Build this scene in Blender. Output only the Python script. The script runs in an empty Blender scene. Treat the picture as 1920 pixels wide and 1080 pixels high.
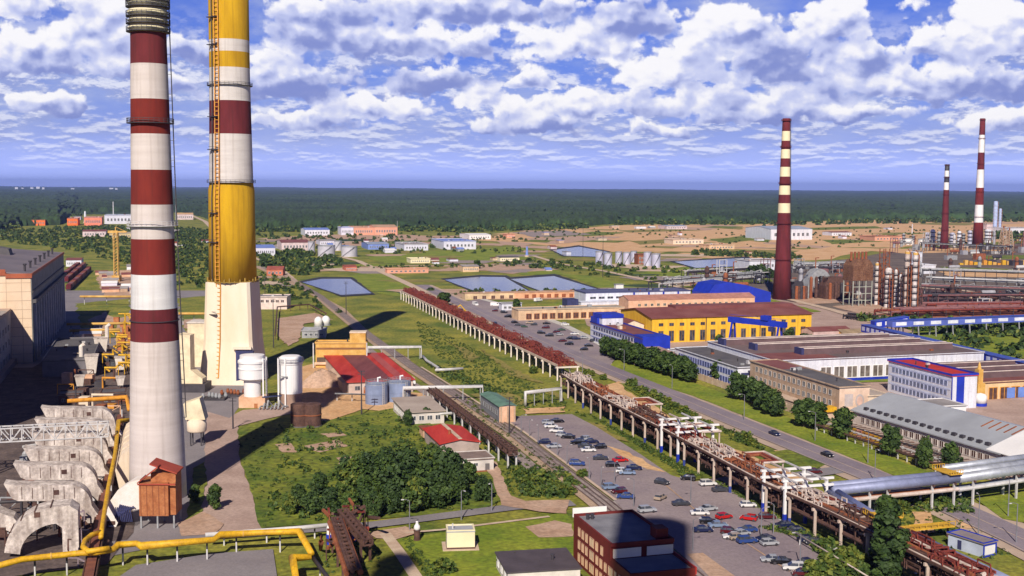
import bpy, math, random
import numpy as np
from mathutils import Vector
R = math.radians
rnd = random.Random(7)
nrg = np.random.default_rng(11)
sc = bpy.context.scene
col = sc.collection

# ------------------------------------------------------------------ camera
FPX, PITCH, ROLL, CAMH = 2190.0, 4.97, 0.3, 78.0          # focal length in photo pixels, tilt, roll, height above ground
cam = bpy.data.cameras.new("camera")
cam.sensor_width = 36.0
cam.lens = 36.0 * FPX / 1920.0
cam.clip_start, cam.clip_end = 0.5, 90000.0
camo = bpy.data.objects.new("camera", cam)
col.objects.link(camo)
camo.location = (0, 0, CAMH)
camo.rotation_mode = 'YXZ'
camo.rotation_euler = (R(90 - PITCH), 0, 0)
from mathutils import Matrix
camo.rotation_mode = 'XYZ'
camo.rotation_euler = (Matrix.Rotation(R(90 - PITCH), 3, 'X') @ Matrix.Rotation(R(ROLL), 3, 'Z')).to_euler()
sc.camera = camo

# ------------------------------------------------------------------ light
SUN_AZ, SUN_EL = 8.4, 37.0        # shadows run 8 degrees right of straight ahead
sun = bpy.data.lights.new("sun", 'SUN')
sun.energy = 5.0
sun.angle = R(0.5)
sun.color = (1.0, 0.90, 0.76)
suno = bpy.data.objects.new("sun", sun)
col.objects.link(suno)
sd = Vector((math.sin(R(SUN_AZ)) * math.cos(R(SUN_EL)), math.cos(R(SUN_AZ)) * math.cos(R(SUN_EL)), -math.sin(R(SUN_EL))))
suno.rotation_euler = sd.to_track_quat('-Z', 'Y').to_euler()
sc.view_settings.view_transform = 'Standard'
sc.view_settings.look = 'None'
sc.view_settings.exposure = 0.12
sc.view_settings.gamma = 1.0
sc.cycles.use_denoising = True
sc.cycles.max_bounces = 6
sc.cycles.diffuse_bounces = 2
sc.cycles.glossy_bounces = 2
sc.cycles.transparent_max_bounces = 8
sc.cycles.volume_bounces = 0
sc.cycles.caustics_reflective = sc.cycles.caustics_refractive = False

# ------------------------------------------------------------------ pixel -> place
def ray(px, py):
    u, v = (px - 960) / FPX, (540 - py) / FPX
    c, s, t = math.cos(R(ROLL)), math.sin(R(ROLL)), R(PITCH)
    u, v = u * c - v * s, u * s + v * c
    return (u, math.cos(t) + v * math.sin(t), -math.sin(t) + v * math.cos(t))
def G(px, py, z=0.0):
    d = ray(px, py); t = (z - CAMH) / d[2]
    return (d[0] * t, d[1] * t)
def AT(px, py, y):
    d = ray(px, py); t = y / d[1]
    return (d[0] * t, y, CAMH + d[2] * t)
def HT(px, py, top):
    return AT(px, top, G(px, py)[1])[2]
GA = R(16.5)                                # the works, the road and the railway share one grid
E = (math.cos(GA), math.sin(GA)); D = (math.sin(GA), -math.cos(GA))
def ED(p, e=0.0, d=0.0):
    return (p[0] + E[0] * e + D[0] * d, p[1] + E[1] * e + D[1] * d)

# ------------------------------------------------------------------ sky
world = bpy.data.worlds.new("World")
sc.world = world
world.use_nodes = True
def build_sky():
    nt = world.node_tree; N = nt.nodes; L = nt.links
    for n in list(N): N.remove(n)
    def put(inp, v):
        if isinstance(v, (int, float, tuple, list)): inp.default_value = v
        else: L.new(v, inp)
    def ma(op, a, b=None, c=None, clamp=False):
        n = N.new('ShaderNodeMath'); n.operation = op; n.use_clamp = clamp
        put(n.inputs[0], a)
        if b is not None: put(n.inputs[1], b)
        if c is not None: put(n.inputs[2], c)
        return n.outputs[0]
    def vm(op, a, b=None, c=None):
        n = N.new('ShaderNodeVectorMath'); n.operation = op
        put(n.inputs[0], a)
        if b is not None: put(n.inputs[1], b)
        if c is not None: put(n.inputs[2], c)
        return n.outputs['Value'] if op == 'LENGTH' else n.outputs[0]
    def comb(x, y, z=0.0):
        n = N.new('ShaderNodeCombineXYZ'); put(n.inputs[0], x); put(n.inputs[1], y); put(n.inputs[2], z); return n.outputs[0]
    def sep(v):
        n = N.new('ShaderNodeSeparateXYZ'); put(n.inputs[0], v); return n.outputs
    def noise(v, scale, detail=6.0, rough=0.55, dist=0.0):
        n = N.new('ShaderNodeTexNoise'); n.noise_dimensions = '3D'
        put(n.inputs['Vector'], v); n.inputs['Scale'].default_value = scale
        n.inputs['Detail'].default_value = detail; n.inputs['Roughness'].default_value = rough
        n.inputs['Distortion'].default_value = dist
        return n.outputs[0]
    def sm(v, a, b, lo=0.0, hi=1.0):
        n = N.new('ShaderNodeMapRange'); n.interpolation_type = 'SMOOTHSTEP'
        put(n.inputs[0], v); n.inputs[1].default_value = a; n.inputs[2].default_value = b
        n.inputs[3].default_value = lo; n.inputs[4].default_value = hi
        return n.outputs[0]
    def mix(f, a, b):
        n = N.new('ShaderNodeMix'); n.data_type = 'RGBA'
        put(n.inputs[0], f); put(n.inputs[6], a); put(n.inputs[7], b)
        return n.outputs[2]
    tc = N.new('ShaderNodeTexCoord')
    x, y, z = sep(tc.outputs['Generated'])
    az = ma('ARCTAN2', x, y)
    el = ma('ARCSINE', z)
    K = 10.0                                    # cloud-map unit: a tenth of a radian
    X = ma('MULTIPLY', az, K); Y = ma('MULTIPLY', el, K)
    P = comb(X, Y)
    # billowing warp, so outlines turn ragged
    w1 = N.new('ShaderNodeTexNoise'); L.new(P, w1.inputs['Vector'])
    w1.inputs['Scale'].default_value = 3.2; w1.inputs['Detail'].default_value = 5.0; w1.inputs['Roughness'].default_value = 0.6
    wv = vm('SUBTRACT', w1.outputs['Color'], (0.5, 0.5, 0.5))
    PW = vm('MULTIPLY_ADD', wv, (0.40, 0.26, 0.0), P)
    acc = None; sh = None; wt = None
    for px, py, hw, hh, br in CLOUDS:
        hw, hh = hw * 1.18, hh * 1.22
        d = ray(px, py)
        cx = math.atan2(d[0], d[1]) * K
        cy = math.asin(d[2] / math.sqrt(d[0]**2 + d[1]**2 + d[2]**2)) * K
        sx, sy = FPX / (hw * K), FPX / (hh * K)
        q = vm('MULTIPLY_ADD', PW, (sx, sy, 0.0), (-cx * sx, -cy * sy, 0.0))
        qy = sep(q)[1]
        g = ma('SUBTRACT', 1.0, vm('LENGTH', q))
        g = ma('MINIMUM', g, ma('MULTIPLY_ADD', qy, 1.4, 0.98))
        gp = ma('MAXIMUM', ma('MULTIPLY_ADD', g, 1.0, 0.30), 0.0)
        gp = ma('MULTIPLY', gp, gp)
        s = ma('MULTIPLY', gp, ma('ADD', ma('MULTIPLY_ADD', sep(q)[0], -0.30, qy), br))
        acc = g if acc is None else ma('MAXIMUM', acc, g)
        sh = s if sh is None else ma('ADD', sh, s)
        wt = gp if wt is None else ma('ADD', wt, gp)
    tone = ma('DIVIDE', sh, ma('ADD', wt, 0.02))             # about -1 at a cloud's base, +1 at its crown
    # small ranks of cumulus towards the horizon, the same all round
    stretch = ma('DIVIDE', 0.55, ma('ADD', Y, 0.22))
    R1 = comb(ma('MULTIPLY', X, 1.0), ma('MULTIPLY', ma('LOGARITHM', ma('MAXIMUM', ma('ADD', Y, 0.25), 0.02), 2.718), 2.6))
    r_n = noise(R1, 2.3, 8.0, 0.62)
    r_up = noise(vm('ADD', R1, (0.0, 0.10, 0.0)), 2.3, 8.0, 0.62)
    band = ma('MULTIPLY', sm(Y, 0.06, 0.28), sm(Y, 1.5, 0.95))
    rank = ma('MULTIPLY', sm(r_n, 0.43, 0.57), band)
    rank_l = sm(ma('SUBTRACT', r_n, r_up), -0.05, 0.07)
    def billow(v, scale, detail=2.0):
        n = N.new('ShaderNodeTexVoronoi'); n.feature = 'SMOOTH_F1'; n.voronoi_dimensions = '2D'
        put(n.inputs['Vector'], v); n.inputs['Scale'].default_value = scale
        n.inputs['Detail'].default_value = detail; n.inputs['Roughness'].default_value = 0.55
        n.inputs['Smoothness'].default_value = 0.35
        return ma('SUBTRACT', 1.0, n.outputs['Distance'])
    PV = vm('MULTIPLY_ADD', wv, (0.16, 0.16, 0.0), vm('MULTIPLY', P, (0.8, 1.15, 1.0)))
    f1 = billow(PV, 3.3)
    fu = billow(vm('ADD', PV, (-0.03, 0.075, 0.0)), 3.3)
    f2 = noise(P, 9.0, 8.0, 0.60)
    f3 = noise(P, 2.6, 3.0, 0.5)
    edge = ma('ADD', ma('MULTIPLY', ma('SUBTRACT', f1, 0.62), 0.70), ma('MULTIPLY', ma('SUBTRACT', f2, 0.5), 0.62))
    dens = ma('ADD', ma('ADD', acc, 0.10), edge)
    big = sm(dens, -0.03, 0.19)
    # light on the billows: density falling away upwards is a lit crown
    bil = ma('SUBTRACT', f1, fu)
    lum = ma('ADD', ma('MULTIPLY', tone, 0.78), ma('ADD', ma('MULTIPLY', bil, 0.70), ma('ADD', ma('MULTIPLY', ma('SUBTRACT', f2, 0.5), 0.45), ma('MULTIPLY', ma('SUBTRACT', f3, 0.5), 0.45))))
    thin = sm(dens, 0.45, 0.05)                    # a cloud's thin rim lets the light through
    lum = ma('MULTIPLY_ADD', thin, 0.16, lum)
    lit = sm(lum, -0.40, 0.72)
    cw, cm, cd = (11.4, 11.2, 11.4, 1), (6.6, 7.1, 10.2, 1), (2.7, 3.3, 7.2, 1)
    cc = mix(sm(lit, 0.0, 0.55), cd, cm)
    cc = mix(sm(lit, 0.45, 1.0), cc, cw)
    rc = mix(rank_l, (3.6, 4.3, 8.0, 1), (9.4, 9.6, 11.0, 1))
    sky = N.new('ShaderNodeTexSky'); sky.sky_type = 'NISHITA'; sky.sun_disc = False
    sky.sun_elevation = R(SUN_EL); sky.sun_rotation = R(180 + SUN_AZ)
    sky.altitude = 200.0; sky.air_density = 1.0; sky.dust_density = 0.6; sky.ozone_density = 3.0
    tint = N.new('ShaderNodeMix'); tint.data_type = 'RGBA'; tint.blend_type = 'MULTIPLY'
    tint.inputs[0].default_value = 1.0
    L.new(sky.outputs[0], tint.inputs[6]); tint.inputs[7].default_value = SKY_TINT
    base = mix(sm(Y, 1.1, 0.0, 0.0, 0.92), tint.outputs[2], (4.3, 5.2, 10.4, 1))
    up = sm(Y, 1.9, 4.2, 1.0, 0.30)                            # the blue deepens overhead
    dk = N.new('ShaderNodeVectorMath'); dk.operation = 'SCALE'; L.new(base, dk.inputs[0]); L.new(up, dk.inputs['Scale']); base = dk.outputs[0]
    veil = ma('MULTIPLY', ma('MULTIPLY', sm(noise(vm('MULTIPLY', P, (0.5, 1.3, 1.0)), 1.6, 6.0, 0.6), 0.40, 0.72), 0.65), ma('MULTIPLY', sm(Y, 2.2, 1.2), sm(Y, 0.1, 0.6)))
    base = mix(veil, base, (6.0, 6.6, 8.8, 1))
    c1 = mix(ma('MULTIPLY', rank, 0.85), base, rc)
    hz = sm(Y, 0.75, 0.05)                                     # low clouds sink into the air
    c1 = mix(ma('MULTIPLY', hz, 0.40), c1, base)
    out = mix(ma('MULTIPLY', big, 0.96), c1, cc)
    glow = N.new('ShaderNodeVectorMath'); glow.operation = 'SCALE'; L.new(out, glow.inputs[0]); L.new(sm(Y, 0.0, 0.5, 1.45, 1.0), glow.inputs['Scale']); out = glow.outputs[0]   # pale air low down
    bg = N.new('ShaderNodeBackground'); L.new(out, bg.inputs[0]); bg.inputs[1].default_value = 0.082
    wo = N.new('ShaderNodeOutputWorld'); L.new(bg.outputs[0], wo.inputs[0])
SKY_TINT = (0.36, 0.44, 1.10, 1)
# heaps of cumulus: where (photo pixels turned into directions), half width, half height, extra brightness
CLOUDS = [
    (45, 100, 135, 62, .35), (170, 55, 110, 80, .2), (230, 110, 80, 45, .3), (40, 18, 90, 34, .2), (85, 192, 72, 26, .1),
    (360, 95, 50, 30, 0), (350, 165, 60, 26, .1), (545, 150, 120, 58, -.1), (610, 55, 130, 62, -.15), (500, 130, 60, 36, .45),
    (700, 205, 110, 30, .45), (560, 228, 120, 24, .25), (880, 22, 250, 36, -.15), (770, 82, 150, 42, .3), (890, 92, 60, 34, .2),
    (1080, 78, 160, 44, .55), (1000, 152, 60, 22, .3), (890, 185, 60, 28, .6), (830, 150, 110, 32, -.3), (1270, 135, 150, 46, .5),
    (1110, 196, 210, 30, .35), (1000, 235, 140, 26, .1), (1350, 62, 95, 92, .5), (1440, 105, 130, 84, -.25), (1545, 50, 110, 62, .45),
    (1580, 115, 120, 44, .15), (1850, 55, 120, 84, .55), (1745, 75, 46, 52, .3), (1860, 160, 170, 38, -.15), (1690, 165, 150, 34, .3),
    (1540, 178, 120, 34, .2), (1400, 195, 110, 30, .35), (1420, 215, 120, 24, .1), (1880, 225, 90, 26, .3), (1600, 215, 120, 18, .2),
    (1330, 180, 90, 30, .1), (1170, 40, 120, 50, -.2), (1220, 245, 70, 16, .3),
]
build_sky()

# ------------------------------------------------------------------ materials
MATS = {}
def M(name, c, rough=0.8, var=0.18, scale=0.25, metal=0.0, c2=None, stretch=None, mixlo=0.35, mixhi=0.65, bump=0.0, bscale=3.0, fine=0.0, fscale=8.0, streak=0.0):
    """a plain surface whose own colour wanders a little; scale is in 1/m of world space"""
    if name in MATS: return MATS[name]
    m = bpy.data.materials.new(name); m.use_nodes = True
    nt = m.node_tree; N = nt.nodes; L = nt.links
    b = N['Principled BSDF']
    b.inputs['Roughness'].default_value = rough
    b.inputs['Metallic'].default_value = metal
    g = N.new('ShaderNodeNewGeometry')
    v = g.outputs['Position']
    if stretch:
        mp = N.new('ShaderNodeVectorMath'); mp.operation = 'MULTIPLY'
        L.new(v, mp.inputs[0]); mp.inputs[1].default_value = stretch; v = mp.outputs[0]
    n = N.new('ShaderNodeTexNoise'); n.inputs['Scale'].default_value = scale
    n.inputs['Detail'].default_value = 5.0; n.inputs['Roughness'].default_value = 0.62
    L.new(v, n.inputs['Vector'])
    mr = N.new('ShaderNodeMapRange'); L.new(n.outputs[0], mr.inputs[0])
    mr.inputs[1].default_value, mr.inputs[2].default_value = mixlo, mixhi
    mx = N.new('ShaderNodeMix'); mx.data_type = 'RGBA'; L.new(mr.outputs[0], mx.inputs[0])
    if c2 is None:
        a = [x * (1 - var) for x in c]; d = [min(1, x * (1 + var)) for x in c]
    else: a, d = c, c2
    mx.inputs[6].default_value = (*a, 1); mx.inputs[7].default_value = (*d, 1)
    out = mx.outputs[2]
    if fine:
        n2 = N.new('ShaderNodeTexNoise'); n2.inputs['Scale'].default_value = fscale; n2.inputs['Detail'].default_value = 3.0
        L.new(g.outputs['Position'], n2.inputs['Vector'])
        m2 = N.new('ShaderNodeMapRange'); L.new(n2.outputs[0], m2.inputs[0])
        m2.inputs[1].default_value, m2.inputs[2].default_value = 0.3, 0.7
        m2.inputs[3].default_value, m2.inputs[4].default_value = 1 - fine, 1 + fine
        sc_ = N.new('ShaderNodeVectorMath'); sc_.operation = 'SCALE'
        L.new(out, sc_.inputs[0]); L.new(m2.outputs[0], sc_.inputs['Scale']); out = sc_.outputs[0]
    if streak:                                   # rain and rust runs down the wall
        sv = N.new('ShaderNodeVectorMath'); sv.operation = 'MULTIPLY'; L.new(g.outputs['Position'], sv.inputs[0]); sv.inputs[1].default_value = (0.9, 0.9, 0.035)
        n4 = N.new('ShaderNodeTexNoise'); n4.inputs['Scale'].default_value = 1.0; n4.inputs['Detail'].default_value = 5.0; L.new(sv.outputs[0], n4.inputs['Vector'])
        m4 = N.new('ShaderNodeMapRange'); L.new(n4.outputs[0], m4.inputs[0]); m4.inputs[1].default_value, m4.inputs[2].default_value = 0.50, 0.74
        m4.inputs[3].default_value, m4.inputs[4].default_value = 0.0, streak
        mk = N.new('ShaderNodeMix'); mk.data_type = 'RGBA'; L.new(m4.outputs[0], mk.inputs[0]); L.new(out, mk.inputs[6])
        mk.inputs[7].default_value = (c[0]*0.30 + 0.02, c[1]*0.24 + 0.01, c[2]*0.20 + 0.008, 1); out = mk.outputs[2]
    L.new(out, b.inputs['Base Color'])
    if bump:
        n3 = N.new('ShaderNodeTexNoise'); n3.inputs['Scale'].default_value = bscale; n3.inputs['Detail'].default_value = 4.0
        L.new(g.outputs['Position'], n3.inputs['Vector'])
        bp = N.new('ShaderNodeBump'); bp.inputs['Strength'].default_value = bump; bp.inputs['Distance'].default_value = 0.4
        L.new(n3.outputs[0], bp.inputs['Height']); L.new(bp.outputs[0], b.inputs['Normal'])
    MATS[name] = m
    return m

# ------------------------------------------------------------------ mesh building
class MB:
    def __init__(s): s.v = []; s.f = []; s.m = []
    def add(s, vs, fs, mi=0):
        o = len(s.v); s.v += [tuple(p) for p in vs]
        s.f += [tuple(i + o for i in f) for f in fs]; s.m += [mi] * len(fs)
        return s
    def box(s, x0, x1, y0, y1, z0, z1, mi=0, top=None):
        vs = [(x0,y0,z0),(x1,y0,z0),(x1,y1,z0),(x0,y1,z0),(x0,y0,z1),(x1,y0,z1),(x1,y1,z1),(x0,y1,z1)]
        fs = [(0,3,2,1),(0,1,5,4),(1,2,6,5),(2,3,7,6),(3,0,4,7),(4,5,6,7)]
        s.add(vs, fs, mi)
        if top is not None: s.m[-1] = top
        return s
    def beam(s, p, q, w=0.3, h=None, mi=0):
        p, q = Vector(p), Vector(q); d = (q - p)
        if d.length < 1e-6: return s
        d.normalize(); up = Vector((0,0,1)) if abs(d.z) < 0.95 else Vector((0,1,0))
        a = d.cross(up).normalized() * (w / 2); b = a.cross(d).normalized() * ((h or w) / 2)
        vs = [p-a-b, p+a-b, p+a+b, p-a+b, q-a-b, q+a-b, q+a+b, q-a+b]
        s.add(vs, [(0,3,2,1),(4,5,6,7),(0,1,5,4),(1,2,6,5),(2,3,7,6),(3,0,4,7)], mi); return s
    def tube(s, pts, r, n=8, mi=0, cap=True):
        P = [Vector(p) for p in pts]; rings = []
        ref = None
        for i, p in enumerate(P):
            t = (P[min(i+1, len(P)-1)] - P[max(i-1, 0)]).normalized()
            if ref is None:
                ref = Vector((0,0,1)) if abs(t.z) < 0.9 else Vector((1,0,0))
            a = (ref - t * ref.dot(t)).normalized(); b = t.cross(a); ref = a
            k = 1.0
            if 0 < i < len(P) - 1:
                u = (P[i] - P[i-1]).normalized(); c = max(0.5, u.dot(t)); k = 1.0 / c ** 0.5
            rr = r[i] if isinstance(r, (list, tuple)) else r
            rings.append([p + (a * math.cos(2*math.pi*j/n) + b * math.sin(2*math.pi*j/n)) * rr * k for j in range(n)])
        vs = [v for rg in rings for v in rg]; fs = []
        for i in range(len(P) - 1):
            for j in range(n): fs.append((i*n+j, i*n+(j+1)%n, (i+1)*n+(j+1)%n, (i+1)*n+j))
        if cap: fs.append(tuple(range(n-1, -1, -1))); fs.append(tuple((len(P)-1)*n + j for j in range(n)))
        s.add(vs, fs, mi); return s
    def lathe(s, prof, c=(0,0), n=24, mis=None, mi=0, cap=True):
        """prof: list of (radius, z); mis: material per ring section"""
        vs = []; o = len(s.v)
        for r, z in prof:
            for j in range(n): vs.append((c[0] + r*math.cos(2*math.pi*j/n), c[1] + r*math.sin(2*math.pi*j/n), z))
        s.v += vs
        for i in range(len(prof) - 1):
            for j in range(n):
                s.f.append((o+i*n+j, o+i*n+(j+1)%n, o+(i+1)*n+(j+1)%n, o+(i+1)*n+j)); s.m.append(mis[i] if mis else mi)
        if cap:
            s.f.append(tuple(o+j for j in range(n-1,-1,-1))); s.m.append(mis[0] if mis else mi)
            s.f.append(tuple(o+(len(prof)-1)*n+j for j in range(n))); s.m.append(mis[-1] if mis else mi)
        return s
    def prism(s, poly, z0, z1, mi=0, top=None):
        n = len(poly)
        a = sum(poly[i][0]*poly[(i+1)%n][1] - poly[(i+1)%n][0]*poly[i][1] for i in range(n))
        if a < 0: poly = poly[::-1]
        vs = [(x,y,z0) for x,y in poly] + [(x,y,z1) for x,y in poly]
        fs = [(i,(i+1)%n,n+(i+1)%n,n+i) for i in range(n)] + [tuple(range(n-1,-1,-1)), tuple(range(n,2*n))]
        s.add(vs, fs, mi)
        if top is not None: s.m[-1] = top
        return s
    def extrude(s, prof, axis, t0, t1, mi=0):
        """closed profile in a vertical plane pushed along the other horizontal axis; prof: (a, z)"""
        n = len(prof)
        mk = (lambda a, z, t: (a, t, z)) if axis == 'y' else (lambda a, z, t: (t, a, z))
        vs = [mk(a, z, t0) for a, z in prof] + [mk(a, z, t1) for a, z in prof]
        fs = [(i, n+i, n+(i+1)%n, (i+1)%n) for i in range(n)] + [tuple(range(n)), tuple(range(2*n-1, n-1, -1))]
        s.add(vs, fs, mi); return s
    def build(s, name, mats, parent=None, loc=None, smooth=False, rot=0.0):
        me = bpy.data.meshes.new(name)
        me.from_pydata(s.v, [], s.f)
        for m in (mats if isinstance(mats, (list, tuple)) else [mats]): me.materials.append(m)
        if len(set(s.m)) > 1 or (s.m and s.m[0]): me.polygons.foreach_set('material_index', s.m)
        if smooth: me.polygons.foreach_set('use_smooth', [True] * len(s.f))
        return put(name, me, parent, loc, rot)
def put(name, me, parent=None, loc=None, rot=0.0):
    o = bpy.data.objects.new(name, me); col.objects.link(o)
    if parent: o.parent = parent
    if loc: o.location = loc
    if rot: o.rotation_euler = (0, 0, rot)
    return o
def tag(o, label=None, cat=None, group=None, kind=None):
    if label: o['label'] = label
    if cat: o['category'] = cat
    if group: o['group'] = group
    if kind: o['kind'] = kind
    return o
def T(name, label, cat, p, rot=0.0, group=None, z=0.0):
    o = bpy.data.objects.new(name, None); col.objects.link(o)
    o.empty_display_size = 0.5
    o.location = (p[0], p[1], z); o.rotation_euler = (0, 0, rot)
    return tag(o, label, cat, group)
def kids(o): return list(o.children)
def dup(root, loc, rot=None, label=None, group=None, scale=None, swap=None):
    r = root.copy(); col.objects.link(r); r.location = loc
    if rot is not None: r.rotation_euler = (0, 0, rot)
    if scale: r.scale = scale
    if label: r['label'] = label
    if group: r['group'] = group
    for ch in kids(root):
        c = ch.copy(); col.objects.link(c); c.parent = r
        if swap and ch.data in swap: c.data = swap[ch.data]
        for g in kids(ch):
            d = g.copy(); col.objects.link(d); d.parent = c
    return r
ORD = ['first','second','third','fourth','fifth','sixth','seventh','eighth','ninth','tenth','eleventh','twelfth','thirteenth','fourteenth','fifteenth','sixteenth','seventeenth','eighteenth','nineteenth','twentieth']

# ------------------------------------------------------------------ palette
grass = M('grass', (0.085, 0.130, 0.008), 0.95, scale=0.045, c2=(0.290, 0.265, 0.032), bump=0.5, bscale=1.2, fine=0.42, fscale=0.7)
lawn = M('lawn', (0.120, 0.185, 0.006), 0.95, scale=0.07, c2=(0.245, 0.275, 0.020), bump=0.35, bscale=1.5, fine=0.32, fscale=0.9)
deep_grass = M('deep_grass', (0.058, 0.110, 0.005), 0.95, scale=0.06, c2=(0.205, 0.220, 0.018), bump=0.6, bscale=0.9, fine=0.45, fscale=0.6)
dry_grass = M('dry_grass', (0.17, 0.16, 0.03), 0.95, scale=0.08, c2=(0.30, 0.24, 0.06), bump=0.3, fine=0.3, fscale=0.9)
sand = M('sand', (0.56, 0.32, 0.15), 0.95, scale=0.06, c2=(0.68, 0.44, 0.24), bump=0.3, bscale=0.8, fine=0.2, fscale=0.8)
dirt = M('dirt', (0.40, 0.25, 0.17), 0.95, scale=0.09, c2=(0.52, 0.36, 0.27), bump=0.3, bscale=0.9, fine=0.2, fscale=1.0)
yard = M('yard_concrete', (0.36, 0.25, 0.21), 0.9, scale=0.07, c2=(0.48, 0.35, 0.30), fine=0.15, fscale=1.3)
asphalt = M('asphalt', (0.205, 0.185, 0.205), 0.85, scale=0.06, c2=(0.27, 0.245, 0.26), fine=0.12, fscale=2.0)
lot_asphalt = M('lot_asphalt', (0.235, 0.19, 0.22), 0.85, scale=0.03, c2=(0.33, 0.27, 0.275), fine=0.13, fscale=1.6)
road_asphalt = M('road_asphalt', (0.20, 0.165, 0.205), 0.85, scale=0.03, c2=(0.28, 0.235, 0.27), fine=0.1, fscale=1.5)
shoulder = M('shoulder', (0.40, 0.30, 0.24), 0.95, scale=0.1, c2=(0.52, 0.40, 0.31), fine=0.2)
path_conc = M('path_concrete', (0.50, 0.36, 0.27), 0.9, scale=0.3, c2=(0.62, 0.50, 0.38), fine=0.18)
ballast = M('ballast', (0.23, 0.185, 0.18), 0.95, scale=0.3, c2=(0.34, 0.28, 0.26), fine=0.35, fscale=2.5)
tan_ballast = M('tan_ballast', (0.36, 0.25, 0.17), 0.95, scale=0.2, c2=(0.48, 0.35, 0.25), fine=0.3, fscale=2.5)
rail_steel = M('rail_steel', (0.20, 0.11, 0.08), 0.5, var=0.2, metal=0.3)
curb = M('kerb', (0.52, 0.50, 0.47), 0.9)
white_paint = M('white_paint', (0.80, 0.79, 0.80), 0.6, var=0.06, scale=0.15, fine=0.05)
white_wall = M('white_wall', (0.60, 0.62, 0.72), 0.7, scale=0.5, c2=(0.74, 0.76, 0.84), stretch=(1, 1, 0.2), fine=0.07, fscale=1.5, streak=0.28)
chim_white = M('chimney_white', (0.66, 0.65, 0.67), 0.7, scale=0.6, c2=(0.76, 0.755, 0.77), stretch=(0.1, 0.1, 0.8), streak=0.30)
cream = M('cream_wall', (0.80, 0.72, 0.48), 0.8, var=0.06)
conc = M('pale_concrete', (0.60, 0.53, 0.48), 0.9, scale=0.10, c2=(0.80, 0.745, 0.70), stretch=(1, 1, 0.35), fine=0.10, fscale=1.5, bump=0.1, bscale=1, streak=0.3)
conc_clean = M('clean_concrete', (0.58, 0.54, 0.52), 0.85, scale=0.6, c2=(0.68, 0.64, 0.62), stretch=(0.12, 0.12, 0.8), fine=0.05, streak=0.32)
pale_stone = M('pale_panel', (0.72, 0.58, 0.44), 0.85, scale=0.1, c2=(0.80, 0.68, 0.55), fine=0.06, streak=0.3)
duct_conc = M('duct_concrete', (0.36, 0.30, 0.275), 0.9, scale=0.45, c2=(0.74, 0.66, 0.61), fine=0.22, fscale=1.6, stretch=(1, 1, 0.5), bump=0.25, bscale=1.5, streak=0.55)
chim_conc = M('chimney_concrete', (0.55, 0.485, 0.465), 0.9, scale=0.9, c2=(0.68, 0.615, 0.60), stretch=(0.05, 0.05, 0.9), mixlo=0.25, mixhi=0.75, fine=0.03, streak=0.3)
maroon = M('maroon_paint', (0.105, 0.010, 0.016), 0.9, scale=0.5, c2=(0.155, 0.018, 0.024), stretch=(0.5, 0.5, 0.15), fine=0.10, streak=0.5)
red_paint = M('red_paint', (0.140, 0.010, 0.008), 0.9, scale=0.5, c2=(0.205, 0.020, 0.012), stretch=(0.5, 0.5, 0.15), fine=0.10, streak=0.5)
yellow_paint = M('yellow_paint', (0.48, 0.265, 0.004), 0.95, scale=0.5, c2=(0.62, 0.36, 0.008), stretch=(0.4, 0.4, 0.12), fine=0.06, streak=0.38)
pipe_yellow = M('pipe_yellow', (0.50, 0.27, 0.010), 0.6, scale=0.8, c2=(0.74, 0.43, 0.014), fine=0.15, fscale=3.0)
orange_steel = M('orange_steel', (0.62, 0.27, 0.03), 0.6, var=0.25, scale=0.8)
dark_steel = M('dark_steel', (0.045, 0.04, 0.05), 0.6, var=0.3)
grey_steel = M('grey_steel', (0.30, 0.31, 0.33), 0.55, var=0.2, scale=0.6)
pale_steel = M('pale_steel', (0.55, 0.54, 0.55), 0.5, var=0.15, scale=0.6)
silver = M('silver_cladding', (0.40, 0.43, 0.50), 0.5, var=0.18, scale=0.5, metal=0.35, fine=0.1)
insul = M('insulation', (0.46, 0.36, 0.31), 0.7, scale=0.5, c2=(0.64, 0.55, 0.51), fine=0.2)
rust = M('rust', (0.20, 0.055, 0.025), 0.85, scale=0.5, c2=(0.33, 0.11, 0.045), fine=0.25)
rust_red = M('rust_red', (0.13, 0.016, 0.013), 0.85, scale=0.4, c2=(0.23, 0.045, 0.030), fine=0.3, fscale=2)
dark_brown = M('dark_brown', (0.065, 0.030, 0.026), 0.85, scale=0.6, c2=(0.13, 0.065, 0.05), fine=0.3)
ochre = M('ochre_wall', (0.55, 0.30, 0.06), 0.85, scale=0.3, c2=(0.70, 0.45, 0.14), fine=0.15)
brick_red = M('brick_rust', (0.31, 0.095, 0.03), 0.85, scale=0.6, c2=(0.46, 0.18, 0.07), fine=0.15, fscale=2.5)
roof_red = M('roof_red', (0.40, 0.020, 0.014), 0.8, scale=0.3, c2=(0.54, 0.05, 0.034), stretch=(1, 0.15, 1), fine=0.12)
roof_maroon = M('roof_maroon', (0.165, 0.045, 0.045), 0.85, scale=0.1, c2=(0.23, 0.085, 0.080), fine=0.15)
roof_dark = M('roof_dark', (0.085, 0.080, 0.090), 0.8, scale=0.1, c2=(0.135, 0.125, 0.13), fine=0.15)
roof_grey = M('roof_grey', (0.25, 0.23, 0.23), 0.8, scale=0.12, c2=(0.36, 0.33, 0.33), fine=0.12)
roof_metal = M('roof_metal', (0.40, 0.42, 0.46), 0.5, scale=0.08, c2=(0.50, 0.53, 0.58), metal=0.25, fine=0.05)
roof_blue = M('roof_blue_grey', (0.30, 0.35, 0.46), 0.7, var=0.12, scale=0.1)
tan_roof = M('tan_roof', (0.36, 0.29, 0.25), 0.85, scale=0.12, c2=(0.46, 0.39, 0.34), fine=0.1)
green_roof = M('green_roof', (0.12, 0.22, 0.17), 0.7, var=0.2, scale=0.3)
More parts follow.
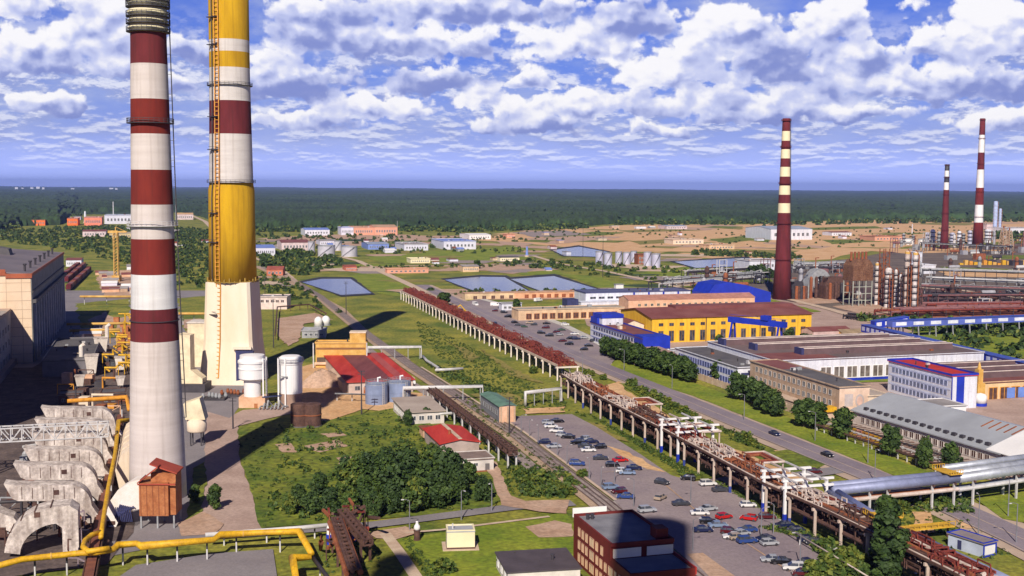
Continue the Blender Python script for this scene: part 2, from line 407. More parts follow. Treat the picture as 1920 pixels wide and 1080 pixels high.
blue_paint = M('blue_paint', (0.012, 0.035, 0.42), 0.5, var=0.15, scale=0.2)
navy = M('navy_wall', (0.035, 0.04, 0.13), 0.7, var=0.2)
steel_blue = M('blue_grey_tank', (0.20, 0.25, 0.40), 0.6, var=0.15, scale=0.3)
yellow_wall = M('yellow_wall', (0.70, 0.40, 0.022), 0.75, scale=0.5, c2=(0.84, 0.52, 0.04), stretch=(1, 1, 0.2), fine=0.06, streak=0.3)
office_red = M('office_red', (0.135, 0.012, 0.010), 0.75, scale=0.3, c2=(0.18, 0.018, 0.013), fine=0.06)
tan_brick = M('tan_brick', (0.42, 0.29, 0.20), 0.9, scale=0.4, c2=(0.56, 0.41, 0.30), fine=0.2, streak=0.3)
pink_brick = M('pink_brick', (0.62, 0.36, 0.22), 0.9, scale=0.3, c2=(0.74, 0.48, 0.33), fine=0.12)
glass = M('window_glass', (0.02, 0.025, 0.04), 0.12, c2=(0.10, 0.11, 0.14), scale=0.45)
cream_glass = M('cream_blind', (0.78, 0.62, 0.40), 0.35, var=0.10, scale=0.4)
water = M('pond_water', (0.020, 0.035, 0.12), 0.10, var=0.25, scale=0.02, bump=0.06, bscale=0.25)
water.node_tree.nodes['Principled BSDF'].inputs['Specular IOR Level'].default_value = 0.22
bark = M('bark', (0.10, 0.075, 0.055), 0.95)
leaf_a = M('leaf_dark', (0.013, 0.036, 0.006), 0.75, scale=0.5, c2=(0.038, 0.074, 0.012))
leaf_b = M('leaf_mid', (0.026, 0.062, 0.007), 0.75, scale=0.5, c2=(0.070, 0.115, 0.014))
leaf_c = M('leaf_light', (0.065, 0.105, 0.010), 0.75, scale=0.4, c2=(0.17, 0.185, 0.022))
forest_m = M('forest_green', (0.014, 0.038, 0.011), 0.95, scale=0.0014, c2=(0.042, 0.080, 0.022), fine=0.5, fscale=0.05)

# ------------------------------------------------------------------ buildings
WIN = {}
def window_mesh(w, h, fm, gm, key='window'):
    k = (round(w, 2), round(h, 2), fm.name, gm.name)
    if k not in WIN:
        m = MB(); t = max(0.08, 0.07 * min(w, h)); d = 0.12
        m.box(-w/2, w/2, -d, 0.0, -t, 0, 0); m.box(-w/2, w/2, -d, 0.0, h, h + t, 0)
        m.box(-w/2 - t, -w/2, -d, 0.0, -t, h + t, 0); m.box(w/2, w/2 + t, -d, 0.0, -t, h + t, 0)
        m.box(-t/2, t/2, -d + 0.03, 0.0, 0, h, 0)
        m.box(-w/2, -t/2, -0.04, 0.0, 0, h, 1); m.box(t/2, w/2, -0.04, 0.0, 0, h, 1)
        me = bpy.data.meshes.new('window'); me.from_pydata(m.v, [], m.f)
        me.materials.append(fm); me.materials.append(gm); me.polygons.foreach_set('material_index', m.m)
        WIN[k] = me
    return WIN[k]
def place_on(side, we, wd, t, z, off=0.0):
    if side == 'f': return (t, -off, z), 0.0
    if side == 'b': return (we - t, wd + off, z), math.pi
    if side == 'l': return (-off, wd - t, z), -math.pi / 2
    return (we + off, t, z), math.pi / 2
def windows(root, we, wd, side, n, rows, w, h, z0, dz, t0=None, t1=None, fm=None, gm=None, name='window', skip=()):
    span = we if side in 'fb' else wd
    t0 = span * 0.06 if t0 is None else t0; t1 = span * 0.94 if t1 is None else t1
    me = window_mesh(w, h, fm or white_paint, gm or glass)
    for r in range(rows):
        for i in range(n):
            if (i, r) in skip: continue
            t = t0 + (t1 - t0) * (i + 0.5) / n
            loc, rot = place_on(side, we, wd, t, z0 + r * dz, 0.003)
            put(name, me, root, loc, rot)
def bld(name, label, cat, A, we, wd, h, wall, roof, rt='flat', rise=2.0, over=0.3, par=0.5, trim=None, ang=GA, group=None, z=0.0, plinth=None):
    """block standing on A (near left corner); we along the grid's right, wd away from it; rt flat / gu (ridge along width) / gd (ridge along depth) / mono"""
    t = T(name, label, cat, A, ang, group, z)
    m = MB()
    if rt == 'gd':
        m.extrude([(0,0),(we,0),(we,h),(we/2,h+rise),(0,h)], 'y', 0, wd, 0)
    elif rt == 'gu':
        m.extrude([(0,0),(0,h),(wd/2,h+rise),(wd,h),(wd,0)], 'x', 0, we, 0)
    elif rt == 'mono':
        m.extrude([(0,0),(0,h),(wd,h+rise),(wd,0)], 'x', 0, we, 0)
    else: m.box(0, we, 0, wd, 0, h, 0)
    m.build('wall', wall, t)
    r = MB(); o = over
    if rt == 'flat':
        r.box(-o, we+o, -o, wd+o, h, h+0.25, 0)
        r.build('roof', roof, t)
        gv = random.Random(int(we*7 + wd*13)); area = we * wd
        for k in range(min(7, int(area / 130)) if area < 9000 else 0):
            x, y, a = gv.uniform(0.1, 0.85) * we, gv.uniform(0.1, 0.85) * wd, gv.uniform(0.6, 1.8); q = MB()
            if k % 2: q.box(x, x + a * 1.4, y, y + a, h + 0.25, h + 0.25 + a * 0.7); q.build('roof_vent', [grey_steel, pale_steel, rust][k % 3], t)
            else: q.lathe([(a*0.3, h + 0.25), (a*0.3, h + 1.1), (a*0.45, h + 1.15), (a*0.45, h + 1.4)], c=(x, y), n=8); q.build('roof_vent', dark_steel, t)
        if par:
            q = MB(); k = 0.35
            q.box(-o, we+o, -o, -o+k, h+0.25, h+0.25+par); q.box(-o, we+o, wd+o-k, wd+o, h+0.25, h+0.25+par)
            q.box(-o, -o+k, -o+k, wd+o-k, h+0.25, h+0.25+par); q.box(we+o-k, we+o, -o+k, wd+o-k, h+0.25, h+0.25+par)
            q.build('parapet', trim or wall, t)
    elif rt == 'gd':
        s = rise / (we/2); e0 = h - o*s + 0.05
        for a, b in ((-o, we/2), (we+o, we/2)):
            r.extrude([(a, e0), (b, h+rise+0.05), (b, h+rise+0.3), (a, e0+0.25)] if a < b else [(b, h+rise+0.05), (a, e0), (a, e0+0.25), (b, h+rise+0.3)], 'y', -o, wd+o, 0)
        r.build('roof', roof, t)
    elif rt == 'gu':
        s = rise / (wd/2); e0 = h - o*s + 0.05
        r.extrude([(-o, e0), (-o, e0+0.25), (wd/2, h+rise+0.3), (wd+o, e0+0.25), (wd+o, e0), (wd/2, h+rise+0.05)], 'x', -o, we+o, 0)
        r.build('roof', roof, t)
    else:
        s = rise / wd
        r.extrude([(-o, h-o*s+0.05), (-o, h-o*s+0.3), (wd+o, h+rise+o*s+0.3), (wd+o, h+rise+o*s+0.05)], 'x', -o, we+o, 0)
        r.build('roof', roof, t)
    if plinth:
        q = MB(); k = 0.06; hh = plinth[1]
        q.box(-k, we+k, -k, 0, 0, hh); q.box(-k, we+k, wd, wd+k, 0, hh); q.box(-k, 0, 0, wd, 0, hh); q.box(we, we+k, 0, wd, 0, hh)
        q.build('plinth', plinth[0], t)
    return t

# ------------------------------------------------------------------ foliage made of leaf-sized faces
def leaf_mesh(name, blobs, per, size, mats, seed, shell=0.55):
    g = np.random.default_rng(seed); Q = []
    mi = []
    for bi, (cx, cy, cz, rx, rz) in enumerate(blobs):
        d = g.normal(size=(per, 3)); d /= np.linalg.norm(d, axis=1)[:, None]
        rad = shell + (1 - shell) * g.random(per) ** 0.6
        rad *= 1 + 0.22 * np.sin(d[:, 0] * 5 + bi) * np.cos(d[:, 2] * 4 + 2 * bi)
        c = np.array([cx, cy, cz]) + d * rad[:, None] * np.array([rx, rx, rz])
        nrm = d * 0.8 + g.normal(size=(per, 3)) * 0.6 + np.array([0, 0, 0.3]); nrm /= np.linalg.norm(nrm, axis=1)[:, None]
        a = np.cross(nrm, g.normal(size=(per, 3))); a /= np.linalg.norm(a, axis=1)[:, None]
        b = np.cross(nrm, a)
        s = size * (0.6 + 0.8 * g.random(per))[:, None]
        Q.append(np.stack([c - a*s - b*s*0.45, c + a*s*0.2 - b*s*0.8, c + a*s + b*s*0.4, c - a*s*0.25 + b*s*0.75], 1))
        mi += [int(q) for q in np.where(g.random(per) < 0.7, int(g.integers(0, len(mats))), g.integers(0, len(mats), per))]
    Q = np.concatenate(Q).reshape(-1, 3).astype(np.float32)
    return quad_mesh(name, Q, mats, np.array(mi))
def quad_mesh(name, Q, mats, mi=None):
    n = len(Q) // 4
    me = bpy.data.meshes.new(name)
    me.vertices.add(4*n); me.vertices.foreach_set('co', Q.ravel())
    me.loops.add(4*n); me.loops.foreach_set('vertex_index', np.arange(4*n, dtype=np.int32))
    me.polygons.add(n); me.polygons.foreach_set('loop_start', np.arange(0, 4*n, 4, dtype=np.int32))
    for m in mats: me.materials.append(m)
    if mi is not None: me.polygons.foreach_set('material_index', np.asarray(mi, dtype=np.int32))
    me.update(); return me
def crown_blobs(seed, w, z0, z1, n, taper=0.55):
    g = random.Random(seed); out = []
    for i in range(n):
        f = (i + 0.5) / n; zz = z0 + (z1 - z0) * f
        k = math.sin(math.pi * min(1, 0.16 + 0.80 * f)) ** taper
        a = i * 2.4 + g.random(); rr = w * k * (0.25 + 0.5 * g.random())
        s = w * (0.30 + 0.25 * g.random()) * (0.6 + 0.4 * k)
        out.append((math.cos(a) * rr, math.sin(a) * rr, zz, s, s * (0.75 + 0.3 * g.random())))
    return out
def trunk_mesh(h, r, limbs, seed, spread):
    g = random.Random(seed); m = MB()
    m.tube([(0,0,-0.3),(0.05,0.03,h*0.35),(-0.06,0.05,h*0.7),(0.02,0,h)], [r, r*0.8, r*0.5, r*0.12], 7)
    for i in range(limbs):
        z = h * (0.3 + 0.45 * i / limbs); a = i * 2.4 + g.random()
        m.tube([(0,0,z),(math.cos(a)*spread*0.4, math.sin(a)*spread*0.4, z + h*0.12),(math.cos(a)*spread*0.8, math.sin(a)*spread*0.8, z + h*0.24)], [r*0.4, r*0.28, r*0.08], 5)
    me = bpy.data.meshes.new('trunk'); me.from_pydata(m.v, [], m.f); me.materials.append(bark); return me
TREES = {}
def tree_kind(k):
    if k in TREES: return TREES[k]
    if k == 'round':   # street tree about 8 m
        v = [(leaf_mesh('crown', crown_blobs(s, 2.9, 1.6, 7.4, 15), 120, 0.40, [leaf_a, leaf_b], s), trunk_mesh(6.5, 0.22, 5, s, 2.2)) for s in (1, 2, 3)]
    elif k == 'broad': # spreading tree about 9 m
        v = [(leaf_mesh('crown', crown_blobs(s, 4.3, 1.2 + 0.3 * (s % 3), 8.6, 16 + 2 * (s % 4), 0.35 + 0.25 * (s % 3)), 130, 0.46, [[leaf_a, leaf_a, leaf_b], [leaf_a, leaf_b, leaf_c], [leaf_a, leaf_a, leaf_a, leaf_b], [leaf_b, leaf_b, leaf_c], [leaf_a, leaf_b]][s - 4], s, 0.4), trunk_mesh(7.0, 0.28, 6, s, 3.2)) for s in (4, 5, 6, 7, 8)]
    elif k == 'column': # poplar about 16 m
        v = [(leaf_mesh('crown', crown_blobs(s, 2.9, 0.8, 15.5, 30, 0.45), 130, 0.42, [leaf_a, leaf_a, leaf_b], s), trunk_mesh(14, 0.3, 7, s, 1.8)) for s in (8,)]
    elif k == 'bush':  # about 2.5 m
        v = [(leaf_mesh('crown', crown_blobs(s, 1.9, 0.3, 2.1, 9, 0.3), 60, 0.30, [leaf_b, leaf_c], s), trunk_mesh(1.6, 0.07, 4, s, 1.0)) for s in (9, 10, 12)]
    else:              # far small tree
        v = [(leaf_mesh('crown', crown_blobs(s, 3.2, 1.2, 7.5, 10), 45, 0.8, [leaf_a, leaf_b], s), trunk_mesh(6, 0.25, 3, s, 2)) for s in (13, 14)]
    TREES[k] = v; return v
def tree(p, h, kind, label, group=None, name='tree', wide=1.0, v=None):
    vs = tree_kind(kind); i = rnd.randrange(len(vs)) if v is None else v % len(vs)
    cr, tr = vs[i]
    base = {'round': 8.2, 'broad': 9.6, 'column': 16.6, 'bush': 2.7, 'far': 8.4}[kind]
    t = T(name, label, 'bush' if kind == 'bush' else 'tree', p, rnd.random() * 6.28, group)
    s = h / base; t.scale = (s * wide, s * wide, s)
    put('crown', cr, t); put('trunk', tr, t)
    return t

# ------------------------------------------------------------------ ground sheets
def smooth_poly(pts, jit, step, seed):
    g = random.Random(seed); out = []
    for i, p in enumerate(pts):
        q = pts[(i+1) % len(pts)]; L_ = math.hypot(q[0]-p[0], q[1]-p[1]); n = max(1, int(L_ / step))
        nx, ny = -(q[1]-p[1]) / (L_ or 1), (q[0]-p[0]) / (L_ or 1)
        for k in range(n):
            f = k / n; j = g.uniform(-jit, jit) if k else 0
            out.append((p[0] + (q[0]-p[0])*f + nx*j, p[1] + (q[1]-p[1])*f + ny*j))
    return out
from mathutils.geometry import tessellate_polygon
LAY = [0.0]
def sheet(name, pts, z, m, jit=0.0, step=6.0, world_pts=False, kind='structure', label=None):
    LAY[0] += 0.0006; z += LAY[0]
    P = pts if world_pts else [G(*p) for p in pts]
    if jit: P = smooth_poly(P, jit, step, sum(map(ord, name)) + len(pts))
    tri = tessellate_polygon([[Vector((x, y, 0)) for x, y in P]])
    me = bpy.data.meshes.new(name)
    me.from_pydata([(x, y, z) for x, y in P], [], [tuple(t) for t in tri])
    if me.polygons and me.polygons[0].normal.z < 0: me.flip_normals()
    me.materials.append(m)
    return tag(put(name, me), kind=kind)
def strip(name, pts, w, z, m, kind='structure', side=0.0, world_pts=False):
    """a ribbon of width w along a line of ground pixels; side shifts it to the right"""
    LAY[0] += 0.0006; z += LAY[0]
    P = [Vector((*q, 0)) for q in (pts if world_pts else [G(*p) for p in pts])]
    l, r = [], []
    for i, p in enumerate(P):
        t = (P[min(i+1, len(P)-1)] - P[max(i-1, 0)]).normalized(); n = Vector((t.y, -t.x, 0))
        l.append(p + n * (side - w/2)); r.append(p + n * (side + w/2))
    vs = [(p.x, p.y, z) for p in l] + [(p.x, p.y, z) for p in r]; n = len(P)
    me = bpy.data.meshes.new(name); me.from_pydata(vs, [], [(i, n+i, n+i+1, i+1) for i in range(n-1)])
    if me.polygons[0].normal.z < 0: me.flip_normals()
    me.materials.append(m)
    return tag(put(name, me), kind=kind)

# ================================================================== SETTING
def build_ground():
    xs = sorted(set([-34000, -12000, -5000, -2500] + list(range(-1600, 1601, 160)) + [2500, 5000, 12000, 34000]))
    ys = sorted(set([-3000, -900, -300] + list(range(-100, 2400, 160)) + [3000, 4500, 8000, 16000, 34000]))
    vs = [(x, y, 0) for y in ys for x in xs]; n = len(xs)
    fs = [(j*n+i, j*n+i+1, (j+1)*n+i+1, (j+1)*n+i) for j in range(len(ys)-1) for i in range(n-1)]
    me = bpy.data.meshes.new('ground'); me.from_pydata(vs, [], fs); me.materials.append(grass)
    tag(put('ground', me), kind='structure')
build_ground()
Z1, Z2, Z3, Z4, Z5 = 0.03, 0.12, 0.21, 0.30, 0.39
# open fields and bare earth far off
sheet('sandy_ground', [(860,447),(930,438),(1040,431),(1100,427),(1150,423),(1200,421),(1255,421),(1300,421),(1400,421),(1540,415),(1700,411),(1960,410),(1960,450),(1750,456),(1640,470),(1560,486),(1440,492),(1300,482),(1200,476),(1090,466),(990,457)], Z1, sand, 12, 60)
for i, q in enumerate([[(1330,448),(1420,440),(1440,448),(1360,456)], [(1180,452),(1290,446),(1300,452),(1200,459)], [(1540,450),(1640,446),(1660,452),(1560,458)], [(1350,466),(1500,470),(1480,478),(1370,476)], [(1010,441),(1130,437),(1140,441),(1020,446)],[(1160,432),(1300,428),(1320,432),(1180,436)],[(1480,428),(1640,424),(1660,428),(1500,432)]]):
    sheet('scrub_patch', q, Z2, dry_grass if i % 2 else deep_grass, 8, 30)
for q in [[(980,447),(1090,442),(1150,450),(1040,458)], [(930,452),(1000,456),(990,460),(940,458)], [(1420,452),(1560,462),(1540,466),(1430,457)],[(1230,461),(1330,458),(1350,462),(1240,465)]]:
    sheet('bare_earth', q, Z2, dirt, 10, 40)
gs = random.Random(8)
for k in range(46):
    px, py = gs.uniform(900, 1900), gs.uniform(418, 484)
    if py > 484 - abs(px - 1300) * 0.035 or (px < 1120 and py < 430): continue
    w, h = gs.uniform(18, 70), gs.uniform(1.0, 3.2)
    sheet(['scrub_patch', 'bare_earth', 'scrub_patch'][k % 3], [(px - w, py), (px - w*0.3, py - h), (px + w, py - h*0.6), (px + w*0.5, py + h)], Z2, [deep_grass, dirt, dry_grass][k % 3], 6, 20)
for k in range(110):
    px, py = gs.uniform(485, 1290), gs.uniform(438, 552)
    if (560 < px < 720 and 512 < py < 562) or (815 < px < 1160 and 508 < py < 556) or (px > 860 and py < 470): continue
    f = (py - 425) / 125; w, h = gs.uniform(25, 45 + 60 * f), gs.uniform(1.0, 1.6 + 3.0 * f); i = gs.randrange(7)
    sheet(['bare_earth', 'meadow', 'scrub_patch', 'bare_earth', 'paved_patch', 'meadow', 'scrub_patch'][i], [(px - w, py - h*0.4), (px - w*0.4, py - h), (px + w, py - h*0.8), (px + w*0.6, py + h), (px - w*0.5, py + h)], Z4 - 0.12, [dirt, lawn, deep_grass, path_conc, ballast, dry_grass, forest_m][i], 3, 14)
sheet('burnt_ground', [(960,436),(1060,432),(1110,440),(1000,445)], Z3, ballast, 8, 40)
for q in [[(690,482),(800,470),(950,472),(1010,482),(960,492),(820,492),(720,494)], [(630,525),(700,505),(760,530),(800,552),(740,556)], [(1180,512),(1240,506),(1290,512),(1280,525),(1210,528)], [(950,500),(1010,496),(1060,515),(980,516)], [(1050,513),(1130,520),(1210,545),(1140,545)], [(860,470),(960,462),(1000,468),(900,478)]]:
    sheet('meadow', q, Z2, lawn, 4, 20)
for q in [[(700,500),(790,497),(1000,494),(1010,500),(830,509),(720,506)], [(900,506),(980,500),(1050,505),(960,514)], [(480,448),(600,440),(760,440),(900,448),(760,462),(600,462)], [(1170,500),(1310,498),(1330,506),(1300,510),(1190,508)],[(560,503),(690,500),(700,505),(600,509)],[(800,552),(960,548),(1090,548),(1110,560),(900,562)]]:
    sheet('bare_earth', q, Z2, dirt, 5, 25)
strip('field_track', [(640,482),(672,490),(715,510),(800,549)], 7, Z4, path_conc)
strip('field_track', [(1000,480),(1050,495),(1140,510),(1300,545)], 6, Z4, path_conc)
strip('field_track', [(440,470),(520,500),(560,535)], 6, Z4, path_conc)
strip('field_track', [(350,400),(384,415),(400,430)], 9, Z4, path_conc)
dark_bank = M('dark_bank', (0.03, 0.032, 0.045), 0.9)
for q in ([(560,528),(600,520),(660,520),(704,553),(640,557)], [(825,523),(900,516),(950,517),(1000,549),(900,554)], [(950,521),(1040,514),(1140,547),(1020,551),(985,537)], [(1030,468),(1085,460),(1145,472),(1125,483),(1055,481)], [(1255,490),(1400,481),(1445,498),(1300,504)]):
    sheet('pond_bank', q, Z3, dark_bank, 1, 15)
    c = (sum(p[0] for p in q) / len(q), sum(p[1] for p in q) / len(q))
    sheet('pond', [(c[0] + (p[0]-c[0])*0.90, c[1] + (p[1]-c[1])*0.82 + 0.8) for p in q], Z4, water)
# the works' own yards
sheet('yard_ground', [(-400,1100),(-400,560),(130,545),(392,545),(392,690),(500,690),(440,775),(400,1005),(0,1085)], Z1, asphalt)
sheet('cinder_ground', [(-400,1100),(-400,690),(60,690),(130,650),(245,650),(250,1000),(200,1060),(0,1085)], Z2, M('shaded_cinder', (0.075, 0.055, 0.055), 0.95, scale=0.2, c2=(0.15, 0.11, 0.10), fine=0.3, fscale=1.5), 0.5, 8)  # dark dirt, with the duct yard's shade put into its colour too
for q in [[(330,560),(392,555),(392,640),(350,640)], [(140,570),(245,560),(245,630),(160,640)], [(150,500),(245,490),(245,530),(180,545)]]:
    sheet('yard_grass', q, Z2, grass, 1.5, 8)
for q in [[(345,600),(378,598),(380,640),(355,640)], [(165,600),(200,585),(215,600),(190,635)], [(180,520),(245,505),(250,560),(200,560)],[(215,600),(250,590),(250,690),(225,690)]]:
    sheet('bare_earth', q, Z3, dirt, 1.5, 8)
sheet('works_road', [(385,772),(430,785),(455,770),(575,757),(600,766),(520,782),(446,800),(450,862),(474,930),(492,1003),(340,1012),(352,975),(385,890)], Z2, yard, 0.4, 6)
sheet('grass_patch', [(362,880),(384,868),(388,900),(378,965),(350,985),(356,930)], Z4, deep_grass, 0.5, 3)
sheet('bare_earth', [(332,985),(380,962),(420,985),(400,1004),(340,1008)], Z4, dirt, 0.4, 3)
sheet('sandy_yard', [(560,690),(600,680),(640,695),(660,732),(800,738),(820,768),(760,775),(680,768),(610,792),(560,790)], Z2, sand, 0.6, 6)
sheet('works_grass', [(446,806),(520,786),(610,790),(740,766),(805,790),(880,868),(925,878),(948,935),(900,958),(700,975),(490,992),(474,930),(452,865)], Z2, deep_grass, 0.5, 5)
for q in [[(570,838),(630,826),(655,838),(600,850)], [(515,835),(545,832),(560,850),(530,850)], [(630,860),(660,858),(650,875),(635,872)], [(600,815),(640,812),(650,818),(615,822)]]:
    sheet('bare_earth', q, Z3, dirt, 0.6, 3)
strip('service_road', [(150,1030),(330,1012),(490,1001),(700,986),(960,953),(1075,945)], 5.0, Z3, asphalt)
sheet('service_road', [(200,1100),(255,1062),(400,1040),(512,1032),(522,1100)], Z3, asphalt)
strip('service_road', [(480,500),(560,537),(640,580),(700,640),(760,676)], 5.0, Z3, tan_ballast)
sheet('dirt_path', [(902,866),(930,868),(958,932),(985,942),(1068,940),(1062,966),(1010,962),(940,950),(925,900)], Z4, dirt, 0.3, 3)
sheet('dirt_path', [(690,1002),(760,990),(790,1000),(740,1015),(705,1012)], Z4, dirt, 0.4, 3)
sheet('lawn', [(742,1012),(830,1000),(960,978),(1060,962),(1078,985),(1078,1100),(830,1100)], Z2, lawn, 0.2, 4)
sheet('lawn', [(600,1035),(700,1012),(735,1012),(775,1100),(600,1100)], Z2, grass, 0.3, 4)
sheet('bare_earth', [(985,990),(1040,978),(1072,985),(1074,1008),(1010,1010)], Z3, dirt, 0.4, 3)
strip('garden_path', [(722,1003),(750,1040),(790,1100)], 2.6, Z4, path_conc)
strip('garden_path', [(760,1002),(830,996),(1030,971)], 1.2, Z4, path_conc)
strip('garden_path', [(1060,1060),(1080,1085),(1100,1100)], 1.4, Z4, path_conc)
# railway beside the car park
RAIL = [(520,508),(600,556),(690,628),(775,690),(862,746),(962,812),(1130,942),(1300,1083),(1380,1150)]
RW = [G(*p) for p in RAIL]
strip('railway_bed', RW, 5.2, Z3, ballast, world_pts=True)
strip('railway_bed', RW, 2.2, Z4, tan_ballast, side=3.6, world_pts=True)
strip('trackside_walk', [G(775,690)] + RW[4:7], 0.9, Z4, path_conc, side=-3.4, world_pts=True)
for s in (-1.9, -0.4, 1.0, 2.5):
    strip('rail', RW, 0.28, Z4 + 0.15, rail_steel, side=s, world_pts=True)
strip('railway_bed', [(690,655),(760,712),(850,770),(960,845),(1040,915)], 4.0, Z2, ballast)
# lower car park
sheet('car_park', [(950,789),(970,782),(1072,778),(1120,803),(1200,853),(1258,893),(1300,905),(1360,896),(1400,890),(1395,905),(1352,912),(1440,966),(1560,1032),(1640,1100),(1345,1100),(1262,1030),(1185,972),(1150,940),(1110,905),(1035,848)], Z3, lot_asphalt)
sheet('brick_paving', [(1288,1042),(1318,1040),(1400,1100),(1345,1100)], Z4, dirt)
for a, b in (((1072,778),(1258,893)), ((1258,893),(1300,906)), ((1352,912),(1560,1032)), ((1150,941),(1230,992)), ((950,790),(1072,778))):
    A, B = G(*a), G(*b); m = MB(); m.beam((A[0],A[1],0.12), (B[0],B[1],0.12), 0.35, 0.24); tag(m.build('kerb', curb), kind='structure')
line_y = M('faded_line', (0.46, 0.30, 0.20), 0.9)
strip('parking_line', [(1240,905),(1300,956),(1420,1035),(1480,1075)], 0.35, Z4, line_y)
strip('parking_line', [(1130,888),(1230,882)], 0.25, Z4, path_conc)
# main road
ROAD = [(790,535),(845,561),(900,586),(1000,634),(1075,667),(1150,698),(1300,759),(1450,820),(1640,896),(1790,955),(1920,1015),(2080,1095)]
strip('road_shoulder', ROAD, 17, Z2, shoulder)
strip('road', ROAD, 10.5, Z4, road_asphalt)
strip('road_line', ROAD, 0.22, Z4 + 0.02, path_conc)
strip('road_edge_line', ROAD, 0.18, Z4 + 0.02, path_conc, side=4.8)
strip('side_road', [(1352,908),(1420,898),(1500,893),(1590,880)], 6.5, Z3, asphalt)
sheet('upper_car_park', [(872,566),(905,560),(985,580),(1060,609),(1130,640),(1162,664),(1142,688),(1085,668),(1000,628),(930,596)], Z3, lot_asphalt)
strip('pavement', [(905,562),(985,583),(1060,612),(1150,658)], 5.0, Z4, curb)
sheet('verge', [(1138,692),(1160,672),(1310,722),(1450,775),(1560,812),(1700,872),(1800,905),(1735,920),(1640,878),(1300,744)], Z3, lawn, 0.2, 6)
sheet('verge', [(1800,915),(1925,905),(1960,990),(1880,975)], Z3, lawn, 0.2, 6)
for q in [[(1105,738),(1160,716),(1175,735),(1230,762),(1260,790),(1180,775)], [(1340,838),(1400,850),(1440,872),(1510,900),(1470,912),(1400,880)], [(1450,846),(1500,850),(1540,862),(1500,868)],[(1710,962),(1745,962),(1755,1000),(1712,1005)],[(1790,975),(1850,972),(1850,990),(1800,995)],[(980,768),(1060,764),(1060,774),(985,778)],[(1130,835),(1180,850),(1250,888),(1215,882)]]:
    sheet('bare_earth', q, Z3 + 0.005, sand, 0.8, 4)
strip('sandy_track', [(1108,738),(1180,768),(1260,800),(1340,838),(1420,875),(1500,906)], 5.5, Z3, sand)
for q in [[(1440,850),(1475,845),(1560,868),(1530,882),(1470,880)], [(1160,720),(1210,722),(1290,768),(1330,810),(1250,775)], [(1270,890),(1350,880),(1380,893),(1300,902)]]:
    sheet('grass_patch', q, Z3 + 0.01, deep_grass, 0.5, 4)
for q in [[(880,740),(960,735),(990,760),(920,760)],[(1000,715),(1060,750),(1040,745)],[(900,655),(960,690),(1020,720),(960,705)],[(840,640),(900,670),(880,680)],[(880,590),(960,630),(1040,670),(1100,700),(1020,680),(920,630)],[(1080,790),(1120,795),(1180,830),(1130,820)]]:
    sheet('dry_grass', q, Z2 + 0.005, dry_grass, 1.2, 5)
# works on the right of the road
sheet('works_yard', [(1085,562),(1200,545),(1320,540),(1500,560),(1600,580),(1760,640),(1960,720),(1960,920),(1850,900),(1700,850),(1560,795),(1450,757),(1310,705),(1215,668),(1165,645),(1100,610)], Z1, yard)
sheet('refinery_yard', [(1290,508),(1440,500),(1600,485),(1700,466),(1960,455),(1960,590),(1700,600),(1560,580),(1460,562),(1330,545)], Z1 + 0.01, M('refinery_ground', (0.10, 0.075, 0.07), 0.95, scale=0.035, c2=(0.18, 0.14, 0.11), fine=0.3, fscale=0.5))
for q in [[(1740,545),(1900,552),(1960,560),(1960,552),(1800,540)],[(1760,500),(1900,505),(1900,510),(1780,508)],[(1300,512),(1420,507),(1440,512),(1330,518)],[(1820,480),(1960,478),(1960,486),(1840,486)],[(1330,530),(1440,522),(1450,528),(1340,538)]]: sheet('scrub_patch', q, Z2, deep_grass, 3, 15)
for q in [[(1760,508),(1900,514),(1960,512),(1960,522),(1780,518)],[(1450,545),(1500,548),(1520,560),(1470,556)],[(1620,470),(1760,464),(1900,470),(1700,476)]]: sheet('bare_earth', q, Z2, sand, 3, 15)
for q in [[(1560,575),(1640,570),(1720,590),(1960,580),(1960,598),(1680,608)], [(1480,560),(1600,556),(1620,566),(1500,572)]]:
    sheet('bare_earth', q, Z3, dirt, 1, 6)
sheet('bare_earth', [(1640,590),(1720,585),(1960,572),(1960,590),(1700,598)], Z4, rust, 1, 6)
sheet('works_lawn', [(1700,625),(1960,600),(1960,720),(1820,668)], Z3, lawn, 0.5, 6)
sheet('works_lawn', [(1350,548),(1440,560),(1540,585),(1500,588),(1420,570)], Z3, lawn, 0.5, 6)
sheet('works_lawn', [(1560,712),(1690,708),(1690,716),(1580,720)], Z3, lawn, 0.3, 6)
sheet('works_lawn', [(980,580),(1080,562),(1090,575),(1000,586)], Z3, lawn, 0.3, 6)
sheet('railway_bed', [(1618,770),(1655,757),(1920,893),(1880,912)], Z3, ballast)
for k in range(10):
    f = (k + 0.5) / 10
    strip('rail', [(1618 + 37*f, 770 - 13*f), (1880 + 40*f, 912 - 19*f)], 0.35, Z4 + 0.1, rail_steel if k % 2 else path_conc)

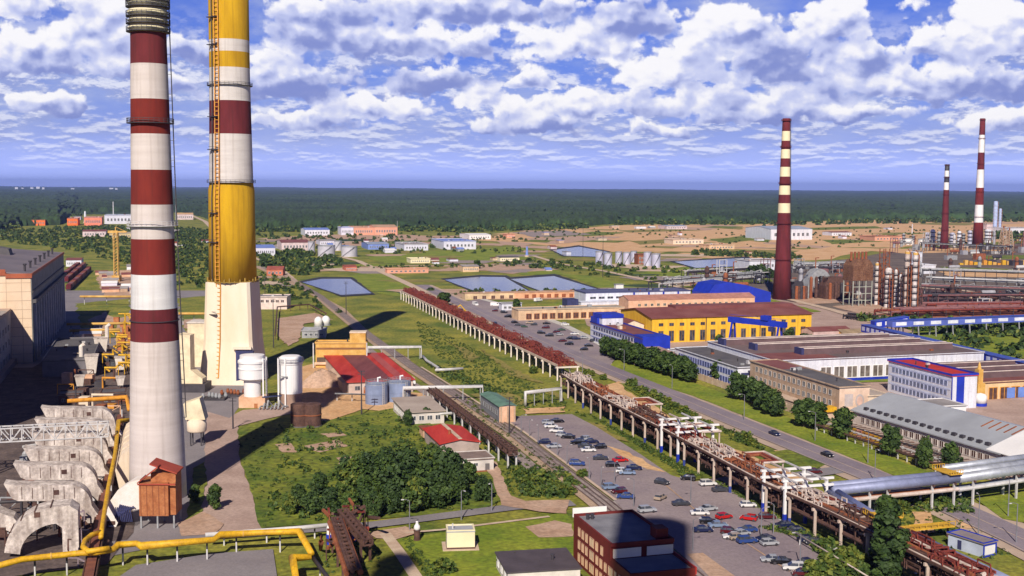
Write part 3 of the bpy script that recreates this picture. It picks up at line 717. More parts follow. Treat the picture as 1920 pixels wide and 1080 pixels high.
# ------------------------------------------------------------------ far forest, one mass of crowns
def build_forest():
    g = np.random.default_rng(5)
    bpx = [(-900,440),(-300,436),(0,432),(40,424),(110,422),(150,402),(250,402),(340,398),(395,412),(480,431),(700,430),(860,432),(1040,427),(1100,424),(1150,420),(1200,418),(1255,418),(1300,418),(1420,419),(1560,413),(1920,411),(2400,410),(2900,408)]
    az = [math.atan2(G(*p)[0], G(*p)[1]) for p in bpx]; rr = [math.hypot(*G(*p)) for p in bpx]
    na, nr = 900, 210
    a = np.linspace(R(-40), R(40), na)
    r0 = np.interp(a, az, rr)
    kr = np.linspace(0, 1, nr)[:, None] ** 1.15
    rad = r0[None, :] * (30000.0 / r0[None, :]) ** kr
    A = a[None, :] + g.normal(size=(nr, na)) * (a[1] - a[0]) * 0.35
    rad = rad * (1 + g.normal(size=(nr, na)) * 0.003)
    x, y = np.sin(A) * rad, np.cos(A) * rad
    lump = np.sin(x / 310 + 1.3 * np.sin(y / 700)) * np.sin(y / 540 + 1.1 * np.sin(x / 420))
    h = 15 + 3.0 * lump + g.normal(size=(nr, na)) * 2.6
    h = np.where(lump < -0.72, 2.0, h)                       # clearings
    h += np.clip((rad - 9000) / 21000, 0, 1) * (6 * np.sin(A * 23) + 5 * np.sin(A * 57 + 1) + 6)
    h[0] = 0.0; h[1] *= 0.75
    V = np.stack([x, y, h], -1).reshape(-1, 3).astype(np.float32)
    i = np.arange(na - 1)[None, :] + (np.arange(nr - 1) * na)[:, None]
    Q = np.stack([i, i + 1, i + na + 1, i + na], -1).reshape(-1, 4)
    me = bpy.data.meshes.new('forest')
    me.vertices.add(len(V)); me.vertices.foreach_set('co', V.ravel())
    me.loops.add(Q.size); me.loops.foreach_set('vertex_index', Q.ravel().astype(np.int32))
    me.polygons.add(len(Q)); me.polygons.foreach_set('loop_start', np.arange(0, Q.size, 4, dtype=np.int32))
    me.materials.append(forest_m); me.update()
    tag(put('forest', me), kind='stuff')
build_forest()

# scattered scrub and young woodland: leaf clumps nobody could count
def scatter(name, areas, size, lift, mats, seed, per=26, avoid=None):
    g = np.random.default_rng(seed); Qs = []
    for poly, n, hh in areas:
        P = np.array([G(*p) for p in poly]); lo, hi = P.min(0), P.max(0); got = 0; tries = 0
        while got < n and tries < 60 * n:
            tries += 1
            p = lo + (hi - lo) * g.random(2)
            ins = False; j = len(P) - 1
            for i in range(len(P)):
                if (P[i,1] > p[1]) != (P[j,1] > p[1]) and p[0] < (P[j,0]-P[i,0]) * (p[1]-P[i,1]) / (P[j,1]-P[i,1]) + P[i,0]: ins = not ins
                j = i
            if not ins: continue
            got += 1
            s = hh * (0.5 + 0.8 * g.random())
            d = g.normal(size=(per, 3)); d /= np.linalg.norm(d, axis=1)[:, None]; d[:, 2] = np.abs(d[:, 2])
            c = np.array([p[0], p[1], 0]) + d * np.array([s*0.75, s*0.75, s]) * (0.5 + 0.5*g.random(per))[:, None] + np.array([0, 0, lift])
            nr_ = d + g.normal(size=(per, 3)) * 0.6; nr_ /= np.linalg.norm(nr_, axis=1)[:, None]
            a = np.cross(nr_, g.normal(size=(per, 3))); a /= np.linalg.norm(a, axis=1)[:, None]; b = np.cross(nr_, a)
            q = (size * s * (0.6 + 0.8 * g.random(per)))[:, None]
            Qs.append(np.stack([c - a*q - b*q*0.5, c + a*q*0.2 - b*q*0.8, c + a*q + b*q*0.4, c - a*q*0.3 + b*q*0.8], 1))
    Q = np.concatenate(Qs).reshape(-1, 3).astype(np.float32)
    tag(put(name, quad_mesh(name, Q, mats, g.integers(0, len(mats), len(Q)//4))), kind='stuff')
scatter('undergrowth', [
    ([(446,806),(610,790),(740,766),(805,790),(880,868),(948,935),(700,975),(490,992),(452,865)], 900, 0.7),
    ([(520,800),(600,800),(760,790),(860,900),(900,955),(500,985)], 260, 1.5),
    ([(880,745),(960,810),(1110,920),(1050,935),(960,930),(930,870),(860,800),(800,740)], 420, 0.9),
    ([(960,880),(1050,880),(1090,915),(1060,935),(980,930)], 120, 1.7),
    ([(780,600),(900,660),(1020,730),(1180,830),(1080,775),(970,770),(880,720),(790,640)], 900, 0.8),
    ([(800,680),(960,740),(900,740),(830,710)], 120, 1.6),
    ([(1100,775),(1240,850),(1440,965),(1700,1080),(1640,1090),(1560,1030),(1350,905),(1280,890)], 700, 0.8),
    ([(1500,1000),(1640,1060),(1640,1100),(1540,1100),(1560,1060)], 200, 2.2),
    ([(870,590),(1000,640),(1110,700),(1000,690),(900,630)], 320, 0.7),
    ([(1165,720),(1290,768),(1330,795),(1250,772)], 150, 1.3), ([(1350,800),(1420,832),(1435,846),(1370,825)], 60, 1.2),
    ([(1640,925),(1800,925),(1830,965),(1740,960),(1660,950)], 220, 1.5),
    ([(1660,950),(1790,960),(1900,1040),(1800,1060),(1690,1000)], 160, 0.7),
    ([(1420,990),(1500,1010),(1640,1080),(1600,1050),(1480,1000)], 160, 1.4),
    ([(750,1012),(765,1010),(840,1090),(810,1095)], 120, 0.7),
    ([(600,1040),(690,1015),(735,1040),(700,1080),(600,1080)], 80, 0.7)], 0.24, 0.0, [leaf_a, leaf_b, leaf_b, leaf_c], 21, 24)
scatter('far_woodland', [
    ([(-100,440),(150,425),(250,425),(400,430),(400,480),(250,470),(140,470)], 1000, 4.4), ([(130,470),(400,470),(400,540),(250,500)], 200, 3.4),
    ([(330,430),(395,430),(395,545),(335,545)], 200, 3.6),
    ([(480,480),(560,470),(640,485),(640,500),(560,520),(490,500)], 170, 5.0),
    ([(480,440),(900,438),(900,470),(480,475)], 160, 4.5),
    ([(480,510),(560,530),(640,590),(560,570),(490,545)], 60, 3.0),
    ([(1600,600),(1960,605),(1960,640),(1740,625)], 240, 4.0),
    ([(1740,635),(1900,680),(1960,690),(1960,640)], 50, 4.0),
    ([(1200,560),(1300,550),(1320,562),(1220,570)], 36, 4.5),
    ([(900,492),(1000,490),(1300,505),(1300,515),(1000,505)], 70, 4.0),
    ([(1300,470),(1500,480),(1500,487),(1300,479)], 120, 4.0),
    ([(480,431),(860,431),(860,435),(480,435)], 190, 8.0), ([(860,431),(1100,424),(1100,429),(860,436)], 120, 8.0), ([(1150,419),(1420,418),(1420,422),(1150,423)], 90, 8.0), ([(1420,418),(1920,411),(1920,416),(1420,424)], 220, 8.0), ([(-100,438),(150,404),(150,411),(-100,446)], 160, 8.0),
    ([(560,444),(900,446),(1000,452),(900,458),(560,456)], 70, 3.0), ([(690,470),(1000,466),(1010,474),(700,478)], 50, 3.0), ([(660,500),(900,497),(1000,498),(900,502),(670,505)], 50, 2.6), ([(1040,505),(1300,520),(1320,535),(1080,515)], 40, 2.4), ([(800,545),(1090,545),(1090,558),(900,560)], 60, 2.4),
    ([(1180,430),(1900,425),(1900,450),(1500,470),(1200,465)], 260, 2.6),
    ([(900,440),(1150,425),(1180,445),(960,455)], 70, 3.0),
    ([(1860,440),(1960,436),(1960,452),(1870,455)], 80, 7.0)], 0.27, 0.0, [leaf_a, leaf_a, leaf_a, leaf_b, leaf_c], 22, 40)

# ================================================================== CHIMNEYS
def rungs(m, x, y, z0, z1, ang, w=0.7, step=1.2, t=0.1):
    c, s = math.cos(ang), math.sin(ang)
    for k in (-w/2, w/2): m.beam((x - s*k, y + c*k, z0), (x - s*k, y + c*k, z1), t)
    z = z0
    while z < z1:
        m.beam((x - s*w/2, y + c*w/2, z), (x + s*w/2, y - c*w/2, z), t * 0.7); z += step
def ring(m, r, z, w=1.1, rail=True, n=28, mi=0):
    m.lathe([(r, z), (r + w, z), (r + w, z + 0.18), (r, z + 0.18)], n=n, mi=mi, cap=False)
    if rail:
        for hh in (0.6, 1.15):
            m.lathe([(r + w - 0.1, z + hh), (r + w, z + hh), (r + w, z + hh + 0.12), (r + w - 0.1, z + hh + 0.12), (r + w - 0.1, z + hh)], n=n, mi=mi, cap=False)
        for j in range(n):
            a = 2 * math.pi * j / n
            m.beam(((r + w - 0.05)*math.cos(a), (r + w - 0.05)*math.sin(a), z), ((r + w - 0.05)*math.cos(a), (r + w - 0.05)*math.sin(a), z + 1.2), 0.08, mi=mi)
def radius_at(prof, z):
    for (r0, z0), (r1, z1) in zip(prof, prof[1:]):
        if z0 <= z <= z1: return r0 + (r1 - r0) * (z - z0) / (z1 - z0)
    return prof[-1][0]
def shaft_bands(prof, bands):
    """cut the outline at each band edge; bands: [(z_top, material index)] upwards"""
    zs = sorted(set([z for _, z in prof] + [b[0] for b in bands if b[0] < prof[-1][1]]))
    pr = [(radius_at(prof, z), z) for z in zs]; mis = []
    for i in range(len(zs) - 1):
        zc = (zs[i] + zs[i+1]) / 2
        mis.append(next(mi for zt, mi in bands if zc < zt))
    return pr, mis

CH1 = (-88.5, 287.5)
def zc1(py): return AT(290, py, CH1[1] - 5)[2]
def chimney_one():
    t = T('chimney', 'tall white concrete chimney banded dark red, broad pale foot beside the fan house', 'chimney', CH1)
    H = 124.0
    prof = [(7.0, 0), (6.75, 8), (6.35, 22), (5.95, 36), (5.6, 46), (5.2, 62), (4.85, 80), (4.5, 100), (4.25, 112), (4.2, H)]
    B = [(zc1(642), 0), (zc1(581), 1), (zc1(516), 3), (zc1(449), 2), (zc1(384), 0), (zc1(318), 2), (zc1(250), 0), (zc1(184), 2), (zc1(117), 0), (zc1(57), 1), (999, 4)]
    pr, mis = shaft_bands(prof, B)
    m = MB().lathe(pr, n=56, mis=mis); m.build('shaft', [chim_conc, maroon, red_paint, chim_white, tan_brick], t, smooth=True)
    for py, rl in ((230, True), (425, True), (605, False)):
        z = zc1(py); g = MB(); ring(g, radius_at(prof, z) - 0.03, z, 1.0 if rl else 0.35, rl)
        g.build('gallery', dark_steel if py != 425 else pale_steel, t)
    for z in (zc1(56), zc1(41), zc1(27), zc1(9), H - 2.0):
        g = MB(); ring(g, 4.2, z, 1.0, True); g.build('gallery', dark_steel, t)
    c = MB()
    for z0, z1 in ((zc1(54), zc1(44)), (zc1(39), zc1(30)), (zc1(25), zc1(12)), (zc1(7), H)):
        c.lathe([(4.22, z0), (4.75, z0 + 0.5), (4.75, z1 - 0.4), (4.22, z1)], n=40, cap=False)
    c.build('collar', cream, t)
    l = MB()
    a = R(8)
    for z0 in np.arange(20, H - 4, 16.0):
        z1 = min(H, z0 + 16.0); r0, r1 = radius_at(prof, z0) + 0.75, radius_at(prof, z1) + 0.75
        for k in (-0.45, 0.45):
            l.beam((r0*math.cos(a) - k*math.sin(a), r0*math.sin(a) + k*math.cos(a), z0), (r1*math.cos(a) - k*math.sin(a), r1*math.sin(a) + k*math.cos(a), z1), 0.12)
        for q in range(10):
            f = q / 10; r = r0 + (r1 - r0) * f; z = z0 + (z1 - z0) * f
            l.beam((r*math.cos(a) - 0.45*math.sin(a), r*math.sin(a) + 0.45*math.cos(a), z), (r*math.cos(a) + 0.45*math.sin(a), r*math.sin(a) - 0.45*math.cos(a), z), 0.1)
            if q % 3 == 0: l.beam(((r-0.8)*math.cos(a), (r-0.8)*math.sin(a), z), (r*math.cos(a), r*math.sin(a), z), 0.1)
    l.build('ladder', dark_steel, t)
    return t
chimney_one()

CH2 = (-110.8, 462.0)
def zc2(py): return AT(432, py, CH2[1] - 9)[2]
def yellow_chimney(name, label, p, H, base=True):
    t = T('chimney', label, 'chimney', p)
    zb = zc2(530)
    prof = [(9.35, zb), (8.95, zb + 22), (8.9, zb + 36), (8.5, 78), (8.1, 100), (7.75, 122), (7.6, H)] if base else [(12.5, 0), (10.6, zb), (9.3, zb + 22), (8.9, zb + 36), (8.5, 78), (8.1, 100), (7.75, 122), (7.6, H)]
    B = [(zc2(343), 0), (zc2(250), 1), (zc2(187), 2), (zc2(124), 1), (zc2(94), 0), (zc2(71), 1), (999, 0)]
    pr, mis = shaft_bands(prof, B)
    MB().lathe(pr, n=56, mis=mis).build('shaft', [yellow_paint, conc_clean, maroon], t, smooth=True)
    if base:
        m = MB(); w0, w1 = 11.4, 8.7
        n = 4; vs = []
        for w, z in ((w0, 0), (9.6, zb * 0.42), (w1, zb)):
            k = w * 0.88
            vs += [(-w, -k, z), (-k, -w, z), (k, -w, z), (w, -k, z), (w, k, z), (k, w, z), (-k, w, z), (-w, k, z)]
        fs = [(i*8+j, i*8+(j+1)%8, (i+1)*8+(j+1)%8, (i+1)*8+j) for i in range(2) for j in range(8)] + [tuple(range(16, 24))]
        m.add(vs, fs); b = m.build('base', M('base_concrete', (0.76, 0.62, 0.45), 0.85, scale=0.10, c2=(0.82, 0.73, 0.60), stretch=(1,1,0.3), fine=0.06), t); b.rotation_euler = (0, 0, R(-1.5))
        c = MB()
        for j in range(30):
            a = 2 * math.pi * j / 30
            c.beam((9.7*math.cos(a), 9.7*math.sin(a), zb - 0.3), (9.7*math.cos(a), 9.7*math.sin(a), zb + 0.7 + 0.5 * (j % 3)), 0.5)
        c.lathe([(9.45, zb), (10.1, zb), (10.1, zb + 0.3), (9.45, zb + 0.3)], n=40, cap=False)
        c.build('ledge', M('ledge_yellow', (0.30, 0.19, 0.03), 0.8), t)
        d = MB(); d.box(3.4, 10.0, -11.3, -9.5, 0, 13.0); d.box(3.2, 10.2, -11.5, -9.5, 13.0, 13.5)
        d.build('porch', navy, t)
        d = MB(); d.box(2.4, 9.4, -11.4, -10.0, 14.2, 15.1); d.build('canopy', pale_stone, t)
    for py in ((343, 158) if base else (343,)):
        z = zc2(py); g = MB(); ring(g, radius_at(prof, z) - 0.03, z, 0.9, True, 32); g.build('gallery', dark_steel, t)
    if base:
        a = R(-112)
        zs = list(np.arange(3.0, H, 5.0)); l = MB(); k = MB()
        for z0 in zs:
            z1 = min(z0 + 5.0, H)
            def off(z): return (radius_at(prof, z) if z >= zb else (11.4 - 1.8 * z / (0.42 * zb) if z < 0.42 * zb else 9.6 - 0.9 * (z - 0.42 * zb) / (0.58 * zb))) + 0.7
            r0, r1 = off(z0), off(z1)
            for ww, mb in ((0.9, l), (-0.9, l)):
                mb.beam((r0*math.cos(a) - ww*math.sin(a), r0*math.sin(a) + ww*math.cos(a), z0), (r1*math.cos(a) - ww*math.sin(a), r1*math.sin(a) + ww*math.cos(a), z1), 0.34)
            for q in range(3):
                r = r0 + (r1-r0)*q/3; z = z0 + (z1-z0)*q/3
                l.beam((r*math.cos(a) - 0.9*math.sin(a), r*math.sin(a) + 0.9*math.cos(a), z), (r*math.cos(a) + 0.9*math.sin(a), r*math.sin(a) - 0.9*math.cos(a), z), 0.22)
            a2 = R(-128)
            k.beam((r0*math.cos(a2), r0*math.sin(a2), z0), (r1*math.cos(a2), r1*math.sin(a2), z1), 0.3)
        l.build('ladder', orange_steel, t); k.build('riser_pipe', dark_steel, t)
        for py in (30, 82, 218, 280, 400, 455, 590):
            z = zc2(py); r = (radius_at(prof, z) if z >= zb else 10.2) + 0.1; aa = R(-125)
            g = MB(); u = Vector((math.cos(aa), math.sin(aa), 0)); w_ = Vector((-math.sin(aa), math.cos(aa), 0))
            p0 = u * (r + 0.6) + w_ * -2.6; p1 = u * (r + 0.6) + w_ * 2.4
            g.beam((p0.x, p0.y, z), (p1.x, p1.y, z), 1.3, 0.3); g.beam((p0.x, p0.y, z + 1.1), (p1.x, p1.y, z + 1.1), 0.12)
            g.build('landing', dark_steel, t)
    return t
yellow_chimney('chimney', 'very tall yellow chimney with white and maroon bands on a square pale base', CH2, 196.0)
# the two stacks at the photographer's back, whose shadows fall on the office and on the lawn
yellow_chimney('chimney', 'yellow chimney at the viewpoint, casting the round shadow over the red office', (-6.7, -9.6), 208.0, base=False)
t = T('chimney', 'slim grey chimney whose tip casts the shadow on the grass by the rusty trestle', 'chimney', (-60.6, -14.0))
MB().lathe([(6.4, 0), (4.6, 80), (3.6, 193)], n=40).build('shaft', conc, t, smooth=True)
g = MB(); ring(g, 3.6, 190); g.build('gallery', dark_steel, t)

def far_chimney(label, px, py, top, wb, wt, mats, bands, foot=None):
    p = G(px, py); y = p[1]; t = T('chimney', label, 'chimney', p)
    z = lambda q: AT(px, q, y)[2]
    H = z(top); s = y / FPX
    prof = [(wb * s / 2, 0), (wb * s / 2 * 0.80, H * 0.2), ((wb * 0.35 + wt * 0.65) * s / 2, H * 0.55), (wt * s / 2, H)]
    pr, mis = shaft_bands(prof, [(z(q), m) for q, m in bands] + [(9999, bands[-1][1])])
    MB().lathe(pr, n=32, mis=mis).build('shaft', mats, t, smooth=True)
    for q in (0.22, 0.42, 0.64, 0.84, 0.985):
        g = MB(); ring(g, radius_at(prof, H * q) - 0.02, H * q, 0.9, True, 16); g.build('gallery', mats[0], t)
    l = MB()
    for k in range(24):
        z0, z1 = 2 + (H-2)*k/24, 2 + (H-2)*(k+1)/24; r0, r1 = radius_at(prof, z0) + 0.4, radius_at(prof, z1) + 0.4
        for y in (-0.4, 0.4): l.beam((r0, y, z0), (r1, y, z1), 0.2)
        l.beam((r0, -0.4, z0), (r0, 0.4, z0), 0.2)
    l.build('ladder', dark_steel, t)
    return t
far_chimney('dark maroon chimney with pale bands near its top, standing left of the distillation columns', 1466, 561, 222, 36, 14, [maroon, cream], [(399, 0), (381, 1), (365, 0), (348, 1), (331, 0), (313, 1), (297, 0), (280, 1), (264, 0), (246, 1), (222, 0)])
far_chimney('small thin maroon chimney with black and white bands near its top', 1770, 467, 308, 16, 7.5, [maroon, white_paint, dark_steel], [(372, 0), (356, 0), (342, 1), (331, 2), (320, 1), (308, 2)])
far_chimney('slender red and white banded chimney, furthest right on the skyline', 1833, 459, 222, 20, 9, [red_paint, white_paint, maroon], [(417, 0), (384, 1), (352, 0), (318, 1), (286, 2), (253, 1), (222, 2)])

# ================================================================== LEFT: POWER STATION
HA = ED(G(62, 680), -72, 0)                      # hall, near left corner off the picture
t = T('turbine_hall', 'large pale panelled power hall with shaded side wall and ridge ventilators on its roof', 'hall', HA, GA)
HW, HDp, HH = 72, 168, 38.5
panel = M('pale_panel_wall', (0.74, 0.56, 0.40), 0.85, scale=0.12, c2=(0.80, 0.64, 0.48), fine=0.05)
m = MB(); m.box(0, HW, 0, HDp, 0, HH, 0); m.build('wall', panel, t)
m = MB()
for k in range(1, 10): m.box(0, HW + 0.05, -0.06, 0.0, k*3.9, k*3.9 + 0.14)
for k in range(1, 12): m.box(k*6.2, k*6.2 + 0.14, -0.05, 0.0, 0.2, HH - 1)
m.build('panel_joint', M('joint', (0.42, 0.30, 0.22), 0.9), t)
m = MB(); m.box(HW + 0.01, HW + 0.4, 0.2, HDp, 0, HH); m.build('side_wall', M('shaded_side_wall', (0.20, 0.20, 0.20), 0.8, fine=0.1), t)  # shade of the wall turned from the sun put into its colour
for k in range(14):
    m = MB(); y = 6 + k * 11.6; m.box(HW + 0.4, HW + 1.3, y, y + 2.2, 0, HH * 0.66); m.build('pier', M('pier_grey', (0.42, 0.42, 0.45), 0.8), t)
    m = MB(); m.box(HW + 0.4, HW + 0.55, y + 3, y + 10.8, 4, HH * 0.60); m.build('window', glass, t)
m = MB(); m.box(HW + 0.4, HW + 2.0, 0.5, HDp, HH*0.68, HH*0.72); m.box(HW + 0.4, HW + 0.9, 0.5, HDp, HH*0.80, HH*0.82); m.build('ledge', roof_dark, t)
m = MB(); m.extrude([(-0.4, HH), (HW/2, HH + 3.2), (HW + 0.5, HH), (HW + 0.5, HH + 0.5), (HW/2, HH + 3.8), (-0.4, HH + 0.5)], 'y', -0.2, HDp + 0.3)
m.build('roof', M('hall_roof', (0.155, 0.135, 0.155), 0.7, scale=0.05, c2=(0.21, 0.18, 0.20), fine=0.08), t)
m = MB(); m.box(HW - 10, HW + 0.6, -0.5, -0.2, HH - 1.3, HH + 0.7); m.box(HW - 10, HW - 9.7, -0.2, 0.3, HH, HH + 1.4); m.box(-0.5, HW - 10, -0.5, -0.2, HH - 0.1, HH + 2.6)
m.box(HW + 0.5, HW + 0.8, -0.2, HDp, HH - 0.5, HH + 0.8); m.build('cornice', M('cornice_red', (0.36, 0.09, 0.04), 0.7), t)
for k, (x, y) in enumerate([(HW - 30, 34), (HW - 34, 72), (HW - 30, 112), (HW - 46, 50), (HW - 46, 95)]):
    m = MB(); m.extrude([(x - 9, HH + 1.6), (x - 8, HH + 5.6), (x, HH + 7.2), (x + 8, HH + 5.6), (x + 9, HH + 1.6)], 'y', y, y + 12)
    m.build('ventilator', roof_dark, t)
for k in range(7):
    m = MB(); m.lathe([(0.5, HH), (0.5, HH + 3.5), (0.8, HH + 3.6), (0.8, HH + 4.2)], c=(HW - 3.5, 12 + 22*k), n=10); m.build('roof_vent', dark_steel, t)
for k in range(6):
    m = MB(); m.box(6 + 9*k, 10 + 9*k, -0.08, 0.0, 24, 28); m.build('window', glass, t)

AA = ED(G(62, 680), -8.4 - 44, 62)
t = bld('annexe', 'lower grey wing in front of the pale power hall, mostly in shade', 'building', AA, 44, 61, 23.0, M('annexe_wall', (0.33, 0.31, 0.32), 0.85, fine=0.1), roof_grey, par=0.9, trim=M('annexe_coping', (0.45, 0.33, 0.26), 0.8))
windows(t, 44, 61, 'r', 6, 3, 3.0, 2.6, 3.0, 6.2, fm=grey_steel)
m = MB(); m.box(44.01, 46.2, 2, 59, 0, 2.6); m.build('loading_ledge', asphalt, t)
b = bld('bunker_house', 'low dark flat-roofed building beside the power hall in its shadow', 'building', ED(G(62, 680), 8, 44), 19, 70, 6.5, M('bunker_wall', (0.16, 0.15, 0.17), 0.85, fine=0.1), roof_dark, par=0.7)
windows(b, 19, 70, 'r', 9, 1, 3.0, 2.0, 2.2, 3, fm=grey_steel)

b = bld('works_block', 'unseen added block left of view whose shadow darkens the duct yard', 'building', ED(G(62, 680), -8.4 - 44, 62 + 118), 43.5, 117, 58.0, M('shade_block_wall', (0.35, 0.32, 0.31), 0.85), roof_dark)  # unseen tall block, added to cast shade over the duct yard
# the row of concrete flue ducts: out of the shade, along, and down to the fans
def flue(i, foot, top_h, run, label, th=3.6, wd=4.4, arch=False):
    t = T('flue_duct', label, 'duct', foot, GA, 'flue ducts along the power hall')
    n = 9
    if arch:
        out = [(-9.6 + -2.2, 0.0)]
        out = []
        for k in range(n + 1):
            a = math.pi * 0.98 - (math.pi * 0.48) * k / n
            out.append((-1.2 + 10.2 * math.cos(a), 1.0 + (top_h - 1.0) * math.sin(a)))
        out += [(1.6, top_h), (3.2, top_h - 1.2), (3.2, 0)]
        inn = [(0.0, 0), (0.0, top_h - 4.6), (-1.2, top_h - 3.6)]
        for k in range(n + 1):
            a = math.pi * 0.55 + (math.pi * 0.43) * k / n
            inn.append((-1.0 + 7.4 * math.cos(a), 0.6 + (top_h - 4.2) * math.sin(a)))
        prof = out + inn
    else:
        prof = [(-run - 2.6, top_h + 1.2), (-run, top_h + 0.75), (-2.0, top_h)]
        for k in range(1, n + 1):
            a = math.pi/2 * (1 - k/n); prof.append((-2.0 + 4.6 * math.cos(a), (top_h - 5) + 5 * math.sin(a)))
        prof += [(5.0, 1.6), (1.7, 1.6), (-0.4, top_h - th - 2.4), (-2.6, top_h - th)]
        prof += [(-run + 0.2, top_h - th + 0.75), (-run - 1.0, top_h - th + 1.4)]
    m = MB(); m.extrude(prof, 'y', 0, wd); m.build('casing', duct_conc, t)
    r = MB()
    for k in range(5 if arch else 6):
        if arch:
            a = math.pi * (0.93 - 0.40 * k / 4); x, z = -1.2 + 10.25 * math.cos(a), 1.0 + (top_h - 1.0) * math.sin(a)
            r.beam((x, -0.05, z), (x, wd + 0.05, z), 0.25)
        else:
            x = -run + 1 + (run - 2) * k / 5; zt = top_h + 0.62 * (1 - k / 5); r.box(x, x + 0.14, -0.04, 0.0, zt - th + 0.5, zt - 0.3 - 0.3 * (k % 2))
    r.build('rib', dark_brown, t)
    f = MB(); f.box(0.9, 6.2, 0.4, wd - 0.4, 0, 1.6); f.lathe([(1.5, 0.2), (2.2, 0.8), (2.2, 1.6)], c=(7.0, wd/2), n=14); f.build('fan_casing', dark_brown, t)
    for x in (-run * 0.8, -run * 0.4) if not arch else ():
        s = MB(); s.beam((x, wd/2, 0), (x, wd/2, top_h - th + 0.3), 0.5); s.beam((x, 0.3, top_h - th + 0.2), (x, wd - 0.3, top_h - th + 0.2), 0.4); s.build('support', dark_steel, t)
    h = MB(); h.box(-5.4, -4.2, -0.06, 0, top_h - 2.0, top_h - 0.9); h.build('hatch', dark_brown, t)
    return t
FD = [(200, 836, 11.4, 15.5), (191, 860, 11.2, 15), (184, 884, 10.6, 14.5), (176, 915, 10.2, 14), (162, 952, 10.6, 13.5), (150, 995, 10.6, 13)]
FL = ['pale concrete flue duct bending down, furthest of the row by the power hall', 'pale stained flue duct, second furthest of the row by the power hall', 'flue duct with a dark panel in its side, just beyond the lattice bridge',
      'flue duct half hidden behind the lattice bridge', 'broad white-topped flue duct with dark drips, just this side of the lattice bridge', 'sooty flue duct with a white lip, behind the arched duct']
for i, (px, py, th_, run) in enumerate(FD): flue(i, G(px, py), th_, run, FL[i])
flue(6, G(118, 1042), 10.6, 0, 'arched concrete flue duct open underneath, nearest of the row', wd=6.0, arch=True)
t = T('flue_duct', 'pale broken duct end at the left edge beside the arched flue duct', 'duct', G(22, 1015), GA, 'flue ducts along the power hall')
m = MB(); m.extrude([(-12, 7.4), (-3, 7.0), (0.5, 5.2), (2.6, 2.4), (2.6, 0), (0.4, 0), (0, 2), (-3, 3.6), (-12, 4.2)], 'y', 0, 5); m.build('casing', duct_conc, t)
m = MB(); m.box(-12, -1, 0.6, 4.4, 0, 3.4); m.build('plinth', dark_brown, t)
t = T('pipework', 'dark tangle of fans, pipes and frames between the flue ducts and the brown gallery', 'pipework', G(150, 960))
cx, cy = G(150, 960); gf = random.Random(12)
for k in range(64):
    px, py = gf.uniform(60, 215), gf.uniform(800, 1030); px -= (py - 800) * 0.28
    x, y = G(px, py); x -= cx; y -= cy; z = gf.uniform(0.8, 4.5); m = MB()
    if k % 3 == 0: m.box(x-1.2, x+1.2, y-1.2, y+1.2, 0, z*0.7); m.lathe([(0.9, z*0.7), (0.9, z), (0.3, z+0.8)], c=(x, y), n=10)
    elif k % 3 == 1: m.tube([(x, y, 0), (x, y, z), (x + gf.uniform(-5, 5), y + gf.uniform(-3, 3), z)], gf.uniform(0.2, 0.45), 7)
    else: m.beam((x-2, y, z), (x+3, y, z), 0.3); m.beam((x-2, y, 0), (x-2, y, z), 0.25); m.beam((x+3, y, 0), (x+3, y, z), 0.25); m.beam((x-2, y, 0), (x+3, y, z), 0.18)
    m.build(['fan', 'pipe', 'frame'][k % 3], [dark_brown, dark_steel, rust, dark_brown, grey_steel, dark_steel, pale_steel][k % 7], t)
t = T('pipework', 'dark frames, pipes and small vessels in the far duct yard by the orange pipe bridge', 'pipework', G(180, 720))
cx, cy = G(180, 720)
for k in range(46):
    px, py = gf.uniform(110, 240), gf.uniform(640, 790)
    x, y = G(px, py); x -= cx; y -= cy; z = gf.uniform(1.5, 7); m = MB()
    if k % 3 == 0: m.box(x-1.6, x+1.6, y-1.6, y+1.6, 0, z*0.7)
    elif k % 3 == 1: m.tube([(x, y, 0), (x, y, z), (x + gf.uniform(-8, 8), y, z)], gf.uniform(0.25, 0.5), 7)
    else: m.beam((x-3, y, z), (x+3, y, z), 0.35); m.beam((x-3, y, 0), (x-3, y, z), 0.3); m.beam((x+3, y, 0), (x+3, y, z), 0.3); m.beam((x-3, y, 0), (x+3, y, z), 0.2)
    m.build(['cabinet', 'pipe', 'frame'][k % 3], [dark_brown, rust, dark_steel, pale_stone, dark_brown, orange_steel, pink_brick][k % 7], t)
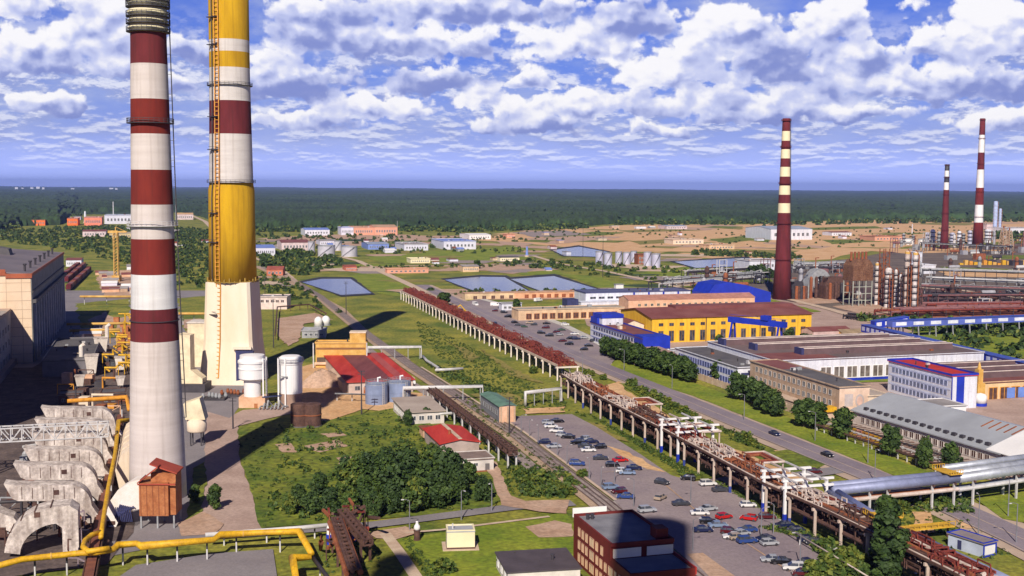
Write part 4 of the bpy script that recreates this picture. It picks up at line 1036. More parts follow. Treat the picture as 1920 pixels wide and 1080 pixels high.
# second cluster of hoppers further along
for i, (px, py, w, h, lab) in enumerate([(127, 700, 3.2, 6.0, 'small pale box hopper in the shade beside the power hall'), (148, 700, 3.0, 6.0, 'small pale box hopper with a thin stack, right-hand one of the pair in the shade'),
                                    (172, 707, 5.2, 8.6, 'white tapered hopper lit by the sun, in the middle of the duct yard'), (190, 672, 6.0, 9.0, 'pale tapered hopper with a grey side, behind the white tapered one'),
                                    (226, 700, 4.4, 6.5, 'pale duct box close by the yellow pipe tangle'), (226, 730, 3.2, 4.5, 'small pale cabinet under the orange pipe bridge'), (150, 733, 3.4, 5.5, 'small mottled hopper behind the furthest flue duct')]):
    t = T('hopper', lab, 'hopper', G(px, py), GA)
    m = MB(); a, b = w, w * 0.62
    vs = [(-b/2,0,1.5),(b/2,0,1.5),(b/2,b,1.5),(-b/2,b,1.5),(-a/2,-0.4,h),(a/2,-0.4,h),(a/2,a,h),(-a/2,a,h)]
    m.add(vs, [(0,3,2,1),(0,1,5,4),(1,2,6,5),(2,3,7,6),(3,0,4,7),(4,5,6,7)]); m.build('body', [conc, pale_stone][i < 2], t)
    m = MB(); m.box(-a/2 - 0.2, a/2 + 0.2, -0.6, a + 0.2, h, h + 0.3); m.build('lid', duct_conc, t)
    for sx in (-1, 1):
        for y in (0.2, b - 0.2): q = MB(); q.beam((sx*(b/2 - 0.2), y, 0), (sx*(b/2 - 0.2), y, 1.5), 0.3); q.build('leg', dark_steel, t)
    if i in (1, 3):
        q = MB(); q.tube([(a/2 - 0.5, a/2, h), (a/2 - 0.5, a/2, h + 5), (a/2 + 1.0, a/2, h + 6)], 0.9, 10); q.build('stack', conc, t)
for i, (px, py, w, d_, h, mt, lab) in enumerate([(205, 690, 7, 9, 5, dark_steel, 'dark machine house behind the white tapered hopper'), (150, 640, 10, 6, 3.6, pink_brick, 'small pink shed with white roof right of the power hall'), (190, 760, 8, 9, 4, dark_brown, 'brown fan house beneath the orange pipe bridge'), (110, 760, 8, 8, 3.5, dark_brown, 'dark pump shed in the shade of the power hall')]):
    b = bld('machine_house', lab, 'shed', G(px, py), w, d_, h, mt, white_paint if i == 1 else roof_dark, rt='mono' if i == 1 else 'flat', rise=1.6, par=0.3)
    windows(b, w, d_, 'f', 3, 1, 1.0, 1.0, 1.2, 2, fm=grey_steel)

# lattice bridge across the ducts
def lattice(name, label, p, q, w, h, m_, nseg, legs=(), t=0.24, leg_mat=None, group=None, cat='pipe bridge', pipes=()):
    L_ = math.dist(p[:2], q[:2]); ang = math.atan2(q[1]-p[1], q[0]-p[0])
    r = T(name, label, cat, (p[0], p[1]), ang, group)
    z = p[2]; s = (q[2] - p[2]) / L_
    zz = lambda x: z + s * x
    m = MB()
    for y in (-w/2, w/2):
        for hh in (0, h): m.beam((0, y, zz(0)+hh), (L_, y, zz(L_)+hh), t * 1.3)
        for k in range(nseg):
            a, b = L_*k/nseg, L_*(k+1)/nseg
            m.beam((a, y, zz(a)), (b, y, zz(b)+h), t) if k % 2 else m.beam((a, y, zz(a)+h), (b, y, zz(b)), t)
            m.beam((b, y, zz(b)), (b, y, zz(b)+h), t)
    for k in range(nseg + 1):
        a = L_*k/nseg
        for hh in (0, h): m.beam((a, -w/2, zz(a)+hh), (a, w/2, zz(a)+hh), t)
    m.build('truss', m_, r)
    for off, rad, hh, pm in pipes:
        m = MB(); m.tube([(0, off, zz(0)+hh), (L_, off, zz(L_)+hh)], rad, 8); m.build('pipe', pm, r)
    for f in legs:
        a = L_ * f
        for y in (-w/2, w/2):
            g_ = MB(); g_.beam((a, y, 0), (a, y, zz(a)), 0.45); g_.build('leg', leg_mat or m_, r)
    return r
p = (*ED(G(205, 880), -60, 0), 9.5); q = (*ED(G(205, 880), 0, 0), 9.5)
lattice('lattice_bridge', 'pale grey lattice steel bridge crossing over the flue ducts', p, q, 3.4, 3.6, pale_steel, 22, (0.05, 0.5, 0.97), 0.26)

# long rust-brown gallery running towards the viewer
def conveyor():
    A3, B3 = G(164, 1092, 3.2), G(226, 778, 3.2); ang = math.atan2(B3[1]-A3[1], B3[0]-A3[0]); L_ = math.dist(A3, B3)
    t = T('conveyor_gallery', 'long narrow rust-brown conveyor gallery between the flue ducts and the white chimney', 'conveyor', A3, ang)
    m = MB(); m.box(0, L_, -0.9, 0.9, 2.0, 3.4); m.build('casing', plum_rust, t)
    m = MB(); m.box(0, L_, -1.35, -1.1, 1.9, 3.0); m.box(0, L_, 1.1, 1.35, 1.9, 3.0); m.build('edge_beam', dark_brown, t)
    for k in range(14):
        for y in (-0.8, 0.8): q = MB(); q.beam((3 + (L_-6)*k/13, y, 0), (3 + (L_-6)*k/13, y, 2.0), 0.3); q.build('leg', dark_brown, t)
    g = random.Random(4)
    for k in range(30):
        x = L_*(0.12 + 0.86*k/30); q = MB(); y = g.uniform(2.2, 6.0); z = g.uniform(1.5, 5.5)
        q.beam((x, y, 0), (x, y, z), 0.25); q.beam((x, y, z), (x + g.uniform(-4, 4), y + g.uniform(-2.5, 2), z * g.uniform(0.5, 1)), 0.3); q.beam((x, y, z), (x + g.uniform(-1, 3), y + g.uniform(-1, 2.5), z), 0.22)
        q.build('pipe', [mauve, dark_brown, mauve, rust, pale_steel][k % 5], t)
plum_rust = M('plum_rust', (0.15, 0.05, 0.035), 0.85, scale=0.5, c2=(0.24, 0.085, 0.05), fine=0.2)
mauve = M('walkway_mauve', (0.26, 0.20, 0.24), 0.8, fine=0.3)
conveyor()

# yellow gas main
def pipe_run(name, label, pts, r, mat, legs=(), cat='pipe', group=None, leg_mat=None, n=10, collars=(), leg_w=0.3):
    b = pts[0]; t = T(name, label, cat, (b[0], b[1]), 0, group)
    P = [(p[0]-b[0], p[1]-b[1], p[2]) for p in pts]
    m = MB(); m.tube(P, r, n); m.build('pipe', mat, t, smooth=True)
    if r > 0.55 and mat is pipe_yellow:
        for a, b2 in zip(P, P[1:]):
            L2 = math.dist(a, b2)
            for k in range(int(L2 / 9)):
                f = (k + 0.5) / int(L2 / 9); q = MB(); u = [(b2[i]-a[i]) / L2 for i in range(3)]; c0 = [a[i] + (b2[i]-a[i]) * f for i in range(3)]
                q.tube([tuple(c0[i] - u[i]*0.12 for i in range(3)), tuple(c0[i] + u[i]*0.12 for i in range(3))], r * 1.16, n); q.build('flange', ochre, t)
    for l in legs:
        x, y, z = l[0]-b[0], l[1]-b[1], l[2]
        g_ = MB(); g_.box(x-leg_w/2, x+leg_w/2, y-leg_w/2, y+leg_w/2, 0, z*0.62, 0); g_.box(x-leg_w/2, x+leg_w/2, y-leg_w/2, y+leg_w/2, z*0.62, z, 1)
        g_.box(x - leg_w*1.5, x + leg_w*1.5, y - leg_w, y + leg_w, z, z+0.2, 1); g_.build('leg', leg_mat or [pale_steel, dark_steel], t)
    return t
def rpt(px, py, z): g_ = G(px, py, z); return (g_[0], g_[1], z)
run = [rpt(-60,1076,4.6), rpt(40,1049,4.6), rpt(150,1037,4.6), rpt(180,1036,4.6), rpt(212,1030,4.6), rpt(220,1022,4.6), rpt(256,1019,4.6), rpt(264,1024,4.6), rpt(400,1012,4.6), rpt(412,1003,4.6), rpt(500,998,4.6), rpt(562,997,4.6), rpt(584,1038,4.6)]
legs = [rpt(65,1048,4.0), rpt(125,1042,4.0), rpt(230,1024,4.0), rpt(276,1026,4.0), rpt(332,1020,4.0), rpt(388,1016,4.0), rpt(443,1003,4.0), rpt(525,1001,4.0)]
pipe_run('gas_main', 'thick yellow gas main on white legs crossing the foreground', run, 0.62, pipe_yellow, legs)
pipe_run('gas_main', 'yellow pipe bend rising beside the lower end of the foreground main', [rpt(584,1044,4.2), rpt(548,1046,4.2), rpt(556,1090,4.2)], 0.58, pipe_yellow, [rpt(552,1060,3.8)])
pipe_run('gas_main', 'yellow pipe dropping from the white chimney to the looped junction', [rpt(247,786,9.0), rpt(222,790,9.0), rpt(216,850,8.4), rpt(203,915,7.4), rpt(192,985,5.6), rpt(189,1008,4.8)], 0.50, pipe_yellow, [rpt(208,890,7.0)])
pipe_run('gas_main', 'looping yellow expansion bend at the left of the foreground', [rpt(188,998,5.2), rpt(172,1003,5.2), rpt(159,1014,5.2), rpt(156,1026,5.2), rpt(166,1034,5.2), rpt(190,1030,5.2), rpt(205,1028,5.2)], 0.55, pipe_yellow)
pipe_run('pipe_bridge', 'orange pipe bridge over the far end of the flue ducts', [rpt(126,752,10), rpt(238,745,10), rpt(242,768,10)], 0.62, orange_steel, [rpt(170,750,9.4), rpt(228,747,9.4)])
for i, (a, b, zz, lab) in enumerate([((150,556),(250,556),6,'ochre pipe bridge across the far yard, furthest of three'), ((125,608),(250,606),6,'ochre pipe bridge across the far yard, middle of three'), ((130,620),(225,618),5,'ochre pipe bridge across the far yard, nearest of three'), ((335,588),(392,588),7,'yellow pipe bridge between the two great chimneys')]):
    pipe_run('pipe_bridge', lab, [rpt(*a, zz), rpt(*b, zz)], 0.7, ochre, [rpt(a[0]+8, a[1], zz-0.6), rpt((a[0]+b[0])/2, (a[1]+b[1])/2, zz-0.6), rpt(b[0]-8, b[1], zz-0.6)])
t = T('pipe_manifold', 'tangle of yellow valve pipes left of the white chimney', 'pipework', G(235, 660), 0)
c = G(235, 660)
m = MB()
g0 = random.Random(3)
for k in range(26):
    a = [rpt(g0.uniform(212, 246), g0.uniform(585, 690), g0.uniform(2, 9)) for _ in range(1)][0]
    dx, dy, dz = [(6,0,0),(0,9,0),(0,0,4),(-5,0,0)][k % 4]
    p0 = (a[0]-c[0], a[1]-c[1], a[2]); p1 = (p0[0]+dx, p0[1]+dy, p0[2]+dz)
    m = MB(); m.tube([p0, p1, (p1[0]+2, p1[1], p1[2]-1.5)], 0.42, 7)
    m.beam((p1[0], p1[1], 0), p1, 0.25); m.build('pipe', pipe_yellow, t)
for k in range(10):
    a = rpt(g0.uniform(205, 246), g0.uniform(600, 690), 0); m = MB(); m.box(a[0]-c[0]-1.5, a[0]-c[0]+1.5, a[1]-c[1], a[1]-c[1]+2, 0, g0.uniform(1.5, 5)); m.build('valve_house', brick_red, t)

# fan house and its ducts in front of the white chimney
t = T('fan_house', 'rust-red brick fan house on posts with a curved white duct, under the white chimney', 'fan house', G(262, 992), R(2))
W, Dp = 8.0, 6.5
m = MB(); m.box(0, W*0.82, 0, Dp, 3.0, 10.6); m.box(W*0.30, W, 1.2, Dp, 10.6, 12.6); m.box(W*0.82, W, 1.0, Dp, 3.0, 10.6); m.build('wall', brick_red, t)
m = MB(); m.extrude([(-0.3, 10.5), (W*0.55, 14.2), (W*0.55, 14.5), (-0.3, 10.8)], 'y', -0.4, 2.2); m.extrude([(W*0.28, 14.6), (W+0.4, 12.4), (W+0.4, 12.7), (W*0.28, 14.9)], 'y', 0.8, Dp + 0.4); m.box(-0.25, W + 0.25, -0.3, 0.0, 10.2, 10.5)
m.build('roof', M('fan_roof', (0.34, 0.055, 0.03), 0.75, fine=0.15), t)
m = MB()
for k in range(5): m.box(0.3 + k*1.35, 0.45 + k*1.35, -0.1, 0, 3.2, 10)
m.build('rib', rust, t)
for x in (0.3, W/2, W - 0.3):
    for y in (0.3, Dp - 0.3): q = MB(); q.beam((x, y, 0), (x, y, 3.0), 0.35); q.build('leg', grey_steel, t)
prof = [(0, 11.2), (-2.2, 10.6), (-5.0, 8.8), (-6.9, 6.2), (-7.9, 3.0), (-8.2, -0.1), (-5.8, -0.1), (-4.6, 2.4), (-2.4, 4.0), (0, 4.4)]
m = MB(); m.extrude(prof, 'y', 1.0, 6.0); m.build('duct', M('white_duct', (0.74, 0.66, 0.60), 0.8, scale=0.5, c2=(0.80, 0.76, 0.74), fine=0.1), t)
m = MB()
for k in range(9): m.beam((-5.6 + 0.5*k, 0.4, 2.4 + 0.35*k), (-4.4 + 0.4*k, 0.5, 5.6 - 0.1*k), 0.25); m.beam((-5.4 + 0.4*k, 0.3, 5.0), (-5.0 + 0.4*k, 0.5, 1.6), 0.2)
m.build('bracket', navy, t)
t = T('pleated_duct', 'cream stepped duct casing hugging the left side of the white chimney', 'duct', G(236, 905), GA)
m = MB()
for k in range(6):
    y0 = -9 + 7.0 * k; m.extrude([(-1.2, 0), (-2.2, 5.5), (-0.6, 9.5), (2.4, 11.5), (5, 11.5), (5, 0)], 'y', y0, y0 + 5.2)
    m.box(-0.6, 5, y0 + 5.2, y0 + 7.0, 0, 9.2)
m.build('casing', pale_stone, t)

# structures between the two chimneys
t = T('flue_duct', 'cream hooked flue casing behind the white chimney, beside the yellow one', 'duct', G(352, 735), 0, 'cream casings between the two great chimneys')
m = MB(); m.extrude([(-3.0, 0), (-3.0, 22), (1.2, 21.5), (1.2, 8.5), (5.6, 5.0), (5.6, 0)], 'y', 0, 6); m.build('casing', M('cream_casing', (0.78, 0.66, 0.46), 0.85, fine=0.06), t)
m = MB(); m.box(-4.5, 7, -2, 8, 0, 3.2); m.build('plinth', dark_steel, t)
t = T('flue_duct', 'cream gabled flue block touching the left flank of the yellow chimney', 'duct', G(368, 690), 0, 'cream casings between the two great chimneys')
m = MB(); m.extrude([(-4, 0), (-4, 19), (3.5, 19), (3.5, 0)], 'y', 2, 12); m.build('casing', MATS['cream_casing'], t); m = MB(); m.box(-4.3, 3.8, 1.7, 12.3, 19, 19.5); m.build('cap', conc, t)
t = T('dust_collector', 'cream box hopper over a round pale drum, right of the white chimney', 'hopper', G(364, 838), R(4))
m = MB(); m.extrude([(-2.4, 8.2), (-3.0, 13.0), (1.8, 14.6), (3.4, 8.2)], 'y', 0, 5); m.build('body', MATS['cream_casing'], t)
m = MB(); m.lathe([(2.7, 4.2), (2.9, 4.6), (2.9, 8.2)], c=(0.4, 2.5), n=24); m.build('drum', pale_stone, t, smooth=True)
for a in range(4): q = MB(); q.beam((0.4 + 2.2*math.cos(a*1.57+.78), 2.5 + 2.2*math.sin(a*1.57+.78), 0), (0.4 + 2.2*math.cos(a*1.57+.78), 2.5 + 2.2*math.sin(a*1.57+.78), 4.4), 0.35); q.build('leg', dark_steel, t)
for i, (px, py) in enumerate([(395, 752), (430, 745)]):
    t = T('pump_skid', ['low dark pump skid right of the round pale drum', 'rusty pump skid at the front of the yellow chimney base'][i], 'machine', G(px, py), 0)
    m = MB(); m.box(-4, 5, 0, 5, 0, 0.9); m.build('skid', dark_steel, t)
    for k in range(6): m = MB(); m.lathe([(0.5, 0.9), (0.7, 1.4), (0.4, 2.6)], c=(-3 + 1.5*k, 1 + (k*7 % 4)), n=8); m.build('pump', [grey_steel, rust][i], t)

# ================================================================== MIDDLE: sheds, tanks, car park side
# two white tanks on stands
t = T('water_tank', 'white mushroom-shaped tank on a narrow drum and brick block, by the yellow chimney', 'tank', G(474, 762))
m = MB(); m.lathe([(3.0, 3.8), (3.0, 9.6), (4.1, 9.7), (4.7, 10.2), (4.7, 13.4), (4.9, 13.5), (4.9, 13.9), (4.7, 14.0), (4.7, 15.6), (5.0, 15.7), (5.0, 16.4), (4.3, 17.2), (4.3, 18.4), (0.2, 18.9)], n=36); m.build('shell', white_paint, t, smooth=False)
m = MB(); m.box(-4.2, 5.0, -3.2, 3.4, 0, 3.8); m.build('plinth', pink_brick, t)
m = MB(); m.box(1.2, 2.4, -3.25, -3.2, 0, 1.6); m.build('door', brick_red, t)
for a in (0.3, -0.5):
    q = MB(); q.beam((4.9*math.cos(a), 4.9*math.sin(a), 0), (4.9*math.cos(a), 4.9*math.sin(a), 17.5), 0.5); q.build('leg', white_paint, t)
q = MB(); rungs(q, 5.0, -1.0, 0, 18, 0.0, 0.8, 1.0, 0.12); q.build('ladder', pale_steel, t)
t = T('water_tank', 'upright white cylindrical tank with rails on top, left of the earth mound', 'tank', G(546, 761))
m = MB(); m.lathe([(4.0, 4.8), (4.0, 15.2), (4.3, 15.3), (4.3, 16.0), (4.1, 16.1), (4.1, 17.4), (3.2, 18.0), (0.2, 18.3)], n=32); m.build('shell', white_paint, t)
m = MB(); m.lathe([(3.9, 0), (3.9, 4.8)], n=20); m.build('skirt', M('skirt_tan', (0.36, 0.24, 0.19), 0.9, fine=0.2), t)
g = MB(); ring(g, 4.1, 16.0, 0.6, True, 18); g.build('gallery', pale_steel, t)
for x in (-3.6, -1.2): q = MB(); q.beam((x, -4.3, 0), (x, -4.3, 17.6), 0.45); q.build('leg', white_paint, t)
q = MB(); q.box(-3.4, -0.4, -4.9, -4.1, 11.0, 11.3); q.build('landing', grey_steel, t)
for i, (px, lab) in enumerate([(562, 'dark brown tank standing in the long chimney shadow, left of its twin'), (586, 'dark brown tank standing in the long chimney shadow, right of its twin')]):
    t = T('tank', lab, 'tank', G(px, 800), 0, 'brown tanks in the shadow')
    m = MB(); m.lathe([(2.9, 0.6), (2.9, 7.4), (2.6, 7.6), (0.1, 7.9)], n=24); m.build('shell', dark_brown, t)
    q = MB(); q.lathe([(3.1, 0), (3.1, 0.6)], n=16); q.build('footing', roof_dark, t)
    q = MB(); q.lathe([(2.92, 3.9), (3.05, 3.95), (3.05, 4.2), (2.92, 4.25)], n=24, cap=False); q.build('band', rust, t)
t = T('pipe_cluster', 'knot of grey pipes and valves on the ground between the two white tanks', 'pipework', G(510, 768))
for k in range(7):
    q = MB(); x = -4 + 1.3*k; q.tube([(x, -2, 0.6), (x, 0.5, 1.0 + k % 3), (x + 1.2, 2.5, 0.8)], 0.3, 7); q.build('pipe', grey_steel, t)
pipe_run('pipe', 'thin white pipe linking the tops of the two white tanks', [rpt(492,745,10), rpt(528,742,10)], 0.25, white_paint)
# mound of earth
def mound(name, label, p, rx, ry, h, mat, seed):
    g = random.Random(seed); m = MB(); n, k = 26, 7; vs = []
    for i in range(k):
        f = i / (k - 1); r = 1 - f
        for j in range(n):
            a = 2*math.pi*j/n; w = 1 + 0.16*math.sin(3*a + seed) + 0.08*math.sin(7*a)
            vs.append((rx*r*w*math.cos(a), ry*r*w*math.sin(a), h*(1 - r**1.6)*(1 + 0.12*g.uniform(-1,1)) + (0 if i else -0.2)))
    m.add(vs, [(i*n+j, i*n+(j+1)%n, (i+1)*n+(j+1)%n, (i+1)*n+j) for i in range(k-1) for j in range(n)])
    return tag(m.build(name, mat, None, (p[0], p[1], 0), smooth=True), label, 'mound')
mound('earth_mound', 'bare pinkish earth mound between the white tank and the red roofed shed', G(603, 722), 9, 9, 6.0, dirt, 2)
# ochre block with stair tower
A = G(592, 690)
t = bld('works_block', 'ochre yellow block with a square tower at its corner, behind the red roofed shed', 'building', A, 21.5, 7, 10.5, ochre, M('ochre_roof', (0.55, 0.33, 0.12), 0.85, fine=0.15), ang=R(3), par=0.5)
m = MB(); m.box(0.5, 21.0, -0.25, -0.02, 2.6, 4.6); m.build('window_band', M('dark_band', (0.10, 0.065, 0.05), 0.6), t)
m = MB(); m.box(-0.4, 21.9, -0.9, -0.02, 1.6, 2.6); m.build('sill', M('beige_sill', (0.66, 0.46, 0.33), 0.8), t)
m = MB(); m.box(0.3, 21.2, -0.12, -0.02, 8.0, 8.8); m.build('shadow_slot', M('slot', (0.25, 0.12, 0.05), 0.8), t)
m = MB(); m.box(14.6, 21.3, 0.4, 6.6, 10.8, 15.0); m.build('tower', ochre, t)
m = MB(); m.box(14.4, 21.5, 0.2, 6.8, 15.0, 15.4); m.build('tower_roof', pale_stone, t)
for x in (-0.8, 21.9): q = MB(); q.beam((x, -1.2, 0), (x, -1.2, 11), 0.5); q.build('leg', pale_steel, t)
# long red roofed shed
t = bld('storage_shed', 'long low shed with a broad bright red roof, a maroon panel down its middle', 'shed', ED(G(654, 740), 0, 0), 24.5, 68, 4.6, M('shed_wall', (0.46, 0.36, 0.32), 0.9, scale=0.3, c2=(0.60, 0.50, 0.46)), roof_red, rt='mono', rise=0.6, over=0.8)
windows(t, 24.5, 68, 'f', 6, 1, 1.8, 1.4, 1.6, 2, fm=grey_steel)
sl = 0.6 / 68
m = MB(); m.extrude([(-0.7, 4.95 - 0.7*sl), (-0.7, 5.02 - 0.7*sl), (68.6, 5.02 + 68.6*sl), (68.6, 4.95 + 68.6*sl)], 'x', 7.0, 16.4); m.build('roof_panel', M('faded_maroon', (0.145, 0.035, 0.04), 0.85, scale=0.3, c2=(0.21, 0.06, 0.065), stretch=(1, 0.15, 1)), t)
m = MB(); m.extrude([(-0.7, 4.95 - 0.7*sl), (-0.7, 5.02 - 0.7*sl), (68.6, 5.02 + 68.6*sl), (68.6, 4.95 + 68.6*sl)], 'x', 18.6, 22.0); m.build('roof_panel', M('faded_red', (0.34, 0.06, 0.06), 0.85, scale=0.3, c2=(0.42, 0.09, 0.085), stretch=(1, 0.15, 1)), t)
q = MB(); q.box(5.6, 7.2, -0.1, 0, 0, 2.6); q.box(15, 17, -0.1, 0, 0, 2.6); q.build('door', brick_red, t)
m = MB(); m.extrude([(-1.6, 0), (-1.6, 3.6), (-0.02, 4.3), (-0.02, 0)], 'y', 4, 40); m.build('lean_to', M('lean_to', (0.55, 0.40, 0.30), 0.9), t)
for i, (px, py, r, h, lab) in enumerate([(706, 757, 4.0, 7.2, 'squat blue-grey tank in front of the red roofed shed, left one'), (748, 752, 4.4, 7.0, 'squat blue-grey tank in front of the red roofed shed, right one')]):
    t = T('tank', lab, 'tank', G(px, py), 0, 'blue-grey tanks')
    m = MB(); m.lathe([(r, 0), (r, h*0.5), (r+0.08, h*0.5), (r+0.08, h*0.53), (r, h*0.53), (r, h), (r*0.9, h+0.35), (0.1, h+0.9)], n=32); m.build('shell', steel_blue, t)
    q = MB(); q.tube([(0.5, 0, h+0.6), (0.5, 0, h+2.2), (1.6, 0, h+2.4)], 0.3, 8); q.build('vent_pipe', white_paint, t)
    q = MB(); rungs(q, r*0.7, -r*0.75, 0, h + 0.6, -0.8, 0.7, 0.8, 0.12); q.build('ladder', pale_steel, t)
    g = MB(); ring(g, r - 0.6, h, 0.6, True, 20); g.build('rail', grey_steel, t)
b = bld('workshop', 'low shed with a plain tan grey roof, right of the blue-grey tanks', 'shed', G(763, 797), 12.5, 24, 4.0, M('workshop_wall', (0.58, 0.53, 0.50), 0.9), tan_roof, rt='mono', rise=0.5, over=0.6)
windows(b, 12.5, 24, 'f', 4, 1, 1.6, 1.4, 1.4, 2)
windows(b, 12.5, 24, 'l', 6, 1, 1.6, 1.4, 1.4, 2)
b = bld('red_shed', 'small shed with a bright red two-slope roof and pale ridge strip', 'shed', G(826, 858), 11.5, 22, 3.9, M('red_shed_wall', (0.40, 0.32, 0.30), 0.9), roof_red, rt='gd', rise=1.0, over=0.5)
m = MB(); m.box(5.2, 6.3, -0.4, 22.4, 5.2, 5.4); m.build('ridge_strip', path_conc, b)
m = MB(); m.lathe([(0.4, 4.4), (0.4, 6.2)], c=(4.6, 8), n=8); m.build('roof_vent', rust, b)
b = bld('shed_annexe', 'pale grey flat-roofed outhouse in front of the small red roofed shed', 'shed', G(846, 888), 12.0, 9.0, 3.4, M('annexe_pale', (0.60, 0.56, 0.54), 0.9), M('brown_roof', (0.22, 0.16, 0.14), 0.85, fine=0.2), par=0.2)
windows(b, 12, 9, 'f', 5, 1, 1.1, 0.8, 1.7, 2, t0=0.8, t1=7.6)
m = MB(); m.box(9.6, 10.8, -0.1, 0, 0, 2.2); m.build('door', roof_dark, b)
m = MB(); m.box(-0.5, 12.5, -1.2, -0.05, 0, 0.35); m.build('apron', rust, b)
b = bld('pink_porch', 'little brick lean-to at the left end of the small red roofed shed', 'shed', ED(G(800, 822), -1, 0), 3, 6, 2.6, pink_brick, rust, par=0)
b = bld('switch_house', 'green roofed shed with brick gable beside the upper corner of the car park', 'shed', G(936, 794), 5.6, 24, 5.6, M('switch_wall', (0.20, 0.21, 0.24), 0.9, fine=0.15), green_roof, rt='gd', rise=0.6, over=0.4)
m = MB(); m.box(0.02, 5.58, -0.2, 0, 0, 5.6); m.build('gable', pink_brick, b)
for k in range(3): q = MB(); q.box(0.3 + 2.3*k, 0.8 + 2.3*k, -0.45, -0.2, 0, 5.5); q.build('pier', tan_brick, b)
windows(b, 5.6, 24, 'l', 7, 1, 2.0, 1.5, 2.4, 2, fm=grey_steel)
# buildings towards the back, left of the railway
b = bld('office_block', 'low white building with dark windows right behind the yellow chimney', 'building', G(484, 580), 18, 16, 7.5, M('white_pink', (0.74, 0.60, 0.56), 0.85), roof_grey, ang=R(2), par=0.4)
windows(b, 18, 16, 'f', 5, 1, 1.8, 1.6, 4.4, 3, gm=dark_brown)
b = bld('gatehouse', 'small red brick house beside the road near the first pond', 'house', G(500, 517), 14, 12, 5.5, M('red_brick', (0.48, 0.15, 0.09), 0.9, fine=0.15), M('red_roof2', (0.30, 0.08, 0.06), 0.8), rt='gu', rise=2.2, ang=R(2))
windows(b, 14, 12, 'f', 4, 1, 1.6, 1.8, 1.6, 2)
for i, (px, py) in enumerate([(597, 612), (611, 610)]):
    t = T('tank', ['small white dome tank by the chimney shadow, left of two', 'small white dome tank by the chimney shadow, right of two'][i], 'tank', G(px, py), 0, 'white dome tanks')
    m = MB(); m.lathe([(2.3, 0), (2.3, 3.4), (1.8, 4.6), (0.9, 5.3), (0.05, 5.5)], n=20); m.build('shell', white_paint, t, smooth=True)
    q = MB(); q.lathe([(2.6, 0), (2.6, 0.5)], n=14); q.build('footing', grey_steel, t)
b = bld('plant_room', 'low grey flat building beside the white dome tanks', 'shed', G(566, 634), 12, 14, 3.6, grey_steel, M('lt_roof', (0.45, 0.45, 0.47), 0.8), ang=R(6), par=0.2)
windows(b, 12, 14, 'f', 4, 1, 1.4, 1.2, 1.2, 2)
for q in [[(520,598),(590,588),(625,600),(570,608),(560,640),(540,650),(520,630)]]: sheet('bare_earth', q, Z3, dirt, 0.8, 4)
fr = T('pipework', 'brown pipe frame around the bare earth yard right of the yellow chimney', 'pipework', G(520, 598))
c = G(520, 598)
for (a, b2) in [((520,585),(580,580)), ((580,580),(612,598)), ((520,585),(516,640))]:
    p, q = G(*a), G(*b2); m = MB(); m.tube([(p[0]-c[0], p[1]-c[1], 3.2), (q[0]-c[0], q[1]-c[1], 3.2)], 0.4, 7); m.build('pipe', dark_brown, fr)
    for f in (0.1, 0.4, 0.7, 0.95): m = MB(); x, y = p[0]+(q[0]-p[0])*f-c[0], p[1]+(q[1]-p[1])*f-c[1]; m.beam((x, y, 0), (x, y, 3.2), 0.3); m.build('leg', dark_brown, fr)

# dark trestle beside the railway
p = G(806, 752); q = G(962, 880)
lattice('coal_trestle', 'long dark rusty trestle on pale legs between the sheds and the railway', (*p, 4.0), (*q, 4.0), 2.4, 1.6, dark_brown, 40, (0.02, 0.1, 0.2, 0.3, 0.4, 0.5, 0.6, 0.7, 0.8, 0.9, 0.99), 0.24, pale_steel, cat='trestle', pipes=((-0.6, 0.45, 0.7, dark_brown), (0.6, 0.45, 0.7, dark_brown)))
g0t = random.Random(17)
lattice('rusty_trestle', 'rusty tangled lattice trestle rising above the service road in the foreground', rpt(664, 1082, 4.4), rpt(630, 984, 6.0), 1.8, 1.6, dark_brown, 13, (0.05, 0.35, 0.65, 0.97), 0.36, dark_brown, cat='trestle', pipes=((-1.2, 0.6, 0.8, rust), (0.3, 0.45, 1.2, dark_brown), (1.4, 0.5, 0.7, rust)))
lattice('rusty_trestle', 'short rusty lattice span slanting across the top of the foreground trestle', rpt(642, 966, 6.8), rpt(690, 1022, 4.2), 2.0, 1.3, dark_brown, 9, (0.1, 0.9), 0.3, dark_brown, cat='trestle', pipes=((-0.6, 0.5, 0.8, dark_brown), (0.7, 0.5, 0.8, dark_brown)))
t = T('pipework', 'tangle of rusty pipes and beams at the top of the rusty foreground trestle', 'pipework', G(650, 1030))
for k in range(26):
    m = MB(); x, y, z = g0t.uniform(-4, 5), g0t.uniform(-9, 9), g0t.uniform(2.5, 8.5)
    m.beam((x, y, z), (x + g0t.uniform(-3, 3), y + g0t.uniform(-5, 5), z + g0t.uniform(-1.5, 1.5)), g0t.uniform(0.25, 0.6)); m.beam((x, y, 0), (x, y, z), 0.22); m.build('pipe', [rust, dark_brown, dark_brown, rust_red][k % 4], t)
for i, (px, py, lab) in enumerate([(618, 1020, 'white and blue valve column left of the rusty foreground trestle'), (662, 1014, 'white and blue valve column right under the rusty foreground trestle')]):
    t = T('valve_column', lab, 'valve', G(px, py))
    m = MB(); m.lathe([(0.75, 0), (0.75, 2.2)], n=14); m.build('foot', blue_paint, t); m = MB(); m.lathe([(0.62, 2.2), (0.62, 3.8), (0.3, 4.3), (0.3, 5.0)], n=14); m.build('body', white_paint, t)
pipe_run('steam_pipe', 'grey lagged pipe along the service road behind the yellow main', [rpt(385,1003,3.2), rpt(560,990,3.2), rpt(640,982,3.2)], 0.5, pale_steel, [rpt(420,1000,2.7), rpt(500,995,2.7), rpt(590,987,2.7)])
